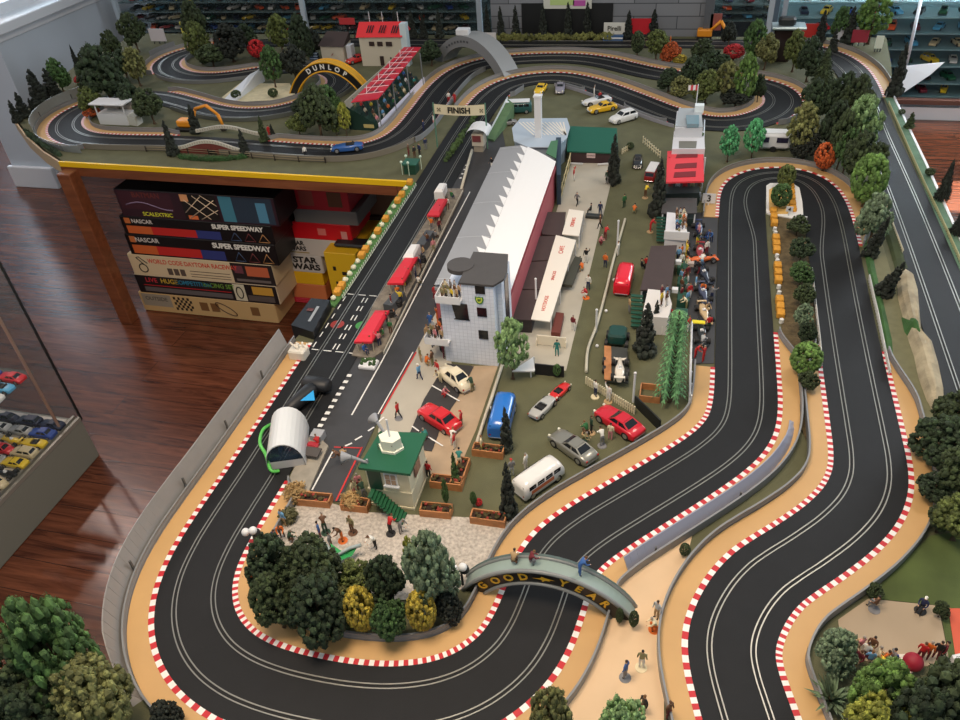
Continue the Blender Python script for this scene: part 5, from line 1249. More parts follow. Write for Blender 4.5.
# ---------------------------------------------------------------- trees and shrubs (base px, tip row, width px, kind, colour)
def trees(rows, group=None):
    for r in rows:
        name, cat, base, ty, w_, kind, col, label = r[:8]; kw = r[8] if len(r) > 8 else {}
        tree(name, label, cat, base, ty, w_, kind, col, group, **kw)
BT, CF, SH, CYP = 'leafy_tree', 'conifer', 'shrub', 'cypress_tree'
trees([
 (BT, 'tree', (283, 598), 540, 52, 'bush', 'deep green', 'dark leafy tree at the upper left of the thicket beside the plaza'),
 (BT, 'tree', (318, 600), 543, 62, 'bush', 'dark green', 'broad dark tree against the plaza edge behind the green winged figure'),
 (BT, 'tree', (285, 628), 577, 46, 'bush', 'dark green', 'dark tree at the lower left bend of the thicket'),
 (BT, 'tree', (326, 636), 580, 58, 'bush', 'deep green', 'dark tree in the lower middle left of the thicket'),
 (SH, 'shrub', (263, 592), 570, 17, 'bush', 'rust orange', 'rust coloured shrub at the left tip of the thicket'),
 (SH, 'shrub', (362, 592), 565, 40, 'bush', 'olive green', 'olive shrub below the green winged figure'),
 (BT, 'tree', (366, 633), 588, 31, 'ball', 'mustard yellow', 'left one of two mustard yellow trees in the thicket'),
 (BT, 'tree', (425, 632), 592, 30, 'ball', 'mustard yellow', 'right one of two mustard yellow trees in the thicket'),
 (BT, 'tree', (391, 606), 557, 42, 'bush', 'deep green', 'dark tree in the middle of the thicket'),
 (BT, 'tree', (393, 640), 602, 36, 'bush', 'green', 'mid green tree between the two mustard yellow trees'),
 (SH, 'shrub', (345, 612), 590, 34, 'bush', 'khaki green', 'khaki shrub in the front of the thicket'),
 (CF, 'conifer', (437, 612), 533, 50, 'bush', 'grey green', 'tall grey green broad conifer at the right of the thicket', {}),
 (CF, 'conifer', (413, 574), 537, 13, 'egg', 'yellow green', 'slim yellow green tree behind the tall conifer'),
 (SH, 'shrub', (349, 631), 618, 14, 'bush', 'dark green', 'small dark shrub at the left foot of the mustard tree'),
 (SH, 'shrub', (450, 620), 596, 30, 'bush', 'blackish green', 'low blackish shrub by the bridge end barrier'),
 # lower left outside the track
 (BT, 'tree', (92, 705), 600, 60, 'bush', 'green', 'tallest mid green tree at the lower left corner outside the barrier'),
 (BT, 'tree', (62, 715), 640, 62, 'bush', 'dark green', 'dark green tree spreading over the floor side of the lower left corner'),
 (BT, 'tree', (118, 735), 666, 62, 'bush', 'khaki green', 'khaki tree at the bottom edge next to the left bend'),
 (BT, 'tree', (60, 745), 690, 56, 'bush', 'deep green', 'dark tree at the very bottom left edge'),
 (SH, 'shrub', (172, 728), 706, 28, 'bush', 'blackish green', 'small black green shrub on the tan border at the bottom edge'),
 (BT, 'tree', (552, 745), 690, 42, 'bush', 'khaki green', 'olive tree at the bottom edge beside the bridge straight'),
 (BT, 'tree', (618, 752), 702, 44, 'bush', 'pale green', 'pale green tree at the bottom edge on the sandy ground'),
 # lower right
 (BT, 'tree', (870, 722), 668, 54, 'bush', 'bright green', 'bright green tree in front of the white court wall'),
 (BT, 'tree', (937, 748), 674, 80, 'bush', 'dark green', 'large dark green tree in the lower right corner'),
 (BT, 'tree', (903, 755), 690, 62, 'bush', 'deep green', 'deep green tree at the bottom edge left of the large corner tree'),
 (BT, 'tree', (862, 752), 702, 52, 'bush', 'yellow green', 'yellow green tree at the bottom edge by the tan border'),
 (SH, 'shrub', (829, 672), 634, 36, 'bush', 'grey green', 'frosty grey green shrub inside the lower right bend'),
 ('agave_plant', 'plant', (829, 704), 668, 40, 'spiky', 'grey green', 'grey spiky agave plant below the frosty shrub'),
 ('agave_plant', 'plant', (842, 672), 648, 20, 'spiky', 'grey green', 'small pale spiky plant beside the white posts'),
 # right flank cluster
 (BT, 'tree', (948, 436), 394, 42, 'bush', 'dark green', 'dark tree overlapping the end of the far right track'),
 (BT, 'tree', (936, 462), 420, 52, 'bush', 'deep green', 'deep green tree against the right barrier'),
 (BT, 'tree', (955, 500), 452, 48, 'bush', 'dark green', 'dark tree with pale twigs at the right edge'),
 (SH, 'shrub', (930, 500), 476, 34, 'bush', 'deep green', 'deep green shrub hugging the right barrier'),
 (SH, 'shrub', (952, 540), 500, 44, 'bush', 'olive green', 'yellow flecked olive shrub at the edge of the lawn'),
 (SH, 'shrub', (936, 532), 508, 24, 'bush', 'dark green', 'dark shrub at the corner of the lawn'),
 (SH, 'shrub', (938, 617), 603, 14, 'bush', 'dark green', 'small round shrub at the corner of the tan court'),
 (SH, 'shrub', (873, 598), 585, 15, 'bush', 'dark green', 'small shrub behind the seated figure on the tan court'),
 # tree band between hairpin and the far right track
 (BT, 'tree', (833, 130), 72, 30, 'bush', 'deep green', 'dark tree at the head of the tree band by the far right track'),
 (BT, 'tree', (846, 142), 76, 34, 'bush', 'dark green', 'dark leafy tree second in the tree band'),
 (BT, 'tree', (852, 165), 96, 36, 'egg', 'pale green', 'pale feathery tree in the tree band beside the far right track'),
 (BT, 'tree', (828, 160), 100, 30, 'bush', 'deep green', 'deep green tree on the inner side of the pale feathery tree'),
 (BT, 'tree', (857, 188), 132, 36, 'bush', 'dark green', 'dark tree halfway down the tree band'),
 (BT, 'tree', (836, 172), 110, 24, 'bush', 'dark green', 'dark tree above the rust orange shrub'),
 (BT, 'tree', (862, 208), 152, 32, 'ball', 'bright green', 'bright green rounded tree low in the tree band'),
 (BT, 'tree', (868, 244), 192, 32, 'bush', 'grey green', 'grey green rounded tree at the foot of the tree band'),
 (SH, 'shrub', (822, 172), 142, 20, 'ball', 'rust orange', 'rust orange shrub beyond the hairpin barrier'),
 (BT, 'tree', (797, 158), 103, 30, 'egg', 'khaki green', 'khaki crowned tree with pale trunk beside the white caravan', {'trunk': (150, 150, 140)}),
 (SH, 'shrub', (803, 160), 128, 26, 'bush', 'blackish green', 'blackish shrub right of the caravan'),
 (BT, 'tree', (842, 176), 128, 24, 'bush', 'green', 'mid green tree behind the rust orange shrub'),
 (BT, 'tree', (812, 128), 78, 30, 'bush', 'deep green', 'deep green tree outside the far hairpin'),
 (CYP, 'cypress', (868, 256), 206, 13, 'cypress', 'blackish green', 'dark cypress standing beyond the hairpin exit', {'lean': (0, .3)}),
 (CYP, 'cypress', (882, 294), 250, 16, 'cypress', 'blackish green', 'ragged dark cypress leaning over the green verge', {'lean': (0, .35)}),
 # inside the far hairpin
 (BT, 'tree', (742, 108), 54, 22, 'egg', 'bright green', 'light green birch with white trunk inside the far hairpin', {'trunk': (210, 214, 204)}),
 (BT, 'tree', (724, 104), 62, 26, 'egg', 'khaki green', 'khaki willow like tree beside the light green birch'),
 (BT, 'tree', (705, 104), 70, 30, 'bush', 'olive green', 'olive tree inside the far hairpin next to the flag'),
 (BT, 'tree', (692, 92), 56, 28, 'bush', 'deep green', 'deep green tree left inside the far hairpin'),
 (BT, 'tree', (757, 103), 74, 14, 'bush', 'deep green', 'small dark tree at the inner tip of the far hairpin'),
 (SH, 'shrub', (735, 108), 88, 30, 'bush', 'blackish green', 'blackish undergrowth shrub at the foot of the birch'),
 (BT, 'tree', (668, 92), 68, 24, 'bush', 'deep green', 'dark bush between the two tracks left of the flag'),
 (BT, 'tree', (680, 98), 76, 22, 'bush', 'khaki green', 'khaki bush below the dark one between the two tracks'),
 # far bank
 (CF, 'conifer', (637, 56), 30, 13, 'ball', 'dark green', 'dark rounded conifer on the far bank by the blue white stall'),
 (SH, 'shrub', (656, 60), 30, 24, 'egg', 'olive green', 'olive bush on the far bank next to the dark rounded conifer'),
 (SH, 'shrub', (670, 64), 42, 20, 'bush', 'rust orange', 'rusty brown bush on the far bank'),
 (SH, 'shrub', (679, 65), 54, 14, 'ball', 'mustard yellow', 'small mustard bush on the far bank'),
 (BT, 'tree', (702, 62), 38, 24, 'bush', 'dark green', 'dark green tree below the orange digger'),
 (BT, 'tree', (714, 74), 50, 26, 'bush', 'deep green', 'deep green tree between the digger and the red maple'),
 (BT, 'tree', (733, 60), 44, 20, 'ball', 'red', 'deep red maple on the far bank'),
 (CF, 'conifer', (728, 46), 22, 15, 'bush', 'blackish green', 'blackish conifer behind the red maple'),
 (BT, 'tree', (752, 66), 20, 22, 'egg', 'green', 'tall mid green tree right of the red maple'),
 (BT, 'tree', (764, 70), 34, 22, 'bush', 'khaki green', 'khaki tree beside the dark glass column'),
 (BT, 'tree', (792, 72), 30, 22, 'bush', 'olive green', 'olive tree right of the dark glass column'),
 (BT, 'tree', (806, 82), 36, 24, 'bush', 'deep green', 'deep green tree outside the far hairpin top'),
 (CF, 'conifer', (820, 92), 46, 26, 'spruce', 'dark green', 'dark spruce outside the far hairpin beside the right curve'),
 (CF, 'conifer', (832, 52), 28, 8, 'cypress', 'blackish green', 'thin dark conifer on the inside of the top right curve'),
 (CF, 'conifer', (819, 44), 10, 10, 'cypress', 'blackish green', 'dark conifer between the red and the white billboard'),
 (CF, 'conifer', (847, 44), 6, 12, 'cypress', 'blackish green', 'tall dark conifer pair behind the white billboard'),
 (BT, 'tree', (838, 42), 6, 18, 'bush', 'green', 'rounded tree behind the white billboard'),
 (BT, 'tree', (868, 44), -6, 30, 'egg', 'bright green', 'large bright green tree at the outside of the top right curve'),
 (CF, 'conifer', (893, 96), 42, 13, 'cypress', 'blackish green', 'tall blackish cypress at the end of the top right kerb'),
 (CF, 'conifer', (909, 128), 112, 8, 'cypress', 'dark green', 'small dark conifer on the far right verge'),
 (CF, 'conifer', (941, 200), 158, 15, 'spruce', 'blackish green', 'spiky dark spruce on the far right verge'),
 (CF, 'conifer', (957, 234), 200, 16, 'spruce', 'blackish green', 'dark spruce cut by the right edge of the picture'),
 (SH, 'shrub', (901, 115), 109, 6, 'ball', 'dark green', 'smallest round shrub on the far right verge'),
 (SH, 'shrub', (929, 176), 168, 9, 'ball', 'dark green', 'round shrub on the verge above the spiky spruce'),
 # mint trees by the control tower
 (BT, 'tree', (727, 162), 126, 20, 'egg', 'mint green', 'mint green tree nearest the control tower'),
 (BT, 'tree', (751, 160), 119, 20, 'egg', 'mint green', 'mint green tree nearest the white caravan'),
 # topiary by the hairpin island
 ('topiary_tree', 'tree', (784, 190), 164, 17, 'ball', 'olive green', 'clipped round olive tree at the tip of the hairpin island'),
 ('topiary_tree', 'tree', (779, 209), 183, 20, 'ball', 'green', 'clipped round green tree in the middle of the hairpin island'),
 ('topiary_tree', 'tree', (802, 376), 343, 30, 'ball', 'bright green', 'clipped bright green tree at the near end of the island hedge', {'trunk': (150, 140, 110)}),
 # single trees around the buildings
 (BT, 'tree', (513, 379), 320, 36, 'egg', 'pale green', 'light green leafy tree standing by the gridded tower'),
 (CYP, 'cypress', (507, 450), 407, 14, 'cypress', 'blackish green', 'dark cypress in front of the blue camper van'),
 (CYP, 'cypress', (509, 516), 462, 18, 'cypress', 'blackish green', 'dark cypress beside the white ambulance'),
 (CYP, 'cypress', (613, 184), 134, 14, 'cypress', 'blackish green', 'dark conifer at the corner of the garage pavement'),
 (CYP, 'cypress', (657, 216), 158, 17, 'cypress', 'blackish green', 'tall dark conifer left of the red roofed grandstand'),
 (CYP, 'cypress', (644, 354), 303, 22, 'cypress', 'blackish green', 'broad blackish conifer beside the lower balcony stand'),
 (CYP, 'cypress', (655, 330), 300, 10, 'cypress', 'blackish green', 'thin dark conifer in front of the lower balcony stand'),
 ('fern_tree', 'tree', (669, 402), 306, 34, 'frond', 'fern green', 'tall layered fern like tree beside the white railing'),
 (CYP, 'cypress', (456, 483), 452, 9, 'cypress', 'green', 'slim green conifer in the corner planter'),
 (CYP, 'cypress', (447, 508), 480, 8, 'egg', 'green', 'slim leafy bush beside the hut planter'),
 (SH, 'shrub', (474, 507), 492, 8, 'egg', 'green', 'slim shrub beside the pink flower'),
 (SH, 'shrub', (479, 506), 499, 8, 'ball', 'red', 'pink red flower bush by the planter'),
 ('potted_shrub', 'shrub', (557, 377), 364, 9, 'ball', 'green', 'potted shrub in front of the black hoarding'),
 (SH, 'shrub', (630, 150), 142, 8, 'ball', 'dark green', 'small shrub against the white gate fence'),
 # left section
 (BT, 'tree', (322, 138), 84, 38, 'bush', 'dark green', 'big dark tree left of the red roofed grandstand'),
 (BT, 'tree', (331, 120), 84, 26, 'bush', 'green', 'mid green tree under the black and yellow arch'),
 (BT, 'tree', (300, 136), 114, 22, 'bush', 'olive green', 'olive shrubby tree on the left of the dark tree group'),
 (BT, 'tree', (305, 118), 98, 24, 'bush', 'deep green', 'deep green tree at the arch foot'),
 (BT, 'tree', (347, 136), 103, 14, 'egg', 'yellow green', 'slim yellow green tree against the grandstand end'),
 (BT, 'tree', (337, 136), 118, 11, 'egg', 'olive green', 'short olive tree beside the slim yellow green one'),
 (CYP, 'cypress', (174, 155), 120, 11, 'cypress', 'blackish green', 'cypress at the left end of the near white stone bridge'),
 (CYP, 'cypress', (197, 133), 104, 11, 'cypress', 'blackish green', 'cypress beside the orange excavator arm'),
 (CYP, 'cypress', (246, 156), 129, 10, 'cypress', 'blackish green', 'cypress at the right end of the near white stone bridge'),
 (CYP, 'cypress', (265, 142), 116, 9, 'cypress', 'dark green', 'cypress at the start of the inner kerb'),
 (CYP, 'cypress', (273, 136), 124, 5, 'cypress', 'blackish green', 'tiny dark conifer next to the red clad figure'),
 (BT, 'tree', (114, 108), 45, 42, 'bush', 'deep green', 'largest dark tree behind the commentary box'),
 (BT, 'tree', (98, 98), 60, 26, 'bush', 'dark green', 'dark tree left of the largest one at the far left'),
 (BT, 'tree', (136, 116), 82, 26, 'bush', 'deep green', 'deep green tree right behind the commentary box'),
 (BT, 'tree', (155, 124), 88, 28, 'bush', 'dark green', 'dark green tree between the commentary box and excavator'),
 (BT, 'tree', (141, 86), 48, 22, 'egg', 'khaki green', 'pale khaki tree outside the far left loop'),
 (BT, 'tree', (128, 80), 50, 26, 'bush', 'deep green', 'dark tree beyond the far left loop'),
 (BT, 'tree', (139, 52), 12, 24, 'bush', 'dark green', 'dark tree at the glass case corner'),
 (BT, 'tree', (95, 116), 86, 22, 'bush', 'olive green', 'olive tree with orange base inside the left hairpin'),
 (SH, 'shrub', (93, 117), 108, 16, 'ball', 'rust orange', 'orange shrub inside the left hairpin'),
 (BT, 'tree', (64, 92), 58, 19, 'bush', 'green', 'leafy tree against the pale wall at the far left'),
 (BT, 'tree', (90, 74), 50, 14, 'bush', 'dark green', 'small dark tree against the pale wall'),
 (BT, 'tree', (116, 62), 30, 18, 'bush', 'dark green', 'dark tree standing out against the top of the pale wall'),
 (CF, 'conifer', (43, 106), 69, 17, 'cypress', 'blackish green', 'tallest dark cone tree by the pale wall'),
 (CF, 'conifer', (56, 100), 68, 15, 'cypress', 'blackish green', 'second dark cone tree by the pale wall'),
 (CF, 'conifer', (26, 117), 92, 11, 'cypress', 'blackish green', 'shorter dark cone tree at the left edge of the layout'),
 (CF, 'conifer', (18, 122), 100, 8, 'cypress', 'blackish green', 'smallest dark cone tree at the left edge of the layout'),
 (CF, 'conifer', (34, 112), 98, 6, 'cypress', 'blackish green', 'thin dark cone tree between the shorter and the tallest'),
 (CF, 'conifer', (82, 78), 44, 9, 'spruce', 'blackish green', 'tall thin spruce rising above the red flowers'),
 (SH, 'shrub', (86, 84), 74, 18, 'ball', 'red', 'red flowering shrub behind the grey wall panels'),
 (BT, 'tree', (203, 64), 22, 26, 'egg', 'olive green', 'conical olive tree inside the upper left loop'),
 (BT, 'tree', (214, 68), 44, 28, 'bush', 'dark green', 'dark bush at the foot of the conical olive tree'),
 (BT, 'tree', (234, 62), 24, 32, 'bush', 'blackish green', 'large blackish tree right of the conical olive tree'),
 (BT, 'tree', (198, 40), 0, 24, 'bush', 'dark green', 'dark tree behind the yellow billboard'),
 (SH, 'shrub', (221, 50), 38, 12, 'ball', 'rust orange', 'orange bush between the olive and blackish trees'),
 (BT, 'tree', (259, 60), 39, 17, 'ball', 'red', 'crimson round tree at the back of the left section'),
 (BT, 'tree', (283, 54), 15, 24, 'egg', 'olive green', 'tall light olive tree at the back of the left section'),
 (BT, 'tree', (276, 88), 46, 22, 'egg', 'green', 'green birch like tree beside the white ramp'),
 (BT, 'tree', (296, 82), 46, 28, 'bush', 'blackish green', 'blackish tree behind the foot of the arch'),
 (BT, 'tree', (306, 62), 14, 24, 'bush', 'deep green', 'deep green tree beside the pale cabinet strip'),
 (BT, 'tree', (316, 58), 30, 20, 'bush', 'blackish green', 'blackish tree left of the small brown roofed house'),
 (BT, 'tree', (248, 50), 24, 22, 'bush', 'deep green', 'deep green tree behind the crimson one'),
 (CYP, 'cypress', (375, 62), 30, 9, 'cypress', 'blackish green', 'thin dark cypress in front of the red roofed house'),
 (BT, 'tree', (432, 66), 40, 22, 'bush', 'deep green', 'dark tree under the left foot of the grey arch'),
 (SH, 'shrub', (237, 99), 90, 10, 'ball', 'dark green', 'left ball shrub on the sandy bank'),
 (SH, 'shrub', (274, 98), 88, 10, 'ball', 'dark green', 'right ball shrub on the sandy bank'),
 (SH, 'shrub', (624, 600), 0, 0, 'ball', 'green', 'x') if False else (SH, 'shrub', (633, 628), 611, 10, 'ball', 'dark green', 'dark ball shrub at the right foot of the black lettered bridge'),
 (SH, 'shrub', (619, 624), 608, 8, 'ball', 'dark green', 'smaller ball shrub at the right foot of the black lettered bridge'),
 (SH, 'shrub', (684, 556), 544, 11, 'ball', 'dark green', 'round shrub in the gap between the two bends'),
])
for k, (x, y, ty, w_) in enumerate(((501, 38, 6, 8), (516, 38, 5, 9), (543, 39, 4, 9), (568, 38, 2, 9), (587, 38, 2, 9), (628, 38, 10, 9), (653, 38, 9, 10), (413, 38, 10, 9), (397, 38, 8, 8), (424, 38, 12, 8), (440, 38, 10, 8), (488, 38, 4, 8))):
    o_ = ('at the left end of the grey stone wall', 'second from the left before the grey stone wall', 'first before the black wall mat', 'second before the black wall mat', 'third before the black wall mat', 'left of the red board', 'right of the red board',
          'second of four before the dark glass case', 'first of four before the dark glass case', 'third of four before the dark glass case', 'fourth of four before the dark glass case', 'where the dark glass case meets the stone wall')[k]
    tree('conifer', 'thin dark conifer %s' % o_, 'conifer', (x, y), ty, w_, 'cypress', 'blackish green', 'thin conifers along the far edge')
# island hedge between the two straights
for k, (x, y, ty, w_, kd) in enumerate(((796, 236, 216, 22, 'dark green'), (800, 262, 238, 24, 'deep green'), (799, 286, 262, 24, 'green'), (802, 308, 284, 22, 'dark green'), (800, 330, 304, 20, 'grey green'), (804, 346, 322, 18, 'deep green'), (806, 392, 372, 20, 'dark green'))):
    o_ = ('first', 'second', 'third', 'fourth', 'fifth', 'sixth', 'seventh')[k]
    tree('hedge_shrub', 'dark shrub, %s from the far end of the island hedge' % o_, 'shrub', (x, y), ty, w_, 'bush', kd, 'shrubs of the island hedge')
# ---------------------------------------------------------------- fences, planters, pit gear
def side_path(a_, b_, side, lo, hi, d, n=2):
    i0, i1 = near(*a_, lo, hi), near(*b_, lo, hi); i0, i1 = min(i0, i1), max(i0, i1)
    return [CL[i] + NR[i] * side * (HW + d) for i in list(range(i0, i1, n)) + [i1]]
def wall_along(P, h, lean, m, name, label, cat, seg=None, th=.002, z0=.0, hfun=None):
    """thin upright panels along a path; lean pushes the top sideways"""
    K = empty(name, P[0], 0, label, cat)
    def quad(mb, i, j):
        a, b = P[i], P[j]; d = (b - a).normalized(); n_ = Vector((d.y, -d.x, 0))
        h0 = h * (hfun(i / (len(P) - 1)) if hfun else 1); h1 = h * (hfun(j / (len(P) - 1)) if hfun else 1)
        vs = []
        for o_ in (0, th):
            vs += [Vector((a.x, a.y, T + z0)) + n_ * o_, Vector((b.x, b.y, T + z0)) + n_ * o_, Vector((b.x, b.y, T + z0 + h1)) + n_ * (o_ + lean), Vector((a.x, a.y, T + z0 + h0)) + n_ * (o_ + lean)]
        mb.idx(vs, [(0, 1, 2, 3), (7, 6, 5, 4), (0, 4, 5, 1), (1, 5, 6, 2), (2, 6, 7, 3), (3, 7, 4, 0)])
    per = seg or 12; k = 0
    while k < len(P) - 1:
        e = min(k + per, len(P) - 1); mb = MB()
        for i in range(k, e): quad(mb, i, i + 1)
        mb.build('panel', m, K)
        if k: p = P[k]; q = MB(); q.box((p.x, p.y, T + z0 + h * .35), (.004, .004, h * .7)); q.build('post', mat((84, 84, 82), .5), K)
        k = e
    return K
iA, iBx = near(300, 372, iC, iF), near(120, 640, iC, iF)
i_lo, i_hi = near(190, 640, iC), near(318, 352, iC, iF)
P = side_path((205, 655), (316, 352), L_, iC, iF, .058, 3)
wall_along(P, .072, -.018, mat((146, 142, 138), .35, var=.03), 'fence_panels', 'tall grey leaning fence panels along the left edge of the layout', 'fence', seg=12, hfun=lambda f: min(1, f * 12) * .999 + .001)
P = side_path((64, 131), (104, 102), L_, iH, iS, .056, 3)
wall_along(P, .07, -.006, mat((136, 140, 136), .35, var=.05), 'fence_panels', 'grey upright panels behind the far left hairpin', 'fence', seg=10)
P = side_path((98, 143), (64, 133), L_, iH, iS, .056, 3)
wall_along(P, .04, -.004, mat((150, 156, 158), .15, alpha=.55), 'fence_panels', 'translucent panels round the front of the far left hairpin', 'fence', seg=10)
P = side_path((747, 412), (578, 528), L_, iC, near(520, 620, iC), .046, 4)
wall_along(P, .034, .016, mat((164, 170, 190), .35, alpha=.88), 'fence_panels', 'pale bluish fence panels between the diagonal straight and the next bend', 'fence', seg=11, hfun=lambda f: min(1, f * 6 + .05))
P = side_path((215, 47), (158, 60), L_, iD, iU + 60, .048, 3)
wall_along(P, .05, -.004, mat((112, 114, 114), .5), 'fence_panels', 'dark grey panels behind the upper left loop', 'fence', seg=10)
P = side_path((150, 149), (330, 158), L_, iH, iLL, .02, 5)
K = empty('post_fence', P[0], 0, 'low brown railed fence along the front edge of the left section', 'fence')
q = MB()
for zz in (.012, .022): q.tube([p + Vector((0, 0, zz)) for p in P], .0014, 5)
q.build('rail', mat((150, 136, 108), .6), K)
for i in range(0, len(P), 4): MB().box((P[i].x, P[i].y, T + .013), (.005, .004, .028)).build('post', mat((52, 44, 38)), K)
# lattice safety fences beside the two right hand straights
def lattice(pts, label, h=.02, m=None, wdt=.022):
    P = resample([W(*p) for p in pts], .016); K = empty('lattice_fence', P[0], 0, label, 'fence'); mb = MB()
    for k, (a, b) in enumerate(zip(P, P[1:])):
        z0_, z1_ = (0, h) if k % 2 else (h, 0)
        mb.tube([a + Vector((0, 0, z0_)), b + Vector((0, 0, z1_))], .0015, 4); mb.tube([a + Vector((0, 0, z1_)), b + Vector((0, 0, z0_))], .0015, 4)
    mb.tube([p + Vector((0, 0, h)) for p in P], .0015, 4); mb.build('lattice', m or mat((206, 206, 202), .5), K)
    return K
lattice([(811, 273), (815, 310), (819, 345), (821, 372)], 'white lattice fence along the island side of the right straight')
lattice([(868, 280), (876, 315), (883, 350), (889, 378)], 'white lattice fence along the right side of the right straight')
lattice([(884, 204), (893, 232), (902, 256)], 'cream lattice fence left of the far right track', m=mat((206, 196, 168), .5))
lattice([(888, 104), (908, 150), (925, 188), (946, 232), (962, 268)], 'cream lattice fence along the outer verge of the far right track', m=mat((190, 186, 140), .5), h=.014)
# green verges and stone bank
vg = mat((58, 96, 48), .9, var=.25, scale=30, bump=.8, bscale=600)
def mound(name, cat, label, rows, m, z=.02, sub=6):
    """soft ridge between two pixel polylines"""
    mb = MB(); n = len(rows)
    G = []
    for k, (l, r) in enumerate(rows):
        a, b = W(*l), W(*r); hh = z * (0 if k in (0, n - 1) else 1) * random.uniform(.75, 1.2)
        G.append([a.lerp(b, j / sub) + Vector((random.uniform(-.003, .003) if 0 < j < sub else 0, 0, .001 + hh * math.sin(PI * j / sub) ** .7 * random.uniform(.8, 1.15))) for j in range(sub + 1)])
    for k in range(n - 1):
        for j in range(sub): mb.face([G[k][j], G[k][j + 1], G[k + 1][j + 1], G[k + 1][j]], 0, True)
    return tag(mb.build(name, m), label, cat)
mound('grass_verge', 'verge', 'narrow green verge at the outer edge of the right straight', [((861, 238), (868, 238)), ((864, 252), (872, 252)), ((868, 272), (876, 272)), ((876, 305), (884, 305)), ((884, 340), (892, 340)), ((889, 374), (895, 374))], vg, .008, 3)
mound('grass_verge', 'verge', 'green verge between hairpin exit and the far right track', [((872, 196), (882, 196)), ((880, 220), (892, 220)), ((888, 245), (901, 245)), ((893, 262), (905, 260)), ((898, 280), (912, 276))], mat((62, 72, 44), .95, var=.2, scale=20), .012, 4)
mound('stone_bank', 'rock', 'mossy stone bank beside the far right track', [((897, 268), (903, 266)), ((897, 285), (914, 280)), ((898, 300), (918, 295)), ((903, 320), (919, 318)), ((908, 340), (922, 336)), ((914, 358), (932, 345)), ((918, 378), (939, 368)), ((926, 400), (943, 392)), ((932, 416), (944, 410))], mat((168, 156, 130), .9, var=.3, scale=22, bump=1, bscale=120), .03, 6)
mound('moss_patch', 'moss', 'bright green moss on the stone bank', [((901, 318), (917, 316)), ((904, 332), (920, 330)), ((911, 342), (921, 338)), ((914, 350), (922, 346))], vg, .034, 4)
tag(MB().prism(poly_px([(885, 98), (893, 98), (925, 165), (962, 248), (962, 275), (944, 236), (912, 160)]), T, T + .0016).build('grass_verge', mat((92, 122, 98), .9, var=.2, scale=30)), 'pale green verge along the right table edge', 'verge')
tag(MB().prism(poly_px([(866, 236), (880, 236), (905, 320), (935, 420), (925, 420), (900, 385), (880, 320)]), T, T + .0014).build('dirt_strip', mat((110, 108, 80), .95, var=.1)), 'olive dirt strip between the right straight and the stone bank', 'ground')
# island hedge bed with straw bales and white barrels
tag(MB().prism(poly_px([(772, 213), (800, 214), (812, 275), (818, 365), (812, 400), (806, 440), (799, 425), (790, 370), (782, 330), (777, 300)]), T, T + .002).build('garden_bed', mat((92, 78, 52), .95, var=.35, scale=60, bump=1)), 'brown planted bed of the long island between the straights', 'garden bed')
ord_ = ['first', 'second', 'third', 'fourth', 'fifth', 'sixth', 'seventh', 'eighth', 'ninth', 'tenth', 'eleventh', 'twelfth', 'thirteenth', 'fourteenth', 'fifteenth', 'sixteenth', 'seventeenth', 'eighteenth', 'nineteenth', 'twentieth']
straw = mat((206, 146, 48), .8, var=.15, scale=120)
bale = MB().box((0, 0, .0085), (.022, .03, .017), bev=.002); 
for zz in (-.008, .008): bale.box((0, zz, .0086), (.0224, .0012, .0176), 0)
balem = bale.mesh('straw_bale', straw); barrel = MB().cyl((0, 0, 0), (0, 0, .014), .006, .006, 12).cyl((0, 0, .0035), (0, 0, .0045), .0065, n=12).cyl((0, 0, .0095), (0, 0, .0105), .0065, n=12).mesh('barrel', mat((222, 220, 214), .4))
sp = [(773, 213, 0), (773.5, 219, 0), (774, 225, 0), (774.5, 231, 1), (775, 235, 1), (775.5, 240, 0), (776, 246, 0), (776.3, 252, 0), (776.6, 258, 1), (776.9, 263, 1), (777.2, 268, 0), (777.6, 275, 0), (778, 282, 0), (778.3, 289, 1), (778.6, 295, 1), (779, 302, 0), (779.6, 309, 0), (780.2, 316, 0), (781, 323, 1)]
nb = [0, 0]
for x, y, kd in sp:
    o = new(('straw_bale', 'barrel')[kd], (balem, barrel)[kd]); o.location = W(x, y); o.rotation_euler[2] = random.uniform(-.1, .1) - .05
    tag(o, '%s left of the island hedge, %s from the far tip' % (('orange straw bale', 'small white barrel')[kd], ord_[nb[kd]]), ('straw bale', 'barrel')[kd], ('straw bales along the island hedge', 'white barrels along the island hedge')[kd]); nb[kd] += 1
for k in range(5):
    o = new('straw_bale', balem); o.location = W(790.5 + k * .5, 189 + k * 5.6); tag(o, 'yellow straw bale right on the hairpin island, %s from the tip' % ord_[k], 'straw bale', 'straw bales on the hairpin island')
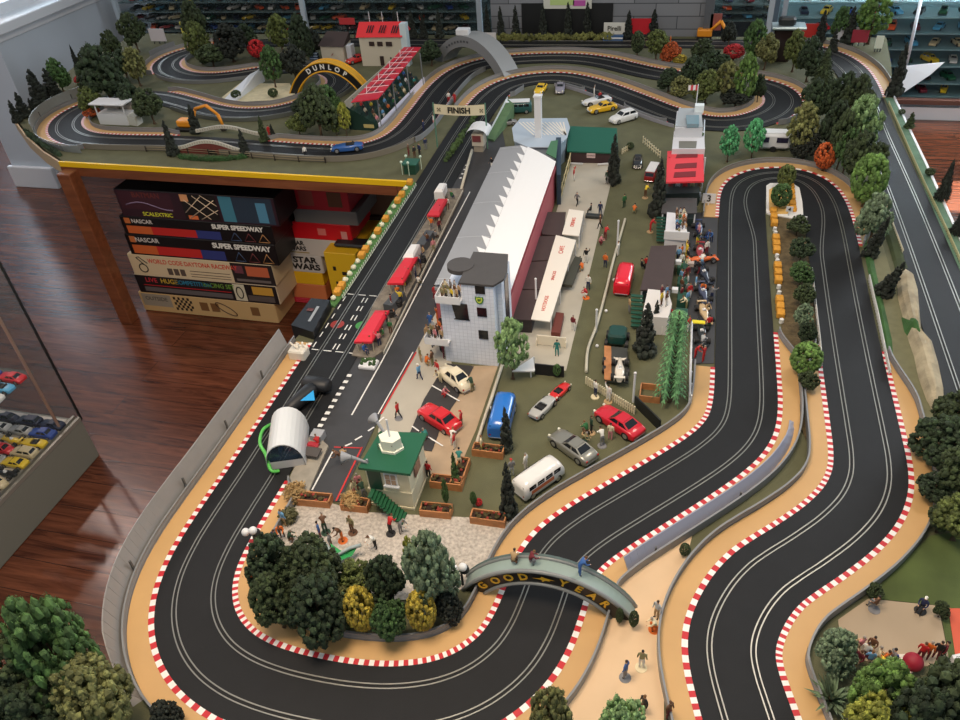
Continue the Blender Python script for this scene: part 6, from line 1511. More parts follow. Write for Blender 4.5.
# left edge flower strip
LS = empty('flower_strip', W(370, 240), 0, 'green grass strip with pale flowers along the left table edge', 'verge')
MB().prism(poly_px([(328, 306), (335, 308), (345, 296), (372, 252), (398, 212), (416, 184), (410, 181), (395, 199), (366, 245), (338, 292)]), T, T + .006).build('grass', mat((78, 122, 64), .9, var=.25, scale=60, bump=.8, bscale=800), LS)
pk = MB()
for k in range(46):
    a = W(lerp(343, 416, k / 45), lerp(298, 186, k / 45), .006); pk.box(a + Vector((0, 0, .006)), (.003, .003, .012))
pk.tube([W(343, 298, .014), W(380, 241, .014), W(416, 186, .014)], .001, 4); pk.build('picket_edging', mat((206, 216, 200), .6), LS)
for k in range(20):
    x, y = lerp(333, 409, k / 19), lerp(300, 184, k / 19)
    if k in (4, 5, 9, 10, 14): kd = 1
    else: kd = 0 if k % 3 else 1
    o = new(('straw_bale', 'flower_bush')[kd], balem if kd == 0 else MB().ball((0, 0, .008), .009, 0, 10, 7, jit=.25).mesh('flower_bush', mat((226, 224, 196), .7, rnd=.05))); o.location = W(x + 1, y, .006); o.rotation_euler[2] = .1
    tag(o, '%s on the left edge grass strip, %s from the near end' % (('straw bale', 'white flowering bush')[kd], ord_[k]), ('straw bale', 'flower bush')[kd], ('straw bales on the left strip', 'flower bushes on the left strip')[kd])
# vine hedge between the finish straight and the left curve
hd = MB(); hp_ = []
for k in range(70):
    f = k / 69; p = W(lerp(446, 482, f) + random.uniform(-2, 2), lerp(163, 108, f) + random.uniform(-1, 1)); clump(hd, p + Vector((0, 0, random.uniform(.004, .018))), random.uniform(.006, .012)); hp_.append((p + Vector((0, 0, .012)), .012))
flakes(hd, hp_, 600, .006); tag(hd.build('hedge', leafm((66, 88, 44))), 'ragged green hedge left of the finish straight', 'hedge')
hd = MB(); hp_ = []
for k in range(110):
    f = k / 109; p = W(lerp(494, 612, f), 40.5) + Vector((0, random.uniform(-.02, .02), 0)); c_ = p + Vector((0, 0, random.uniform(.005, .03))); clump(hd, c_, random.uniform(.01, .018)); hp_.append((c_, .015))
flakes(hd, hp_, 900, .01); tag(hd.build('hedge', leafm((122, 124, 66))), 'long yellow green hedge below the grey stone wall', 'hedge')
hd = MB(); hp_ = []
for k in range(90):
    f = k / 89; px_ = lerp(180, 246, f); py_ = 158 + 3 * math.sin(PI * f); c_ = W(px_, py_) + Vector((0, 0, random.uniform(.002, .014))); clump(hd, c_, random.uniform(.006, .011)); hp_.append((c_, .012))
flakes(hd, hp_, 900, .006); tag(hd.build('hedge', leafm((52, 84, 44))), 'low green hedge in front of the near stone bridge', 'hedge')
hd = MB(); hp_ = []
for k in range(50):
    f = k / 49; px_ = lerp(26, 60, f); py_ = lerp(132, 156, f ** .8); c_ = W(px_, py_) + Vector((0, 0, random.uniform(.002, .016))); clump(hd, c_, random.uniform(.008, .014)); hp_.append((c_, .012))
flakes(hd, hp_, 600, .007); tag(hd.build('hedge', leafm((44, 62, 40))), 'dark hedge round the rounded corner of the left section', 'hedge')
# humped white bridges over the left straight
for nm, a, b, hmp, lab in (('near', (180, 153), (243, 156), .035, 'near white balustrade bridge with red brick arch'), ('far', (197, 136), (259, 139), .026, 'far white balustrade of the humped bridge across the left track')):
    K = empty('stone_bridge', W(*a), 0, lab, 'bridge'); A, B = W(*a), W(*b); mb = MB(); bk = MB(); bl = MB(); n = 24
    def z_(f): return .016 + hmp * math.sin(PI * f) ** 1.4
    for k in range(n):
        f0, f1 = k / n, (k + 1) / n; p, q = A.lerp(B, f0), A.lerp(B, f1); t_ = Vector((0, .006, 0))
        for (m_, lo_, hi_) in ((mb, .0, .016),):
            a0, a1 = p + Vector((0, 0, z_(f0) + lo_)), q + Vector((0, 0, z_(f1) + lo_)); b1, b0 = q + Vector((0, 0, z_(f1) + hi_)), p + Vector((0, 0, z_(f0) + hi_))
            m_.idx([a0, a1, b1, b0, a0 + t_, a1 + t_, b1 + t_, b0 + t_], [(0, 1, 2, 3), (7, 6, 5, 4), (3, 2, 6, 7), (0, 4, 5, 1)])
        if nm == 'near':
            for k2 in (0,): bk.face([p + Vector((0, .002, 0)), q + Vector((0, .002, 0)), q + Vector((0, .002, z_(f1))), p + Vector((0, .002, z_(f0)))])
        bl.box(p + Vector((0, -.001, z_(f0) + .0085)), (.002, .002, .009))
    mb.build('parapet', mat((206, 202, 188), .6), K); bl.build('baluster', mat((150, 146, 136)), K)
    if nm == 'near':
        bk.build('spandrel', mat((112, 52, 46), .8, var=.15, scale=150), K); c = A.lerp(B, .53); ar = MB(); ar.face([c + Vector((.022 * math.cos(t), -.001, .022 * math.sin(t))) for t in [PI * k / 14 for k in range(15)]][::-1]); ar.build('arch_opening', mat((20, 18, 18)), K)
# wooden planters
PL = [((405, 520), (448, 523), 'wooden planter with dark blooms at the right of the hut stair'), ((420, 505), (448, 509), ''), ((341, 511), (368, 514), 'wooden planter full of tan plants left of the hut stair'), ((297, 506), (330, 509), 'wooden planter at the end of the pit platform'), ((472, 456), (503, 460), 'wooden planter in front of the blue camper van'),
      ((430, 488), (462, 492), 'wooden corner planter holding a slim conifer'), ((462, 490), (471, 464), 'wooden planter running away from the corner one'), ((470, 524), (505, 529), 'wooden planter beside the pink flower bush'), ((420, 517), (451, 520), 'wooden planter at the right wall of the green roofed hut')]
for a, b, lab in PL:
    if not lab or lab.startswith('wooden planter with dark'): continue
    A, B = W(*a), W(*b); K = empty('planter', (A + B) / 2, 0, lab, 'planter'); u_ = (B - A).normalized(); n_ = Vector((-u_.y, u_.x, 0)); L0_ = (B - A).length; Rb = frame(u_, n_)
    mb = MB(); c = (A + B) / 2 + n_ * .014
    for s in (-1, 1): mb.box(c + n_ * s * .0125 + Vector((0, 0, .011)), (L0_, .003, .022), R=Rb); mb.box(c + u_ * s * (L0_ / 2 - .0015) + Vector((0, 0, .011)), (.003, .025, .022), R=Rb)
    mb.build('box', plank_w, K); MB().box(c + Vector((0, 0, .008)), (L0_ - .005, .022, .014), R=Rb).build('soil', mat((52, 36, 28), .95), K)
    fl2 = MB()
    for k in range(16): clump(fl2, c + u_ * random.uniform(-.46, .46) * L0_ + n_ * random.uniform(-.008, .008) + Vector((0, 0, .018 + random.uniform(0, .006))), random.uniform(.003, .006), random.choice((0, 0, 1)))
    fl2.build('flowers', [mat((74, 66, 36), .9), mat((146, 56, 44), .8)], K)
for (x, y), s, lab in (((352, 505), .02, 'tan dried bush in the planter left of the hut stair'), ((297, 497), .024, 'tan dried bush at the near end of the pit platform'), ((289, 520), .016, 'olive bush at the corner of the plaza')):
    tb2 = MB(); pts_ = []
    for k in range(50):
        d = Vector((random.gauss(0, 1), random.gauss(0, 1), abs(random.gauss(0, 1)))).normalized(); p = W(x, y) + Vector((0, 0, .012)) + d * s * random.uniform(.4, 1.1); clump(tb2, p, .006); pts_.append((p, .007))
    flakes(tb2, pts_, 900, .006); tag(tb2.build('dry_bush', leafm((176, 146, 98) if y != 520 else (92, 90, 60))), lab, 'bush')
# picket fence, poles and rails in the paddock
def picket(a, b, label, h=.026, n=22, m=None):
    A, B = W(*a), W(*b); K = empty('picket_fence', A, 0, label, 'fence'); m = m or mat((222, 212, 180), .6)
    for k in range(n): 
        p = A.lerp(B, k / (n - 1)); q = MB().box(p + Vector((0, 0, h / 2)), (.004, .0025, h), rz=math.atan2((B - A).y, (B - A).x)); q.build('picket', m, K)
    q = MB(); 
    for zz in (.3, .75): q.tube([A + Vector((0, .002, h * zz)), B + Vector((0, .002, h * zz))], .0016, 5)
    q.build('rail', m, K); return K
picket((586, 384), (634, 414), 'cream picket fence behind the white clad figures', n=24)
picket((643, 143), (660, 158), 'white gate fence at the top of the green drive', h=.03, n=9)
picket((622, 154), (629, 150), 'short white fence piece left of the gate fence', h=.024, n=5)
for a, ty, lab in (((536, 299), 279, 'white pole on the dark cafe roofs'), ((596, 332), 310, 'white pole beside the curved cream wall'), ((633, 402), 373, 'white pole at the right end of the picket fence'), ((617, 250), 221, 'white pole at the head of the curved cream wall')):
    K = W(*a, .05 if a[0] == 536 else 0); h = top_h(a, (a[0], ty), .05 if a[0] == 536 else 0); tag(MB().cyl(K, K + Vector((0, 0, h)), .0028).ball(K + Vector((0, 0, h)), .004, 0, 8, 6).build('white_pole', offwhite), lab, 'pole')
Pw = resample(catmull([W(*p) for p in [(625, 222), (617, 250), (613, 264), (608, 285), (603, 305), (596, 330), (588, 352), (586, 376)]], .01), .01)
K = empty('low_wall', Pw[0], 0, 'long curved cream low wall dividing the green drive', 'wall rail')
for k in range(0, len(Pw) - 1, 1000): 
    mb = MB(); mb.tube([p + Vector((0, 0, .012)) for p in Pw], .0042, 8); mb.build('rail', mat((186, 182, 164), .6), K)
for k in range(0, len(Pw), 9): MB().cyl(Pw[k], Pw[k] + Vector((0, 0, .012)), .002).build('post', mat((186, 182, 164)), K)
for k, (x, y) in enumerate(((614, 281), (606, 312), (597, 347), (490, 409))): tag(MB().ball(W(x, y) + Vector((0, 0, .004)), .005, 0, 10, 7).build('round_stone', offwhite), 'small white ball %s' % ('beside the red van', 'below the red van', 'above the picket fence', 'beside the blue camper van')[k], 'ball')
tag(MB().box((W(654, 428) + W(640, 408)) / 2 + Vector((0, 0, .017)), ((W(661, 433) - W(636, 408)).length, .004, .034), rz=math.atan2((W(661, 433) - W(636, 408)).y, (W(661, 433) - W(636, 408)).x)).build('hoarding', mat((26, 30, 28), .6)), 'black hoarding between the red coupe and the barrier', 'hoarding')
K = empty('low_wall', W(500, 366), 0, 'cream low wall curving between walkway and green car park', 'wall rail')
mb = MB(); mb.tube([W(502, 365, .01), W(494, 390, .01), W(484, 420, .01), W(475, 448, .01)], .0045, 6); mb.build('rail', mat((196, 188, 170), .6), K)
K = empty('white_railing', W(690, 400), 0, 'tall white railing beside the fern like tree', 'railing')
mb = MB()
for zz in (.006, .03): mb.tube([W(691, 330) + Vector((0, 0, zz)), W(690, 365) + Vector((0, 0, zz)), W(689, 404) + Vector((0, 0, zz))], .0022, 5)
for k in range(7): p = W(690.5, 332 + k * 12); mb.cyl(p, p + Vector((0, 0, .03)), .002)
mb.build('rail', offwhite, K)
K = empty('wooden_frame', W(648, 398), 0, 'open wooden tray beside the foot of the fern like tree', 'tray'); p = W(650, 396); mb = MB()
for s in (-1, 1): mb.box(p + Vector((s * .025, 0, .01)), (.003, .05, .02)); mb.box(p + Vector((0, s * .025, .01)), (.05, .003, .02))
mb.build('side', plank_w, K)
# pit platform with stalls
PP = empty('pit_platform', W(380, 340), 0, 'long grey pit wall platform between the main straight and pit lane', 'platform')
MB().prism(poly_px([(446, 190), (464, 190), (436, 245), (408, 296), (384, 352), (372, 360), (352, 357), (374, 305), (404, 258)]), T, T + .007).build('slab', mat((124, 116, 104), .85, var=.3, scale=60, bump=.6), PP)
mb = MB()
for k in range(3):
    a, b = W(lerp(463, 384, k / 3), lerp(192, 354, k / 3), .008), W(lerp(463, 384, (k + 1) / 3), lerp(192, 354, (k + 1) / 3), .008); mb.box((a + b) / 2 + Vector((0, 0, .004)), (.004, (b - a).length, .008), R=frame(Vector((0, 0, 1)).cross(b - a) * -1, b - a))
mb.build('kerbstone', mat((170, 166, 152), .7), PP)
st2 = [((437, 207), 8, 14, (204, 48, 62), 'red canopied pit stall, farthest of the three red ones'), ((402, 270), 10, 22, (212, 40, 56), 'red canopied pit stall in the middle of the platform'), ((371, 326), 11, 26, (216, 44, 62), 'red canopied pit stall nearest the viewer'), ((440, 188), 6, 7, (226, 226, 224), 'small white canopied pit stall at the far end'), ((411, 251), 7, 11, (228, 228, 228), 'white boxy pit stall in the middle of the platform')]
for (x, y), hw2, hl2, c, lab in st2:
    z = .05 if c[1] < 100 else .055; q = [W(x - hw2 * .5 - hl2 * .45, y + hl2 * .6, z), W(x + hw2 * .9 - hl2 * .35, y + hl2 * .6, z), W(x + hw2 * .6 + hl2 * .45, y - hl2 * .6, z), W(x - hw2 * .6 + hl2 * .42, y - hl2 * .6, z)]
    K = empty('pit_stall', (q[0] + q[2]) / 2 - Vector((0, 0, z)), 0, lab, 'pit stall'); c0 = sum(q, Vector()) / 4
    mb = MB(); up = Vector((0, 0, .008)); n4 = [c0 + (p - c0) * .7 + up for p in q]; lo4 = [p - Vector((0, 0, .007 if c[1] < 100 else .03)) for p in q]
    mb.idx(q + n4 + lo4, [(4, 5, 6, 7), (0, 1, 5, 4), (1, 2, 6, 5), (2, 3, 7, 6), (3, 0, 4, 7), (8, 9, 1, 0), (9, 10, 2, 1), (10, 11, 3, 2), (11, 8, 0, 3)]); mb.build('canopy', mat(c, .45), K)
    for p in q: e = c0 + (p - c0) * .85; MB().cyl((e.x, e.y, T + .007), (e.x, e.y, T + z), .0018).build('post', mat((200, 190, 160)), K)
    MB().box(Vector((c0.x, c0.y, T + .017)), (.03, .045, .016)).build('counter', mat((96, 86, 72)), K)
for a, b, lab in (((416, 244), (426, 230), 'dark grey tarpaulin beside the white boxy stall'), ((383, 304), (396, 290), 'dark grey tarpaulin between two red stalls')):
    A, B = W(*a, .03), W(*b, .03); mb = MB(); u_ = (B - A).normalized(); n_ = Vector((u_.y, -u_.x, 0)) * .03
    mb.idx([A, B, B + n_, A + n_, A - Vector((0, 0, .025)), B - Vector((0, 0, .025)), B + n_ * 1.2 - Vector((0, 0, .025)), A + n_ * 1.2 - Vector((0, 0, .025))], [(0, 1, 2, 3), (4, 5, 1, 0), (5, 6, 2, 1), (6, 7, 3, 2), (7, 4, 0, 3)]); tag(mb.build('tarpaulin', mat((72, 76, 80), .6)), lab, 'tarpaulin')
for k, (x, y, lab) in enumerate(((392, 316, 'stack of dark tyres beside the nearest red stall'), (399, 306, 'second stack of dark tyres beside the nearest red stall'), (423, 262, 'stack of dark tyres by the white boxy stall'), (445, 205, 'stack of dark tyres by the farthest red stall'))):
    K = empty('tyre_stack', W(x, y, .007), 0, lab, 'tyres')
    for j in range(3):
        mb = MB(); mb.tube([W(x, y, .007) + Vector((.008 * math.cos(2 * PI * i / 14), .008 * math.sin(2 * PI * i / 14), .004 + .007 * j)) for i in range(15)], .0038, 6); mb.build('tyre', DRK, K)
K = empty('crate', W(368, 384), 0, 'white rubble tray at the near end of the platform', 'tray'); p = W(369, 366)
MB().box(p + Vector((0, 0, .006)), (.05, .04, .012), bev=.003).build('tray', offwhite, K); mb = MB()
for k in range(14): clump(mb, p + Vector((random.uniform(-.02, .02), random.uniform(-.015, .015), .014)), .006)
mb.build('greenery', leafm((56, 84, 44)), K)
# arched tunnel shelter, and lower platform
TU = empty('arched_shelter', W(292, 465), 0, 'white barrel roofed shelter straddling the main straight', 'shelter')
A, B = W(269, 473), W(307, 468); dx = (B - A); n_ = Vector((-dx.y, dx.x, 0)).normalized(); ln2 = .135; n = 14; hgt = .075
def ap(f, k=0): c = A + dx * .5; t_ = PI * f; return c - dx * .5 * math.cos(t_) + Vector((0, 0, .012 + hgt * math.sin(t_) ** .8)) + n_ * k
mb = MB()
for k in range(n): 
    f0, f1 = k / n, (k + 1) / n; a, b = ap(f0), ap(f1); mb.face([a, b, b + n_ * ln2, a + n_ * ln2], 0, True)
    i0_, i1_ = a - Vector((0, 0, .003)), b - Vector((0, 0, .003)); mb.face([b, a, i0_, i1_]); mb.face([a + n_ * ln2, b + n_ * ln2, i1_ + n_ * ln2, i0_ + n_ * ln2]); mb.face([i0_, i0_ + n_ * ln2, i1_ + n_ * ln2, i1_], 0, True)
mb.build('roof', mat((214, 218, 220), .35), TU)
mb = MB(); c = A + dx * .5 + n_ * .004
mb.face([c - dx * .46 + Vector((0, 0, .006)), c + dx * .46 + Vector((0, 0, .006)), c + dx * .47 + Vector((0, 0, .03)), c - dx * .47 + Vector((0, 0, .03))]); mb.build('front_panel', mat((196, 196, 198), .4), TU)
MB().face([ap(k / 12) + n_ * .012 - Vector((0, 0, .004)) for k in range(13)]).build('window', mat((70, 90, 110), .15, alpha=.7), TU)
gs = MB(); gp_ = [W(272, 424), W(263, 430, .02), W(260, 443, .03), W(266, 455, .03), W(271, 470, .02), W(279, 471, .01)]
gs.tube(catmull(gp_, .004), .0045, 6); tag(gs.build('green_cable', mat((96, 196, 90), .4)), 'bright green cable looped round the white arched shelter', 'cable')
LP = empty('pit_platform', W(310, 470), 0, 'short grey platform under and behind the white arched shelter', 'platform')
MB().prism(poly_px([(283, 497), (305, 503), (329, 448), (316, 436), (308, 440)]), T, T + .008).build('slab', mat((150, 144, 132), .8, var=.15), LP)
MB().box(W(312, 452, .02), (.04, .03, .004)).build('grate', mat((80, 74, 70)), LP)
MB().box(W(318, 436, .012) , (.03, .028, .022)).build('block', mat((160, 162, 166)), LP)
tag(MB().box(W(313, 445, .012), (.03, .018, .012), bev=.004).build('toy_barrow', mat((170, 44, 56))), 'small red cart behind the white arched shelter', 'cart')
# hand controller lying on the straight
HC = empty('hand_controller', W(300, 400), 0, 'large black pistol grip slot car controller lying across the main straight', 'controller'); bk_ = mat((26, 28, 32), .5)
c0, c1 = W(286, 412, .02), W(314, 387, .028); mb = MB(); u_ = (c1 - c0).normalized(); n_ = Vector((u_.y, -u_.x, 0))
rg = []
for f, w_, h_ in ((0, .012, .012), (.12, .018, .018), (.5, .02, .02), (.85, .022, .02), (1, .016, .014)):
    c = c0.lerp(c1, f); rg.append([c + n_ * w_ * math.cos(2 * PI * k / 12) + Vector((0, 0, h_ * math.sin(2 * PI * k / 12))) for k in range(12)])
mb.loft(rg); mb.build('grip', bk_, HC)
rg = []; h0_, h1_ = W(303, 382, .026), W(330, 386, .026); u2 = (h1_ - h0_).normalized(); n2 = Vector((u2.y, -u2.x, 0))
for f, w_ in ((0, .012), (.1, .022), (.5, .024), (.9, .022), (1, .014)):
    c = h0_.lerp(h1_, f); rg.append([c + n2 * w_ * math.cos(2 * PI * k / 12) + Vector((0, 0, w_ * .8 * math.sin(2 * PI * k / 12))) for k in range(12)])
mb = MB(); mb.loft(rg); mb.build('head', bk_, HC)
mb = MB(); c = W(310, 396, .046); mb.face([c + Vector(v) for v in ((-.018, -.022, 0), (.02, -.014, .0), (.0, .022, .001))]); mb.build('trigger_badge', mat((40, 160, 226), .4), HC)
mb = MB(); mb.box(c0 - u_ * .012, (.012, .012, .008), R=frame(u_, n_)); mb.tube([c0 - u_ * .016, W(280, 418, .012), W(274, 424, .01)], .003, 6); mb.build('plug', bk_, HC)
# lap counter box at the table edge
LC = empty('lap_counter', W(325, 320), 0, 'black electronic lap counter box hanging on the left table edge', 'electronic box')
q = [W(291, 325, .03), W(313, 332, .03), W(330, 300, .035), W(311, 298, .035)]
mb = MB(); mb.idx(q + [p - Vector((0, 0, .07)) for p in q], [(0, 1, 2, 3), (4, 5, 1, 0), (5, 6, 2, 1), (6, 7, 3, 2), (7, 4, 0, 3)]); mb.build('case', mat((24, 26, 30), .3), LC)
mb = MB(); a, b = lerp(q[0], q[1], .62), lerp(q[3], q[2], .62); mb.face([lerp(a, b, .25) + Vector((-.005, 0, .0008)), lerp(a, b, .25) + Vector((.004, 0, .0008)), lerp(a, b, .75) + Vector((.004, 0, .0008)), lerp(a, b, .75) + Vector((-.005, 0, .0008))]); mb.build('display', mat((150, 156, 160), .3), LC)
MB().box(lerp(lerp(q[0], q[3], .6), lerp(q[1], q[2], .6), .35) + Vector((0, 0, .001)), (.02, .014, .001)).build('button_panel', mat((90, 40, 34)), LC)
LF = empty('lattice_tower', W(302, 352), 0, 'white open lattice pylon beside the black lap counter', 'pylon'); p = W(300, 357); mb = MB()
for k in range(8):
    a, b = p + Vector((random.uniform(-.02, .02), random.uniform(-.02, .02), 0)), p + Vector((random.uniform(-.02, .03), random.uniform(-.01, .03), random.uniform(.03, .07))); mb.tube([a, (a + b) / 2 + Vector((.006, 0, .004)), b], .003, 5)
mb.box(p + Vector((0, 0, .016)), (.05, .04, .032), bev=.004); mb.build('frame', mat((220, 214, 200), .5), LF)
# gantry booth by the finish banner
GB = empty('gantry_booth', W(480, 148), 0, 'beige control booth with curved white roof right of the finish banner', 'booth')
a = W(479, 152); MB().box(a + Vector((0, .02, .055)), (.05, .06, .05)).build('cabin', beige, GB); MB().box(a + Vector((0, .02, .015)), (.04, .05, .03)).build('base', mat((150, 142, 128), .8, var=.2), GB)
MB().box(a + Vector((-.004, -.0115, .062)), (.036, .003, .026)).build('window', mat((120, 60, 62), .3), GB)
mb = MB()
for k in range(8):
    t0, t1 = PI * k / 8, PI * (k + 1) / 8; f = lambda t, y: a + Vector((-.045 * math.cos(t), y, .085 + .026 * math.sin(t))); mb.face([f(t0, -.03), f(t1, -.03), f(t1, .06), f(t0, .06)], 0, True)
mb.build('roof', offwhite, GB)
MB().tube([W(461, 190, .002), W(467, 168, .02), W(472, 150, .03)], .006, 6).build('ramp', mat((196, 190, 172)), GB)
K = empty('grass_ramp', W(500, 130), 0, 'green topped ramp with white side wall climbing beside the teal minibus', 'ramp')
q = [W(487, 138, .01), W(494, 140, .01), W(514, 104, .06), W(508, 99, .06)]
MB().idx(q + [Vector((p.x, p.y, T)) for p in q], [(0, 1, 2, 3), (4, 5, 1, 0), (5, 6, 2, 1), (6, 7, 3, 2), (7, 4, 0, 3)]).build('slope', mat((88, 118, 80), .8, var=.1), K)
MB().face([q[0] + Vector((-.001, 0, -.01)), q[3] + Vector((-.001, 0, -.05)), q[3] + Vector((-.001, 0, .015)), q[0] + Vector((-.001, 0, .012))]).build('side_wall', offwhite, K)
K = empty('bus_shelter', W(412, 172), 0, 'dark green kiosk with round lamps beside the left table corner', 'kiosk'); p = W(412, 172)
MB().box(p + Vector((0, 0, .02)), (.05, .05, .04)).build('body', mat((24, 66, 50), .5), K); MB().box(p + Vector((0, 0, .043)), (.062, .06, .006)).build('roof', mat((36, 92, 74), .5), K)
for dx_, dy_ in ((-.03, -.03), (.0, -.034), (.032, .03), (-.03, .03)): MB().ball(p + Vector((dx_, dy_, .055)), .006, 0, 8, 6).cyl(p + Vector((dx_, dy_, 0)), p + Vector((dx_, dy_, .055)), .0014).build('lamp', mat((206, 226, 206), .3), K)
# billboards
def board(px, py, w_, h_, col, label, txt=None, tc=(40, 40, 40), hpx=None, legs=(30, 30, 34), up=.018):
    p = W(px, py); K = empty('billboard', p, 0, label, 'billboard'); s = (p - CAM).length / FL; ww, hh = w_ * s, h_ * s * 1.12
    MB().box(p + Vector((0, 0, up + hh / 2)), (ww, .005, hh)).build('panel', mat(col, .5), K)
    for e in (-.35, 0, .35): MB().box(p + Vector((e * ww, .002, up / 2)), (.005, .004, up)).build('leg', mat(legs), K)
    if txt: text(txt, hh * .55, 'lettering', mat(tc), K, p + Vector((0, -.004, up + hh / 2)), R=RXZ, bold=.0008)
    return K
board(484, 46, 24, 8, (220, 216, 216), 'white billboard with red lettering under the grey arch end', 'TOTAL', (180, 40, 50))
board(614, 37.5, 19, 9, (222, 222, 214), 'white billboard with dark lettering on the far bank', 'Pirelli', (60, 60, 50))
board(640, 37.5, 19, 12, (196, 30, 44), 'bright red billboard between two thin conifers', None)
board(160, 44, 15, 9, (214, 210, 216), 'tilted white billboard above the upper left loop', None)
board(193, 37, 19, 9, (226, 216, 96), 'yellow billboard above the upper left loop', None)
board(811, 41, 21, 10, (190, 50, 46), 'red framed billboard with pale pink face on the top right', None)
board(845, 43, 20, 9, (206, 208, 216), 'white billboard between the dark conifers on the top right', None)
board(858, 46, 13, 9, (150, 42, 58), 'dark red billboard beside the bright green tree', None)
board(877, 52, 6, 9, (216, 222, 206), 'small white sign outside the top right curve', None)
board(350, 40, 15, 5, (196, 60, 64), 'small red and white sign on a pole behind the brown roofed house', None, up=.09)
K = empty('market_stall', W(613, 41), 0, 'blue and white striped stall below the white billboard', 'stall'); p = W(613, 41)
MB().box(p + Vector((0, 0, .016)), (.11, .03, .03)).build('body', mat((56, 92, 136)), K); MB().box(p + Vector((0, -.016, .02)), (.11, .003, .008)).build('stripe', offwhite, K)
K = empty('market_stall', W(408, 33), 0, 'blue and white striped stand beside the small brown roofed house', 'stall'); p = W(318, 60); 
for k in range(3): MB().box(p + Vector((-.02, 0, .01 + k * .014)), (.05, .02, .005)).build('stripe', mat((170, 190, 216)), K)
MB().box(p + Vector((-.02, .002, .02)), (.05, .02, .04)).build('body', mat((50, 70, 100)), K); K.location = p; 
for c_ in K.children: c_.matrix_parent_inverse = parent_inv(K)
# marshal post lights (chequered balls) and green glider
for (x, y), lab in (((258, 548), 'white and black marshal board leaning over the left lane'), ((463, 585), 'white and black marshal board at the left end of the black lettered bridge')):
    K = empty('marshal_board', W(x, y), 0, lab, 'marshal post'); p = W(x, y); h_ = .05
    MB().cyl(p, p + Vector((0, 0, h_)), .0025).build('pole', DRK, K)
    for dx_, dz_, cc_ in ((-.008, .0, offwhite), (.012, .01, offwhite)): MB().ball(p + Vector((dx_ - .008, 0, h_ + dz_)), .009, 0, 12, 8).build('disc', cc_, K)
    MB().ball(p + Vector((.006, .004, h_ - .002)), .01, 0, 12, 8).build('disc', DRK, K)
GLD = empty('hang_glider', W(343, 556), 0, 'green and grey winged glider at the edge of the plaza', 'glider'); p = W(342, 556); z_g = .02
mb = MB(); v = [W(336, 562, z_g), W(352, 556, z_g), W(358, 546, .03), (W(343, 552, z_g)), W(330, 543, .03)]
mb.face([v[0], v[1], v[3]]); mb.face([v[1], v[2], v[3]]); mb.face([v[0], v[3], v[4]]); mb.build('wing', mat((36, 150, 80), .5), GLD)
mb = MB(); mb.tube([W(322, 541, .035), W(336, 556, z_g + .004), W(350, 548, .03), W(361, 545, .035)], .004, 6); mb.build('spar', mat((150, 166, 168), .4), GLD)
MB().cyl(W(336, 562), W(336, 562, z_g), .004).build('stand', DRK, GLD)
# low right court walls
K = empty('court_wall', W(885, 668), 0, 'white low wall along the near side of the tan court', 'wall rail'); MB().prism(poly_px([(872, 654), (909, 654), (913, 672), (893, 676), (884, 664)], .012), T, T + .012).build('slab', mat((222, 212, 198), .6), K)
K = empty('white_posts', W(849, 668), 0, 'pair of white posts beside the seated crowd', 'posts')
for x in (846, 851): p = W(x, 668); MB().cyl(p, p + Vector((0, 0, .04)), .003).build('post', offwhite, K)
tag(MB().ball(W(910, 668) + Vector((0, 0, .02)), .017, 0, 14, 9).build('parasol', mat((150, 24, 46), .6)), 'round crimson parasol beside the white court wall', 'parasol')
tag(MB().prism(poly_px([(952, 655), (975, 650), (975, 680), (960, 672)], .02), T, T + .02).build('court_block', offwhite), 'white block at the right edge next to the red court', 'block')
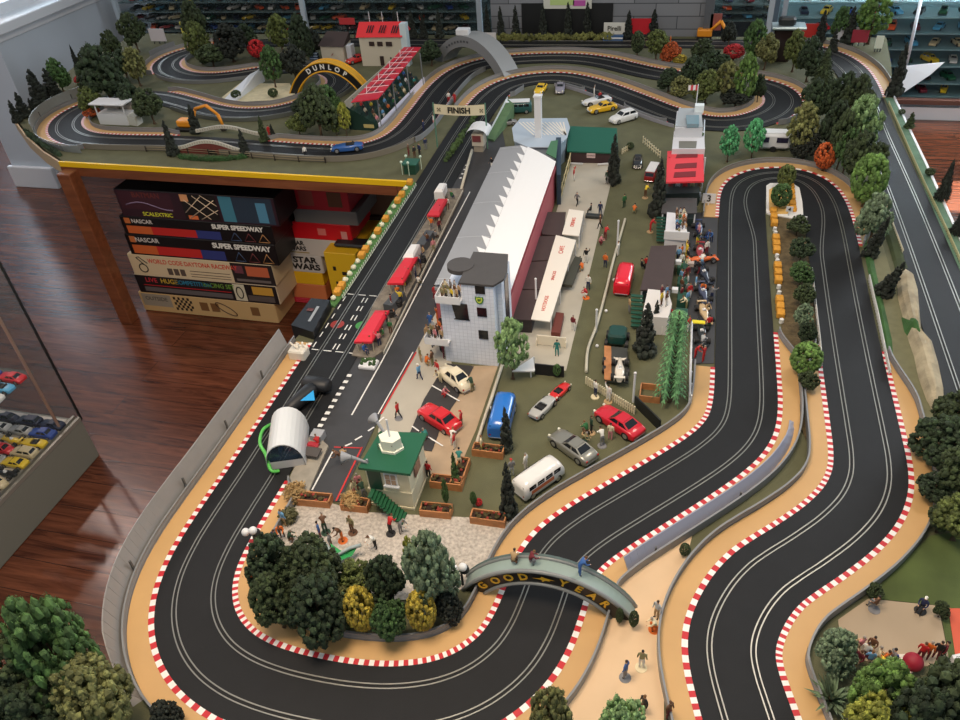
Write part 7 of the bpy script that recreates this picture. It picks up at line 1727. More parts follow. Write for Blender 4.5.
# ---------------------------------------------------------------- the small figures (px of the feet, top, trousers, where, pose, extras)
def folk(rows, **kw):
    for r in rows:
        k = dict(kw); 
        if len(r) > 6: k.update(r[6])
        person(r[0], r[1], r[2], r[3], r[4], r[5], **k)
folk([
 (420, 380, 'light blue', 'navy', 'alone on the grey walkway', 'walk', {'cap': 'white', 'rz': 2.6}),
 (399, 419, 'red', 'black', 'behind the hut mast on the walkway', 'walk', {'base': 'grey'}),
 (427, 366, 'orange', 'tan', 'on the walkway by the red line', 'crouch'),
 (421, 362, 'khaki', 'tan', 'at the red pit line', 'stand'), (433, 366, 'brown', 'khaki', 'near the orange crouching figure', 'stand'),
 (433, 347, 'blue', 'navy', 'in the walkway crowd', 'stand'), (428, 340, 'tan', 'khaki', 'in the walkway crowd', 'stand'), (437, 340, 'light blue', 'brown', 'in the walkway crowd', 'lean'),
 (431, 328, 'blue', 'blue', 'in the walkway crowd', 'stand'), (438, 322, 'orange', 'orange', 'at the head of the walkway crowd', 'wave'), (443, 331, 'black', 'brown', 'against the gridded tower', 'stand'),
 (446, 345, 'brown', 'tan', 'against the gridded tower', 'walk'), (444, 358, 'maroon', 'maroon', 'at the near corner of the gridded tower', 'stand'), (441, 352, 'white', 'black', 'at the near corner of the gridded tower', 'stand'),
 (436, 300, 'red', 'red', 'against the far side of the tower', 'stand'), (437, 306, 'maroon', 'navy', 'against the far side of the tower', 'stand'),
 (441, 383, 'cream', 'cream', 'behind the cream saloon', 'lean'), (438, 376, 'red', 'white', 'behind the cream saloon', 'stand'), (444, 397, 'pink', 'red', 'at the side of the cream saloon', 'crouch'),
 (473, 392, 'dark green', 'khaki', 'at the nose of the cream saloon', 'lean'), (462, 427, 'red', 'dark green', 'at the back of the red saloon', 'stand', {'cap': 'red'}),
 (453, 446, 'white', 'white', 'beside the red saloon', 'lean'), (455, 449, 'red', 'white', 'beside the red saloon', 'stand'), (427, 440, 'teal', 'maroon', 'at the door of the red saloon', 'crouch'),
 (429, 478, 'red', 'black', 'beside the green roofed hut wall', 'stand'), (460, 467, 'teal', 'cream', 'at the corner planter', 'lean'), (482, 452, 'cream', 'yellow', 'in the planter before the blue van', 'stand'),
 (512, 476, 'grey', 'silver', 'behind the white ambulance', 'stand', {'cap': 'red'}), (526, 470, 'white', 'white', 'behind the white ambulance roof', 'stand'),
 # around the coupes
 (595, 397, 'white', 'navy', 'left in front of the picket fence', 'stand', {'base': 'cream'}), (608, 402, 'white', 'white', 'right in front of the picket fence', 'wave', {'base': 'tan'}),
 (586, 434, 'green', 'brown', 'in the green car park by the silver coupe', 'crouch', {'base': 'tan'}), (591, 433, 'dark green', 'black', 'at the nose of the red coupe', 'stand', {'base': 'tan'}), (584, 443, 'khaki', 'dark green', 'by the silver coupe', 'crouch'),
 (602, 446, 'white', 'grey', 'beside the red coupe', 'lean', {'base': 'grey'}), (610, 440, 'cream', 'pink', 'at the door of the red coupe', 'stand'),
 # pavement and drive
 (574, 181, 'red', 'white', 'on the far pavement', 'wave', {'cap': 'red'}), (607, 184, 'dark green', 'grey', 'at the pavement edge by the dark conifer', 'stand'), (577, 206, 'grey', 'black', 'in the middle of the pavement', 'walk'),
 (591, 214, 'black', 'black', 'at the end of the long bench', 'sit'), (600, 216, 'navy', 'navy', 'at the end of the long bench', 'stand'), (600, 229, 'brown', 'black', 'on the pavement edge below the bench', 'walk'),
 (605, 240, 'red', 'maroon', 'on the pavement edge below the bench', 'lean'), (600, 245, 'pink', 'maroon', 'on the pavement edge below the bench', 'crouch'), (586, 263, 'black', 'white', 'beside the cafe awning', 'wave'), (582, 272, 'orange', 'tan', 'crouched by the awning shadow', 'crouch'),
 (605, 268, 'orange', 'navy', 'on the grass by the pavement', 'stand'), (588, 290, 'white', 'navy', 'at the pavement edge opposite the red van', 'stand'), (586, 298, 'red', 'white', 'at the pavement edge opposite the red van', 'crouch', {'base': 'orange'}),
 (624, 208, 'green', 'dark green', 'in the middle of the drive', 'stand'), (634, 214, 'orange', 'khaki', 'in the middle of the drive', 'crouch'), (645, 198, 'yellow', 'brown', 'behind the red and white van', 'lean', {'base': 'tan'}),
 (650, 232, 'red', 'red', 'beside the green stair', 'lean', {'base': 'tan'}), (646, 268, 'red', 'black', 'left of the wide brown roof', 'sit', {'cap': 'black'}), (641, 270, 'black', 'black', 'left of the wide brown roof', 'sit'), (629, 313, 'tan', 'grey', 'at the back of the red van', 'stand'),
 (643, 296, 'red', 'maroon', 'under the wide brown roof edge', 'crouch'), (618, 256, 'white', 'white', 'on the curved cream wall', 'stand'), (573, 331, 'maroon', 'white', 'under the near awning end', 'stand'),
 (557, 356, 'teal', 'teal', 'behind the black hoarding', 'stand'),
 # right pit crowd
 (669, 322, 'red', 'maroon', 'on the lower balcony stand', 'stand', {'z': .0}), (661, 334, 'light blue', 'white', 'beside the lower balcony stand', 'lean'),
 (686, 257, 'yellow', 'yellow', 'beside the pit row barrier', 'wave'), (697, 245, 'dark green', 'yellow', 'in the pit row', 'lean'), (706, 255, 'white', 'maroon', 'leaning over the second pit row car', 'stand'), (701, 268, 'white', 'light blue', 'by the orange nose', 'lean'),
 (706, 240, 'navy', 'blue', 'at the first pit row car', 'crouch'), (711, 243, 'blue', 'navy', 'at the first pit row car', 'lean'), (698, 238, 'pink', 'navy', 'at the back of the pit row', 'stand'),
 (703, 292, 'orange', 'orange', 'over the middle pit row car', 'crouch'), (695, 290, 'light blue', 'white', 'beside the middle pit row car', 'stand'), (689, 299, 'red', 'white', 'by the green pit counter', 'stand'), (686, 310, 'cream', 'khaki', 'by the green pit counter', 'lean'),
 (706, 312, 'tan', 'cream', 'over the tan pit row car', 'crouch'), (711, 301, 'grey', 'navy', 'stretching over the blue grey car', 'point'), (708, 331, 'red', 'dark green', 'right of the yellow winged car', 'stand'), (688, 332, 'red', 'white', 'left of the yellow winged car', 'point'),
 (695, 358, 'red', 'red', 'at the nose of the yellow winged car', 'lean'), (703, 362, 'red', 'red', 'at the end of the pit row', 'wave'), (702, 345, 'silver', 'grey', 'working on the yellow winged car', 'crouch'), (698, 275, 'black', 'maroon', 'in the pit row', 'walk'),
 (678, 262, 'light blue', 'navy', 'at the edge of the wide brown roof', 'stand'), (683, 285, 'maroon', 'white', 'at the edge of the wide brown roof', 'stand'),
 # plaza
 (326, 533, 'brown', 'dark green', 'in the middle of the plaza', 'lean', {'base': 'dark green'}), (321, 538, 'blue', 'maroon', 'in the middle of the plaza', 'stand'), (343, 541, 'brown', 'orange', 'on an orange base in the plaza', 'lean', {'base': 'orange'}),
 (353, 533, 'khaki', 'brown', 'on a dark base in the plaza', 'stand', {'base': 'brown'}), (391, 534, 'red', 'black', 'below the green stair', 'lean', {'base': 'black'}), (401, 533, 'grey', 'grey', 'at the foot of the green stair', 'lean'), (376, 548, 'white', 'black', 'at the near edge of the plaza', 'lean', {'cap': 'brown'}),
 (332, 549, 'grey', 'brown', 'beside the green glider', 'stand'), (285, 526, 'light blue', 'tan', 'at the left edge of the plaza', 'stand'), (283, 537, 'orange', 'brown', 'at the left edge of the plaza', 'lean'), (291, 542, 'dark green', 'brown', 'at the left edge of the plaza', 'crouch'), (274, 543, 'navy', 'white', 'at the tip of the thicket', 'crouch'),
 (438, 551, 'brown', 'black', 'behind the tall conifer of the thicket', 'stand'), (540, 540, 'brown', 'khaki', 'x', 'stand') if False else (434, 556, 'maroon', 'brown', 'behind the tall conifer of the thicket', 'stand'),
 (355, 497, 'cream', 'pink', 'crowded at the left wall of the hut', 'stand'), (360, 490, 'pink', 'maroon', 'crowded at the left wall of the hut', 'stand'), (365, 498, 'dark green', 'grey', 'crowded at the left wall of the hut', 'lean'), (344, 460, 'tan', 'khaki', 'inside the painted pit box', 'crouch'), (342, 464, 'brown', 'grey', 'inside the painted pit box', 'lean'),
 (319, 447, 'red', 'grey', 'on the short grey platform', 'crouch'), (284, 460, 'blue', 'navy', 'inside the white arched shelter', 'stand'),
 # sandy ground between the bends
 (625, 678, 'blue', 'grey', 'on the sandy ground', 'stand', {'base': 'grey'}), (641, 668, 'khaki', 'white', 'on the sandy ground', 'stand', {'base': 'cream'}), (643, 712, 'black', 'brown', 'at the bottom of the sandy ground', 'stand'), (668, 718, 'brown', 'maroon', 'against the barrier at the bottom edge', 'stand'),
 (654, 630, 'cream', 'orange', 'sitting by the bend barrier', 'crouch', {'base': 'orange'}), (656, 618, 'silver', 'tan', 'by the bend barrier', 'stand'),
 # lower right court
 (874, 610, 'brown', 'grey', 'on a grey disc on the tan court', 'sit', {'base': 'grey'}), (920, 611, 'navy', 'black', 'on a black disc on the tan court', 'sit', {'base': 'black', 'cap': 'white'}),
 (852, 655, 'tan', 'brown', 'in the seated court crowd', 'sit'), (859, 650, 'pink', 'tan', 'in the seated court crowd', 'sit'), (864, 656, 'white', 'brown', 'in the seated court crowd', 'sit'), (870, 650, 'brown', 'khaki', 'in the seated court crowd', 'sit'), (868, 664, 'light blue', 'maroon', 'in the seated court crowd', 'sit'), (857, 664, 'maroon', 'tan', 'in the seated court crowd', 'sit'),
 (876, 660, 'cream', 'tan', 'in the seated court crowd', 'sit'), (884, 664, 'orange', 'yellow', 'in the seated court crowd', 'sit'), (890, 662, 'grey', 'blue', 'in the seated court crowd', 'sit'), (879, 669, 'yellow', 'orange', 'in the seated court crowd', 'crouch'), (918, 660, 'red', 'maroon', 'beside the crimson parasol', 'stand'), (924, 659, 'orange', 'maroon', 'beside the crimson parasol', 'stand'),
 (934, 659, 'black', 'maroon', 'at the right end of the white court wall', 'stand'), (940, 659, 'maroon', 'black', 'at the right end of the white court wall', 'stand'),
 # track side, back
 (424, 132, 'navy', 'navy', 'between the left curve lanes', 'stand'), (449, 103, 'white', 'red', 'at the kerb behind the finish banner', 'stand'), (455, 104, 'red', 'red', 'at the kerb behind the finish banner', 'stand'), (434, 126, 'white', 'pink', 'on the inner kerb of the left curve', 'stand'),
 (415, 158, 'black', 'brown', 'at the table corner fence', 'stand'), (420, 156, 'navy', 'black', 'at the table corner fence', 'stand'), (426, 150, 'navy', 'grey', 'at the table corner fence', 'stand'), (409, 156, 'brown', 'maroon', 'at the table corner fence', 'stand'),
 (492, 170, 'black', 'white', 'on the pit lane beside the long hall', 'walk'), (270, 137, 'red', 'red', 'between two dark conifers', 'stand'), (594, 98, 'white', 'white', 'in the back of the white convertible', 'wave'), (600, 100, 'red', 'pink', 'in the back of the white convertible', 'sit'),
 (670, 46, 'orange', 'orange', 'on the far bank', 'stand'), (306, 158, 'white', 'black', 'at the front fence of the left section', 'stand'),
])
# bridge walkers
def onbridge(s, sh, tr, where, kind, cap=None):
    p = gtop(s) - gnv * .017; person(0, 0, sh, tr, where, kind, loc=p, cap=cap)
onbridge(.33, 'tan', 'brown', 'on the black lettered bridge', 'crouch'); onbridge(.42, 'maroon', 'grey', 'on the black lettered bridge', 'crouch'); onbridge(.66, 'blue', 'blue', 'on the black lettered bridge', 'lean')
# stand and balcony crowds
SHC = ['red', 'blue', 'white', 'brown', 'tan', 'grey', 'pink', 'cream', 'navy', 'khaki', 'maroon', 'orange', 'light blue', 'black', 'green', 'yellow', 'silver', 'teal']
TRC = ['black', 'grey', 'navy', 'brown', 'tan', 'white', 'khaki']
combos = [(a, b) for a in SHC for b in TRC if a != b]
def crowd(where, pts, group, kind='stand', rz=None, sc=.92, seed=0):
    random.seed(seed); cs = combos[:]; random.shuffle(cs)
    for k, p in enumerate(pts):
        a, b = cs[k % len(cs)]; person(0, 0, a, b, where, kind if kind != 'mix' else ('stand', 'sit', 'wave')[k % 3], loc=p, group=group, rz=rz, scale=sc)
pts = []
for k in range(5):
    for j in range(8):
        f = .06 + j * .115 + (k % 2) * .04; d = .012 + k * .026 + .013; p = GLF + GLU * f + GLI * d; pts.append(Vector((p.x, p.y, T + .022 + k * .017)))
crowd('in the red roofed left grandstand', pts, 'crowd in the left grandstand', 'sit', rz=-.6, sc=.95, seed=3)
pts = [Vector((-.575 + .015 * i + random.uniform(-.003, .003), 1.578 + .018 * j, T + .2175)) for j in range(3) for i in range(4)]; crowd('on the tower top balcony', pts, 'crowd on the tower top balcony', 'stand', rz=-2.2, sc=.72, seed=5)
pts = [Vector((-.622 + .017 * i, 1.578 + .02 * j, T + .0775)) for j in range(3) for i in range(3)]; crowd('on the tower lower balcony', pts, 'crowd on the tower lower balcony', 'stand', rz=-2.2, sc=.8, seed=6)
pts = [W(670 + k * 3.6, 191 - (k % 2) * 4, .03) for k in range(9)]; crowd('behind the white rail of the red roofed stand', pts, 'crowd in the right grandstand', 'sit', rz=-1.57, seed=7)
pts = [W(676 + (k % 3) * 3.5, 218 + (k // 3) * 5, .06) for k in range(10)]; crowd('on the white upper balcony stand', pts, 'crowd on the upper balcony stand', 'sit', rz=-.4, seed=8)
pts = [W(661 + (k % 2) * 5, 300 + (k // 2) * 6, .06) for k in range(4)]; crowd('on the white lower balcony stand', pts, 'crowd on the lower balcony stand', 'stand', rz=-.4, seed=9)
random.seed(21)
pts = []
for (x, y) in ((446, 196), (452, 200), (448, 210), (441, 218), (436, 222), (432, 230), (440, 232), (436, 240), (428, 246), (434, 252), (424, 256), (421, 270), (416, 278), (419, 286), (410, 282), (404, 292), (398, 296), (401, 304), (392, 308), (395, 320), (388, 326), (391, 334), (384, 338), (380, 346), (372, 350), (365, 354)): pts.append(W(x, y, .007))
crowd('among the pit platform stalls', pts, 'crew on the pit platform', 'mix', seed=11)
random.seed(31)
pts = [W(681 + 6 * (k % 2), 250 + k * 4.2) for k in range(14)]; crowd('behind the right pit row', pts, 'crew behind the pit row', 'stand', seed=13)
# long bench on the pavement and green pit counters
K = empty('bench', W(594, 218), 0, 'dark long bench on the pavement beyond the short awning', 'bench'); MB().box(W(594, 216, .01), (.06, .02, .012), bev=.002).build('seat', mat((40, 46, 48)), K); 
for s in (-1, 1): MB().box(W(594, 216, .003) + Vector((s * .022, 0, 0)), (.004, .018, .008)).build('leg', DRK, K)
for k, (x, y) in enumerate(((683, 268), (683, 284), (683, 300), (681, 316))):
    c_ = MB(); c_.box(W(x, y, .014), (.035, .045, .028), bev=.002); tag(c_.build('pit_counter', mat((28, 74, 60), .6)), 'dark green pit counter, %s from the far end of the pit row' % ord_[k], 'counter', 'green pit counters')
for (x, y), c_, lab in (((678.5, 262), offwhite, 'small white box on the far green pit counter'), ((675, 290), offwhite, 'small white box beside the lower balcony'), ((691, 264), mat((176, 160, 150)), 'pinkish grey box beside the orange nose')): tag(MB().box(W(x, y, .034), (.018, .016, .012)).build('box', c_), lab, 'box')
# ---------------------------------------------------------------- game boxes stacked under the table
Yb2 = 2.76
def gbox(name, label, x0, x1, ztop, zbot, Y, depth, col, group=None, sidec=None, rz=0.0):
    K = empty(name, (x0, Y, zbot), 0, label, 'box', group)
    K.rotation_euler[2] = rz
    w_, h_ = x1 - x0, ztop - zbot
    b = MB().box((w_ / 2, depth / 2, h_ / 2), (w_, depth, h_ - .0015), 0, bev=.003).build('carton', mat(sidec or col, .4), K, local=True)
    f = MB().face([(0.003, -.0008, .002), (w_ - .003, -.0008, .002), (w_ - .003, -.0008, h_ - .003), (.003, -.0008, h_ - .003)]).build('printed_front', mat(col, .35), K, local=True)
    return K, w_, h_
def patch(K, w_, h_, u0, u1, v0, v1, col, name='print_panel', lift=.0012):
    return MB().face([(w_ * u0, -lift, h_ * v0), (w_ * u1, -lift, h_ * v0), (w_ * u1, -lift, h_ * v1), (w_ * u0, -lift, h_ * v1)]).build(name, mat(col, .4), K, local=True)
def btext(K, w_, h_, s, u, v, size, col, sx=1.0, lift=.0018, bold=.0006): return text(s, size, 'lettering', mat(col, .5), K, (w_ * u, -lift, h_ * v), R=RXZ, local=True, sx=sx, bold=bold, ext=.0001)
def zpx(x, y, Y): return WY(x, y, Y).z
zz = [zpx(118, 189, Yb2), zpx(124, 216, Yb2), zpx(128, 234, Yb2), zpx(132, 254, Yb2), zpx(136, 274, Yb2), zpx(142, 292, Yb2)]
zz.append(0.0); top0 = zz[-2]; 
sc_ = [z for z in zz]
xs = [(WY(117, 200, Yb2).x, WY(275, 205, Yb2).x), (WY(122, 225, Yb2).x, WY(273, 235, Yb2).x), (WY(128, 245, Yb2).x, WY(276, 252, Yb2).x), (WY(131, 265, Yb2).x, WY(275, 280, Yb2).x), (WY(137, 283, Yb2).x, WY(278, 295, Yb2).x), (WY(143, 305, Yb2).x, WY(277, 315, Yb2).x)]
gname = 'race set boxes in the left stack'
K, w_, h_ = gbox('game_box', 'dark race set box with yellow lettering and street map, topmost of left stack', xs[0][0], xs[0][1], zz[0], zz[1], Yb2, .45, (52, 30, 40), gname, (24, 20, 24))
patch(K, w_, h_, .02, .36, .3, .95, (66, 34, 44)); patch(K, w_, h_, .42, .64, .06, .96, (30, 26, 24)); patch(K, w_, h_, .66, .98, .06, .96, (46, 60, 76)); patch(K, w_, h_, .66, .74, .06, .96, (70, 130, 150), lift=.0016); patch(K, w_, h_, .88, .94, .1, .8, (84, 140, 170), lift=.0016)
mp_ = MB()
for a, b in (((.43, .3), (.55, .9)), ((.45, .1), (.63, .8)), ((.52, .08), (.64, .45)), ((.44, .75), (.58, .1)), ((.5, .92), (.63, .3)), ((.55, .95), (.64, .6))):
    p, q = Vector((w_ * a[0], -.002, h_ * a[1])), Vector((w_ * b[0], -.002, h_ * b[1])); mp_.tube([p, q], .0022, 4)
mp_.build('print_panel', mat((222, 200, 170), .5), K, local=True)
patch(K, w_, h_, .42, .47, .7, .95, (226, 160, 110), lift=.0015); patch(K, w_, h_, .44, .5, .06, .2, (226, 120, 70), lift=.0015)
btext(K, w_, h_, 'BATMAN', .2, .82, h_ * .26, (110, 50, 46)); btext(K, w_, h_, 'SCALEXTRIC', .24, .14, h_ * .2, (214, 214, 60)); 
cb_ = MB(); cb_.loft([[Vector((w_ * (.05 + .3 * f), -.002, h_ * (.42 + .12 * math.sin(f * 5) + s)))for s in (0, .05)] + [Vector((w_ * (.05 + .3 * f), -.003, h_ * (.45 + .12 * math.sin(f * 5))))] for f in [k / 8 for k in range(9)]]); cb_.build('print_panel', mat((150, 130, 160)), K, local=True)
for i, wh in ((1, 'upper of the two matching ones'), (2, 'lower of the two matching ones')):
    K, w_, h_ = gbox('game_box', 'black race set box lettered SUPER SPEEDWAY, %s' % wh, xs[i][0], xs[i][1], zz[i], zz[i + 1], Yb2, .45, (20, 18, 20), gname)
    patch(K, w_, h_, .03, .3, .08, .5, (206, 100, 50)); patch(K, w_, h_, .2, .5, .08, .5, (196, 44, 40), lift=.0014); patch(K, w_, h_, .42, .66, .06, .5, (50, 60, 120), lift=.0013)
    btext(K, w_, h_, 'NASCAR', .15, .76, h_ * .3, (214, 206, 200)); patch(K, w_, h_, .03, .07, .62, .92, (196, 110, 60)); btext(K, w_, h_, 'SUPER SPEEDWAY', .78, .76, h_ * .33, (228, 224, 214), bold=.0016)
    for k, c in enumerate(((60, 80, 110), (110, 50, 50), (180, 130, 80))):
        mb = MB(); u0 = .72 + k * .09
        for a, b in (((0, .1), (.035, .52)), ((.035, .52), (.07, .1)), ((0, .1), (.07, .1))): mb.tube([Vector((w_ * (u0 + a[0]), -.002, h_ * a[1])), Vector((w_ * (u0 + b[0]), -.002, h_ * b[1]))], .002, 4)
        mb.build('print_panel', mat(c), K, local=True)
K, w_, h_ = gbox('game_box', 'cream race set box with key shaped track drawing and orange red lettering', xs[3][0], xs[3][1], zz[3], zz[4], Yb2, .45, (214, 192, 156), gname)
patch(K, w_, h_, .72, 1, .02, .98, (40, 34, 34)); patch(K, w_, h_, .82, .97, .4, .86, (196, 100, 66), lift=.0016); patch(K, w_, h_, .74, .8, .5, .86, (110, 60, 70), lift=.0016); patch(K, w_, h_, .74, .97, .12, .24, (110, 100, 96), lift=.0016)
btext(K, w_, h_, 'WORLD CODE DAYTONA RACEWAY', .45, .72, h_ * .3, (206, 66, 50), sx=.82)
mb = MB(); mb.tube([Vector((w_ * (.09 + .03 * math.cos(t)), -.002, h_ * (.36 + .2 * math.sin(t)))) for t in [2 * PI * k / 16 for k in range(17)]], .003, 4); mb.tube([Vector((w_ * .1, -.002, h_ * .56)), Vector((w_ * .06, -.002, h_ * .86)), Vector((w_ * .08, -.002, h_ * .9)), Vector((w_ * .13, -.002, h_ * .6))], .0026, 4); mb.build('print_panel', mat((40, 34, 30)), K, local=True)
for k in range(3): patch(K, w_, h_, .26 + .045 * k, .295 + .045 * k, .12, .44, (90, 76, 66))
for v in (.38, .24, .12): patch(K, w_, h_, .42, .7, v, v + .03, (70, 60, 54))
K, w_, h_ = gbox('game_box', 'black race set box with rainbow coloured lettering, second from the floor', xs[4][0], xs[4][1], zz[4], zz[5], Yb2, .45, (30, 26, 28), gname, (206, 186, 156))
btext(K, w_, h_, 'LIVE', .12, .74, h_ * .34, (190, 50, 60)); btext(K, w_, h_, 'HUGE', .25, .74, h_ * .34, (206, 170, 60)); btext(K, w_, h_, 'COMPETITION', .42, .74, h_ * .32, (50, 130, 160), sx=.9); btext(K, w_, h_, 'RACING SET', .6, .74, h_ * .32, (110, 150, 60), sx=.9)
patch(K, w_, h_, .05, .68, .44, .48, (190, 40, 44)); patch(K, w_, h_, .05, .68, .12, .36, (96, 90, 90)); patch(K, w_, h_, .7, .78, .06, .94, (206, 196, 170)); patch(K, w_, h_, .83, .97, .46, .88, (200, 150, 60)); patch(K, w_, h_, .79, .97, .1, .4, (90, 80, 76))
mb = MB(); mb.tube([Vector((w_ * (.74 + .022 * math.cos(t)), -.003, h_ * (.5 + .3 * math.sin(t)))) for t in [2 * PI * k / 14 for k in range(15)]], .0028, 4); mb.build('print_panel', mat((30, 30, 28)), K, local=True)
K, w_, h_ = gbox('game_box', 'cream race set box with black chequer print, lowest of the left stack', xs[5][0], xs[5][1], zz[5], .002, Yb2, .45, (196, 162, 112), gname)
patch(K, w_, h_, .02, .24, .3, .95, (150, 140, 124)); 
ck = MB()
for i in range(8):
    for j in range(5):
        if (i + j) % 2 == 0: a, b = .26 + i * .017, .2 + j * .14; ck.face([(w_ * a, -.0016, h_ * b), (w_ * (a + .017), -.0016, h_ * b), (w_ * (a + .017), -.0016, h_ * (b + .14)), (w_ * a, -.0016, h_ * (b + .14))])
ck.build('print_panel', mat((26, 24, 22)), K, local=True)
mb = MB(); mb.tube([Vector((w_ * (.64 + .07 * math.cos(t)), -.002, h_ * (.5 + .2 * math.sin(t) - .25 * math.cos(t)))) for t in [2 * PI * k / 16 for k in range(17)]], .003, 4); mb.build('print_panel', mat((70, 46, 30)), K, local=True)
for u in (.45, .53, .82): patch(K, w_, h_, u, u + .06, .3, .75, (120, 84, 50))
btext(K, w_, h_, 'OUTSIDE', .13, .7, h_ * .28, (90, 84, 76))
# second stack
Y2 = 2.95
s2 = [((276, 187), (350, 208), (170, 36, 46), 'red race set box with car pictures, topmost of the right stack'), ((292, 208), (358, 222), (116, 112, 108), 'grey boxed item under the top red box of the right stack'), ((276, 222), (352, 237), (206, 22, 32), 'bright red flat box in the right stack'),
      ((282, 237), (353, 254), (200, 192, 184), 'pale grey box with small black two line lettering'), ((287, 254), (324, 271), (196, 190, 184), 'white box with large black two line lettering'), ((289, 271), (324, 283), (226, 176, 30), 'golden yellow flat box in the right stack'), ((291, 283), (327, 297), (206, 120, 74), 'salmon orange box in the right stack'), ((293, 297), (325, 312), (186, 30, 48), 'red box with pink stripes near the floor in the right stack'), ((295, 312), (330, 330), (80, 30, 34), 'dark red box at the foot of the right stack')]
prev = None
for (a, b, c, lab) in s2:
    A, B = WY(*a, Y2), WY(*b, Y2); zt_ = A.z if prev is None else prev; zb_ = WY(a[0] + 6, b[1], Y2).z; zb_ = max(zb_, .003)
    if zt_ - zb_ < .01: continue
    K, w_, h_ = gbox('game_box', lab, A.x, max(B.x, A.x + .1), zt_, zb_, Y2, .4, c, 'boxes in the right stack'); prev = zb_
    if 'topmost' in lab:
        for u, cc in ((.02, (200, 150, 140)), (.3, (150, 70, 60)), (.7, (96, 60, 40))): patch(K, w_, h_, u, u + .2, .2, .9, cc)
    if 'small black' in lab: btext(K, w_, h_, 'STAR', .2, .72, h_ * .34, (24, 22, 22), bold=.0014); btext(K, w_, h_, 'WARS', .2, .4, h_ * .34, (24, 22, 22), bold=.0014); patch(K, w_, h_, .04, .36, .14, .2, (150, 130, 60))
    if 'large black' in lab: btext(K, w_, h_, 'STAR', .5, .72, h_ * .46, (24, 22, 22), sx=1.2, bold=.002); btext(K, w_, h_, 'WARS', .5, .32, h_ * .46, (24, 22, 22), sx=1.2, bold=.002)
    if 'pink stripes' in lab:
        for v in (.2, .5, .8): patch(K, w_, h_, .1, .8, v, v + .08, (216, 90, 110))
    if 'bright red' in lab: patch(K, w_, h_, .55, .66, .3, .7, (226, 120, 110)); patch(K, w_, h_, .86, .94, .15, .6, (226, 150, 140))
Y3 = 2.86
A, B = WY(323, 252, Y3), WY(362, 292, Y3)
K, w_, h_ = gbox('game_box', 'yellow box with black car pictures beside the right stack', A.x, B.x, A.z, max(.003, WY(326, 312, Y3).z), Y3, .35, (222, 178, 36))
for k in range(12): u, v = random.uniform(.06, .8), random.uniform(.2, .85); patch(K, w_, h_, u, u + random.uniform(.06, .16), v, v + random.uniform(.03, .08), (40, 34, 28))
mb = MB(); p = WY(345, 250, Y3); mb.box((p.x, Y3 + .08, A.z + .012), (.16, .07, .02), bev=.008); tag(mb.build('game_controller', mat((34, 34, 38), .5)), 'dark grey controller lying on the yellow box', 'controller')
K, w_, h_ = gbox('game_box', 'brown grey box in the shadow right of the stacks', WY(360, 205, 3.2).x, WY(398, 205, 3.2).x, WY(380, 192, 3.2).z, WY(380, 215, 3.2).z, 3.2, .3, (110, 84, 66))
K.location.z = WY(380, 215, 3.2).z
sh_ = MB(); p = WY(380, 215, 3.2); sh_.box((p.x, 3.35, p.z - .01), (.5, .34, .02)); 
for sx in (-1, 1):
    for sy in (-1, 1): sh_.box((p.x + sx * .23, 3.35 + sy * .15, (p.z - .02) / 2), (.03, .03, p.z - .02))
tag(sh_.build('low_bench', mat((46, 34, 28), .6)), 'dark low bench holding a box under the table', 'bench')
p = WY(352, 244, 3.15); K, w_, h_ = gbox('game_box', 'pale brown box with white edge behind the yellow box', p.x - .03, p.x + .3, p.z + .03, .003, 3.15, .3, (116, 96, 88)); patch(K, w_, h_, .02, .9, .93, .98, (206, 200, 196))
tag(MB().box((W(105, 189).x, 2.9, .83 - .02), (.02, .02, .02)).build('white_tag', offwhite), 'small white tag hanging in the shadow under the table', 'tag') if False else None
# ---------------------------------------------------------------- left display cabinet with model cars
steel = mat((150, 146, 136), .35, metal=.35); glassm = mat((120, 130, 128), .03, alpha=.05); dgl = mat((70, 78, 76), .04, alpha=.16)
XR = -2.215; YE = WX(97, 449, XR).y
hb_ = WX(80, 421, XR).z
DC = empty('display_cabinet', (XR - .3, YE - .6, 0), 0, 'grey metal and glass display cabinet full of toy cars at the lower left', 'display cabinet')
YN = .2; XW = 1.2
mb = MB().box((XR - XW / 2, (YE + YN) / 2, hb_ / 2), (XW, YE - YN, hb_ - .0), bev=.004); mb.build('base', mat((126, 126, 116), .4), DC)
mb = MB(); 
for dx_ in (-.004, -.03): mb.box((XR + dx_, (YE + YN) / 2, hb_ + .008), (.012, YE - YN, .016))
mb.build('door_rail', steel, DC)
zs1 = WX(47, 374, XR).z
for nm_, z_, xx in (('shelf', zs1, 0),):
    MB().box((XR - .04 - XW / 2, (YE + YN) / 2 - .01, z_), (XW - .04, YE - YN - .06, .008)).build('shelf', mat((110, 124, 120), .06, alpha=.22), DC)
z2_ = WX(8, 300, XR).z
MB().box((XR - .05 - XW / 2, (YE + YN) / 2 - .01, z2_), (XW - .04, YE - YN - .06, .008)).build('shelf', mat((110, 124, 120), .06, alpha=.22), DC)
MB().box((XR - XW / 2, (YE + YN) / 2, hb_ + .006), (XW - .1, YE - YN - .04, .008)).build('deck', mat((206, 200, 190), .5), DC)
MB().box((XR - .002, (YE + YN) / 2, (hb_ + 1.55) / 2), (.004, YE - YN, 1.55 - hb_)).build('glass_side', glassm, DC)
MB().box((XR - XW / 2, YE - .003, (hb_ + 1.55) / 2), (XW, .005, 1.55 - hb_)).build('glass_end', dgl, DC)
MB().box((XR, YE, (hb_ + 1.55) / 2), (.007, .007, 1.55 - hb_)).build('corner_post', mat((30, 30, 30), .4), DC)
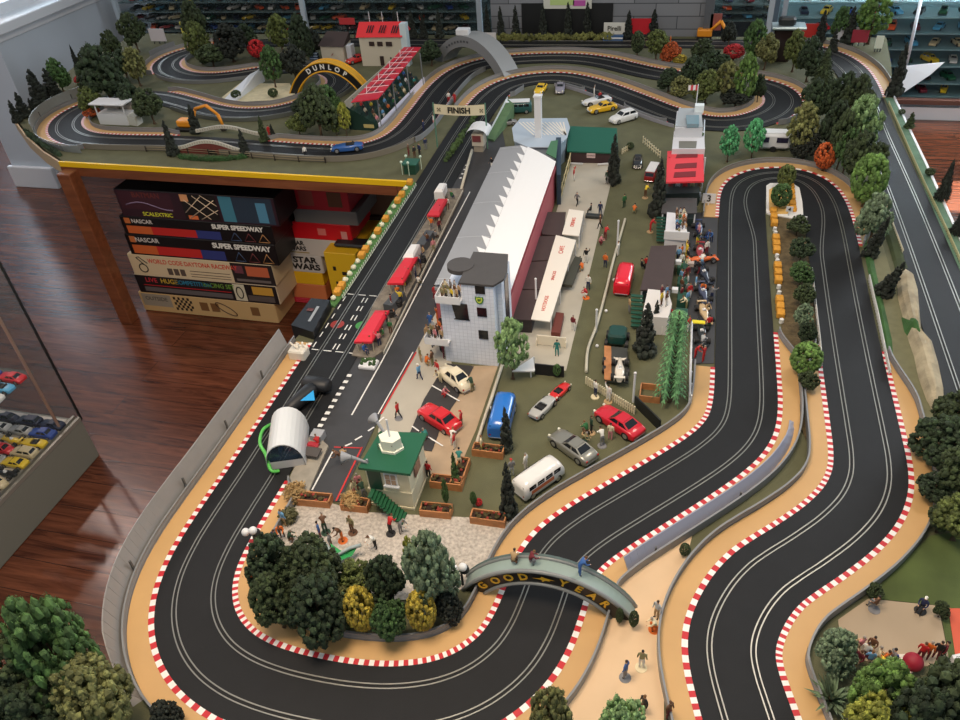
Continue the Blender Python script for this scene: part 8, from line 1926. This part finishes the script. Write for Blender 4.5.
pr_ = WX(66, 425, XR - .02); MB().cyl((XR - .03, YE - .08, hb_), (XR - .03, YE - .08, 1.4), .006).build('shelf_pole', mat((196, 160, 140), .25, metal=.6), DC)
MB().box((XR - XW / 2, (YE + YN) / 2, 1.57), (XW, YE - YN, .05)).build('top', mat((60, 60, 58), .4), DC)
PALE = [((196, 26, 36), 'red'), ((206, 206, 200), 'white'), ((40, 70, 150), 'blue'), ((28, 28, 30), 'black'), ((236, 92, 40), 'orange'), ((150, 152, 150), 'silver'), ((30, 90, 60), 'green'), ((116, 24, 40), 'maroon'), ((24, 30, 60), 'navy'), ((222, 190, 40), 'yellow'), ((80, 160, 200), 'light blue'), ((206, 190, 150), 'cream')]
kinds = ['coupe', 'sedan', 'open', 'hatch', 'coupe', 'formula', 'beetle']
colw = ['front', 'second', 'third', 'fourth', 'fifth', 'sixth', 'seventh']
random.seed(5)
cm = {n: c for c, n in PALE}
for i in range(6):
    for j in range(15):
        x = XR - .075 - i * .104; y = YE - .07 - j * .052
        cn = random.choice(('red', 'white', 'silver', 'black', 'navy', 'blue', 'maroon', 'green', 'orange', 'navy', 'white', 'black', 'red', 'yellow', 'cream'))
        car('toy_car', '%s toy car on the cabinet deck, %s row in, %s from the far end' % (cn, colw[i], ord_[j]), kinds[(i * 3 + j) % 7], (x, y, hb_ + .011), PI + random.uniform(-.06, .06), .108, cm[cn], 'toy car', 'toy cars on the deck of the left cabinet', simple=True)
top2 = [['red', 'light blue', 'white', 'silver'], ['white', 'blue', 'cream', 'red'], ['red', 'white', 'navy', 'maroon']]
for i in range(4):
    for j in range(9):
        x = XR - .1 - i * .112; y = YE - .1 - j * .058; cn = top2[i % 3][(j + i) % 4]
        car('toy_car', '%s toy car on lower glass shelf, %s row in, %s from the far end' % (cn, colw[i], ord_[j]), kinds[(i + j * 2) % 7], (x, y, zs1 + .0045), PI + random.uniform(-.06, .06), .112, cm[cn], 'toy car', 'toy cars on the lower glass shelf', simple=True)
for j in range(3): car('toy_car', '%s toy car on the upper glass shelf, %s from the far end' % (('yellow', 'green', 'white')[j], ord_[j]), 'coupe', (XR - .13, YE - .13 - j * .09, z2_ + .0045), PI, .112, cm[('yellow', 'green', 'white')[j]], 'toy car', 'toy cars on the upper glass shelf', simple=True)
# ---------------------------------------------------------------- cabinets along the far wall
def far_cabinet(label, xa, xb, Y, zs, bright, posts, base=None):
    K = empty('display_cabinet', ((xa + xb) / 2, Y + .2, 0), 0, label, 'display cabinet'); D_ = .38; w_ = xb - xa; cx_ = (xa + xb) / 2
    dk = mat((44, 50, 54), .6) if not bright else mat((170, 200, 210), .5)
    MB().box((cx_, Y + D_, 1.0), (w_, .02, 2.0)).build('back_panel', dk, K)
    MB().box((cx_, Y + D_ / 2, .2 if base is None else base / 2), (w_, D_, .4 if base is None else base)).build('base', mat((40, 40, 42), .5) if base is None else mat((222, 226, 232), .4), K)
    for z in zs: MB().box((cx_, Y + D_ / 2, z - .006), (w_ - .01, D_ - .04, .008)).build('shelf', mat((96, 116, 116), .15, alpha=.65) if not bright else mat((150, 186, 190), .12, alpha=.6), K)
    for x in posts: MB().box((x, Y - .01, 1.05), (.03, .03, 2.1)).build('post', mat((186, 200, 210), .3), K)
    MB().box((cx_, Y, 1.2), (w_, .005, 1.6)).build('glass_front', mat((80, 96, 100), .03, alpha=.05), K)
    return K
YC = 5.05
zsD = [WY(300, y, YC).z for y in (52, 42, 32, 22, 12, 2)]
far_cabinet('long dark glass display cabinet of model cars behind the left half of the layout', WY(118, 10, YC).x, WY(486, 10, YC).x, YC, zsD, False, [WY(122, 22, YC).x, WY(305, 16, YC).x, WY(480, 16, YC).x])
random.seed(8)
def ORD(k): return ord_[k] if k < 20 else ('twenty ' + ord_[k - 20])
for r_, z in enumerate(zsD):
    for k in range(29):
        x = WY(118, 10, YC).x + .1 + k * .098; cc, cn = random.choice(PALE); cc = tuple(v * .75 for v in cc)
        if x > WY(486, 10, YC).x - .08: break
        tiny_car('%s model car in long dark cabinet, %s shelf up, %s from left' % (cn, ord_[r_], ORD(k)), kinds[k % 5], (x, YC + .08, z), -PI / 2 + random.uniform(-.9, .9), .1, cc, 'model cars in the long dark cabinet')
zsM = [WY(745, y, YC).z for y in (21, 13, 5)]
far_cabinet('narrow dark display cabinet right of the grey stone wall', WY(713, 10, YC).x, WY(772, 10, YC).x, YC, zsM, False, [WY(771, 10, YC).x])
for r_, z in enumerate(zsM):
    for k in range(3): cc, cn = random.choice(PALE); tiny_car('%s model car in narrow dark cabinet, %s shelf up, %s from left' % (cn, ord_[r_], ord_[k]), kinds[k], (WY(713, 10, YC).x + .08 + k * .12, YC + .09, z), -PI / 2 + .3, .1, cc, 'model cars in the narrow dark cabinet')
YR = 5.76; zsR = [WY(930, y, YR).z for y in (97, 84, 67, 50, 34, 18, 2)]
far_cabinet('bright glass display cabinet of model cars at the right end of the room', WY(783, 20, YR).x, 2.6, YR, zsR, True, [WY(783, 20, YR).x], base=WY(930, 107, YR).z)
MB().box(((WY(860, 20, YR).x + 2.6) / 2, YR - .02, WY(930, 113, YR).z), (2.6 - WY(860, 20, YR).x, .03, .1)).build('trim_4', mat((246, 248, 252), .25))['kind'] = 'structure'
for r_, z in enumerate(zsR):
    for k in range(13):
        x = WY(795, 20, YR).x + .06 + k * .142; cc, cn = random.choice(PALE)
        tiny_car('%s model car in bright right cabinet, %s shelf up, %s from left' % (cn, ord_[r_], ord_[k]), kinds[(k + r_) % 5], (x, YR + .12, z), -PI / 2 + random.uniform(-.6, .6), .13, cc, 'model cars in the bright right cabinet')
MB().box(((WY(860, 20, YR).x + 2.6) / 2, YR - .03, zsR[0] - .02), (2.6 - WY(860, 20, YR).x, .05, .03)).build('trim_2', mat((120, 84, 72), .5))['kind'] = 'structure'
a, b = WY(921, 0, YR - .05), WY(906, 66, YR - .05)
tag(MB().tube([a, b], .011, 6).build('cabinet_strut', mat((232, 238, 244), .3)), 'white slanting strut across the bright right cabinet', 'strut')
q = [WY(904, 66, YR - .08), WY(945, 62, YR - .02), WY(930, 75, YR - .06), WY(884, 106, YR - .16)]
mb = MB(); mb.idx(q + [p + Vector((0, .004, 0)) for p in q], [(0, 3, 2, 1), (4, 5, 6, 7), (0, 4, 7, 3), (3, 7, 6, 2), (2, 6, 5, 1), (1, 5, 4, 0)]); tag(mb.build('bright_patch_sheet', mat((244, 246, 248), .3)), 'white triangular sheet added for the bright patch at the right cabinet', 'panel')  # bright patch of light modelled as an added white sheet against the cabinet
# grey stone wall with black mat and poster
YW = 4.66
sw = bpy.data.materials.new('stone_wall'); sw.use_nodes = True; nt = sw.node_tree; bs = nt.nodes['Principled BSDF']; tc = nt.nodes.new('ShaderNodeTexCoord'); mp = nt.nodes.new('ShaderNodeMapping'); mp.inputs['Rotation'].default_value = (PI / 2, 0, 0)
br = nt.nodes.new('ShaderNodeTexBrick'); br.inputs['Scale'].default_value = 1; br.inputs['Brick Width'].default_value = .24; br.inputs['Row Height'].default_value = .068; br.inputs['Mortar Size'].default_value = .0025
br.inputs['Color1'].default_value = (*lin((138, 142, 148)), 1); br.inputs['Color2'].default_value = (*lin((120, 124, 130)), 1); br.inputs['Mortar'].default_value = (*lin((70, 74, 80)), 1)
nt.links.new(tc.outputs['Object'], mp.inputs['Vector']); nt.links.new(mp.outputs['Vector'], br.inputs['Vector']); nt.links.new(br.outputs['Color'], bs.inputs['Base Color']); bs.inputs['Roughness'].default_value = .8
xa, xb = WY(491, 15, YW).x, WY(713, 15, YW).x
MB().box(((xa + xb) / 2, YW + .05, .8), (xb - xa, .1, 1.6)).build('wall_stone', sw)['kind'] = 'structure'
xa, xb = WY(522, 15, YW).x, WY(613, 15, YW).x; zt = WY(560, 3, YW).z; zb = WY(560, 33, YW).z
tag(MB().box(((xa + xb) / 2, YW - .005, (zt + zb) / 2), (xb - xa, .01, zt - zb)).build('black_mat', mat((22, 24, 26), .5)), 'black mat hung on the grey stone wall', 'wall mat')
xa, xb = WY(544, 5, YW).x, WY(592, 5, YW).x; zb = WY(560, 8, YW).z
K = empty('wall_poster', ((xa + xb) / 2, YW - .014, zb), 0, 'white poster with pale green and pink print above the black mat', 'poster')
MB().box(((xa + xb) / 2, YW - .014, zb + .08), (xb - xa, .004, .16)).build('sheet', mat((214, 216, 206), .5), K); MB().box(((xa + xb) / 2 - .03, YW - .017, zb + .06), ((xb - xa) * .5, .002, .08)).build('print', mat((190, 214, 140)), K); MB().box((xb - .07, YW - .017, zb + .03), (.07, .002, .03)).build('print', mat((190, 90, 170)), K)
xa = WY(713, 12, YW).x; MB().box((xa - .02, YW - .02, 1.0), (.05, .05, .6)).build('trim_3', mat((90, 94, 100)))['kind'] = 'structure'
p = WY(716, 22, YW - .04); tag(MB().box((p.x, p.y, p.z), (.06, .01, .085)).build('notice_card', mat((150, 84, 76))), 'reddish picture card at the right end of the stone wall', 'card')
# dark glass column with silver top at the right back
K = empty('glass_column', W(780, 68), 0, 'dark glass column with silver top tray among the far right trees', 'display column'); p = W(779, 62); h_ = top_h((779, 62), (781, 29))
MB().box(p + Vector((0, .03, h_ / 2)), (.09, .06, h_), bev=.003).build('column', mat((44, 34, 34), .15), K); MB().box(p + Vector((.02, .03, h_ + .006)), (.16, .1, .012), bev=.003).build('tray', mat((170, 186, 190), .25, metal=.3), K); MB().box(p + Vector((.01, .03, h_ + .03)), (.08, .05, .04), bev=.01).build('dark_block', mat((34, 38, 40)), K)
for e in (-.05, .07): MB().cyl(p + Vector((e, .0, 0)), p + Vector((e, 0, h_))  , .004).build('leg', mat((120, 130, 134), .3), K)
# ---------------------------------------------------------------- light
sc = bpy.context.scene
w = bpy.data.worlds.new('world'); sc.world = w; w.use_nodes = True
w.node_tree.nodes['Background'].inputs['Color'].default_value = (.80, .90, 1.0, 1); w.node_tree.nodes['Background'].inputs['Strength'].default_value = .44
def area(name, loc, tgt, sx, sy, power, col):
    l = bpy.data.lights.new(name, 'AREA'); l.shape = 'RECTANGLE'; l.size = sx; l.size_y = sy; l.energy = power; l.color = col
    o = bpy.data.objects.new(name, l); C.objects.link(o); o.location = loc
    o.rotation_euler = (Vector(tgt) - Vector(loc)).to_track_quat('-Z', 'Y').to_euler(); return o
area('ceiling_lamp', (-.6, .6, 3.3), (-.5, 1.1, .8), .9, .9, 60, (1, .80, .60))
area('ceiling_lamp', (.9, 2.4, 3.3), (.5, 2.4, .8), .6, .6, 18, (1, .88, .74))
area('window_light', (3.6, 6.6, 2.7), (0, 3.4, .8), 2.6, 1.6, 160, (.84, .92, 1))
area('window_light', (-6.7, 6.3, 1.9), (-2.5, 3.4, .6), 3.2, 1.8, 150, (.74, .87, 1))
area('window_light', (-4.3, 7.1, 2.5), (-2.2, 3.4, .9), 2.0, 1.0, 90, (.78, .9, 1))
area('ceiling_lamp', (-4.6, 3.4, 3.3), (-3.0, 2.2, 0), .16, .16, 26, (1, .8, .72))
area('cabinet_light', (XR - .45, 1.3, 1.5), (XR - .4, 1.3, 0), .5, .8, 7, (1, .86, .7))
area('cabinet_light', (1.9, YR + .12, 2.0), (1.9, YR + .14, 0), 1.4, .12, 50, (.9, .96, 1))  # added light to brighten the right cabinet, not a fitted lamp
sp_ = bpy.data.lights.new('sunbeam', 'SPOT'); sp_.energy = 9000; sp_.spot_size = .075; sp_.spot_blend = .05; sp_.color = (1, .96, .9); sp_.shadow_soft_size = .02
so = bpy.data.objects.new('sunbeam', sp_); C.objects.link(so); so.location = (4.2, 6.4, 3.6); so.rotation_euler = (WF(964, 196) - so.location).to_track_quat('-Z', 'Y').to_euler()
sc.view_settings.view_transform = 'Standard'; sc.view_settings.look = 'None'; sc.view_settings.gamma = 1; sc.view_settings.exposure = 0
sc.view_settings.use_curve_mapping = False
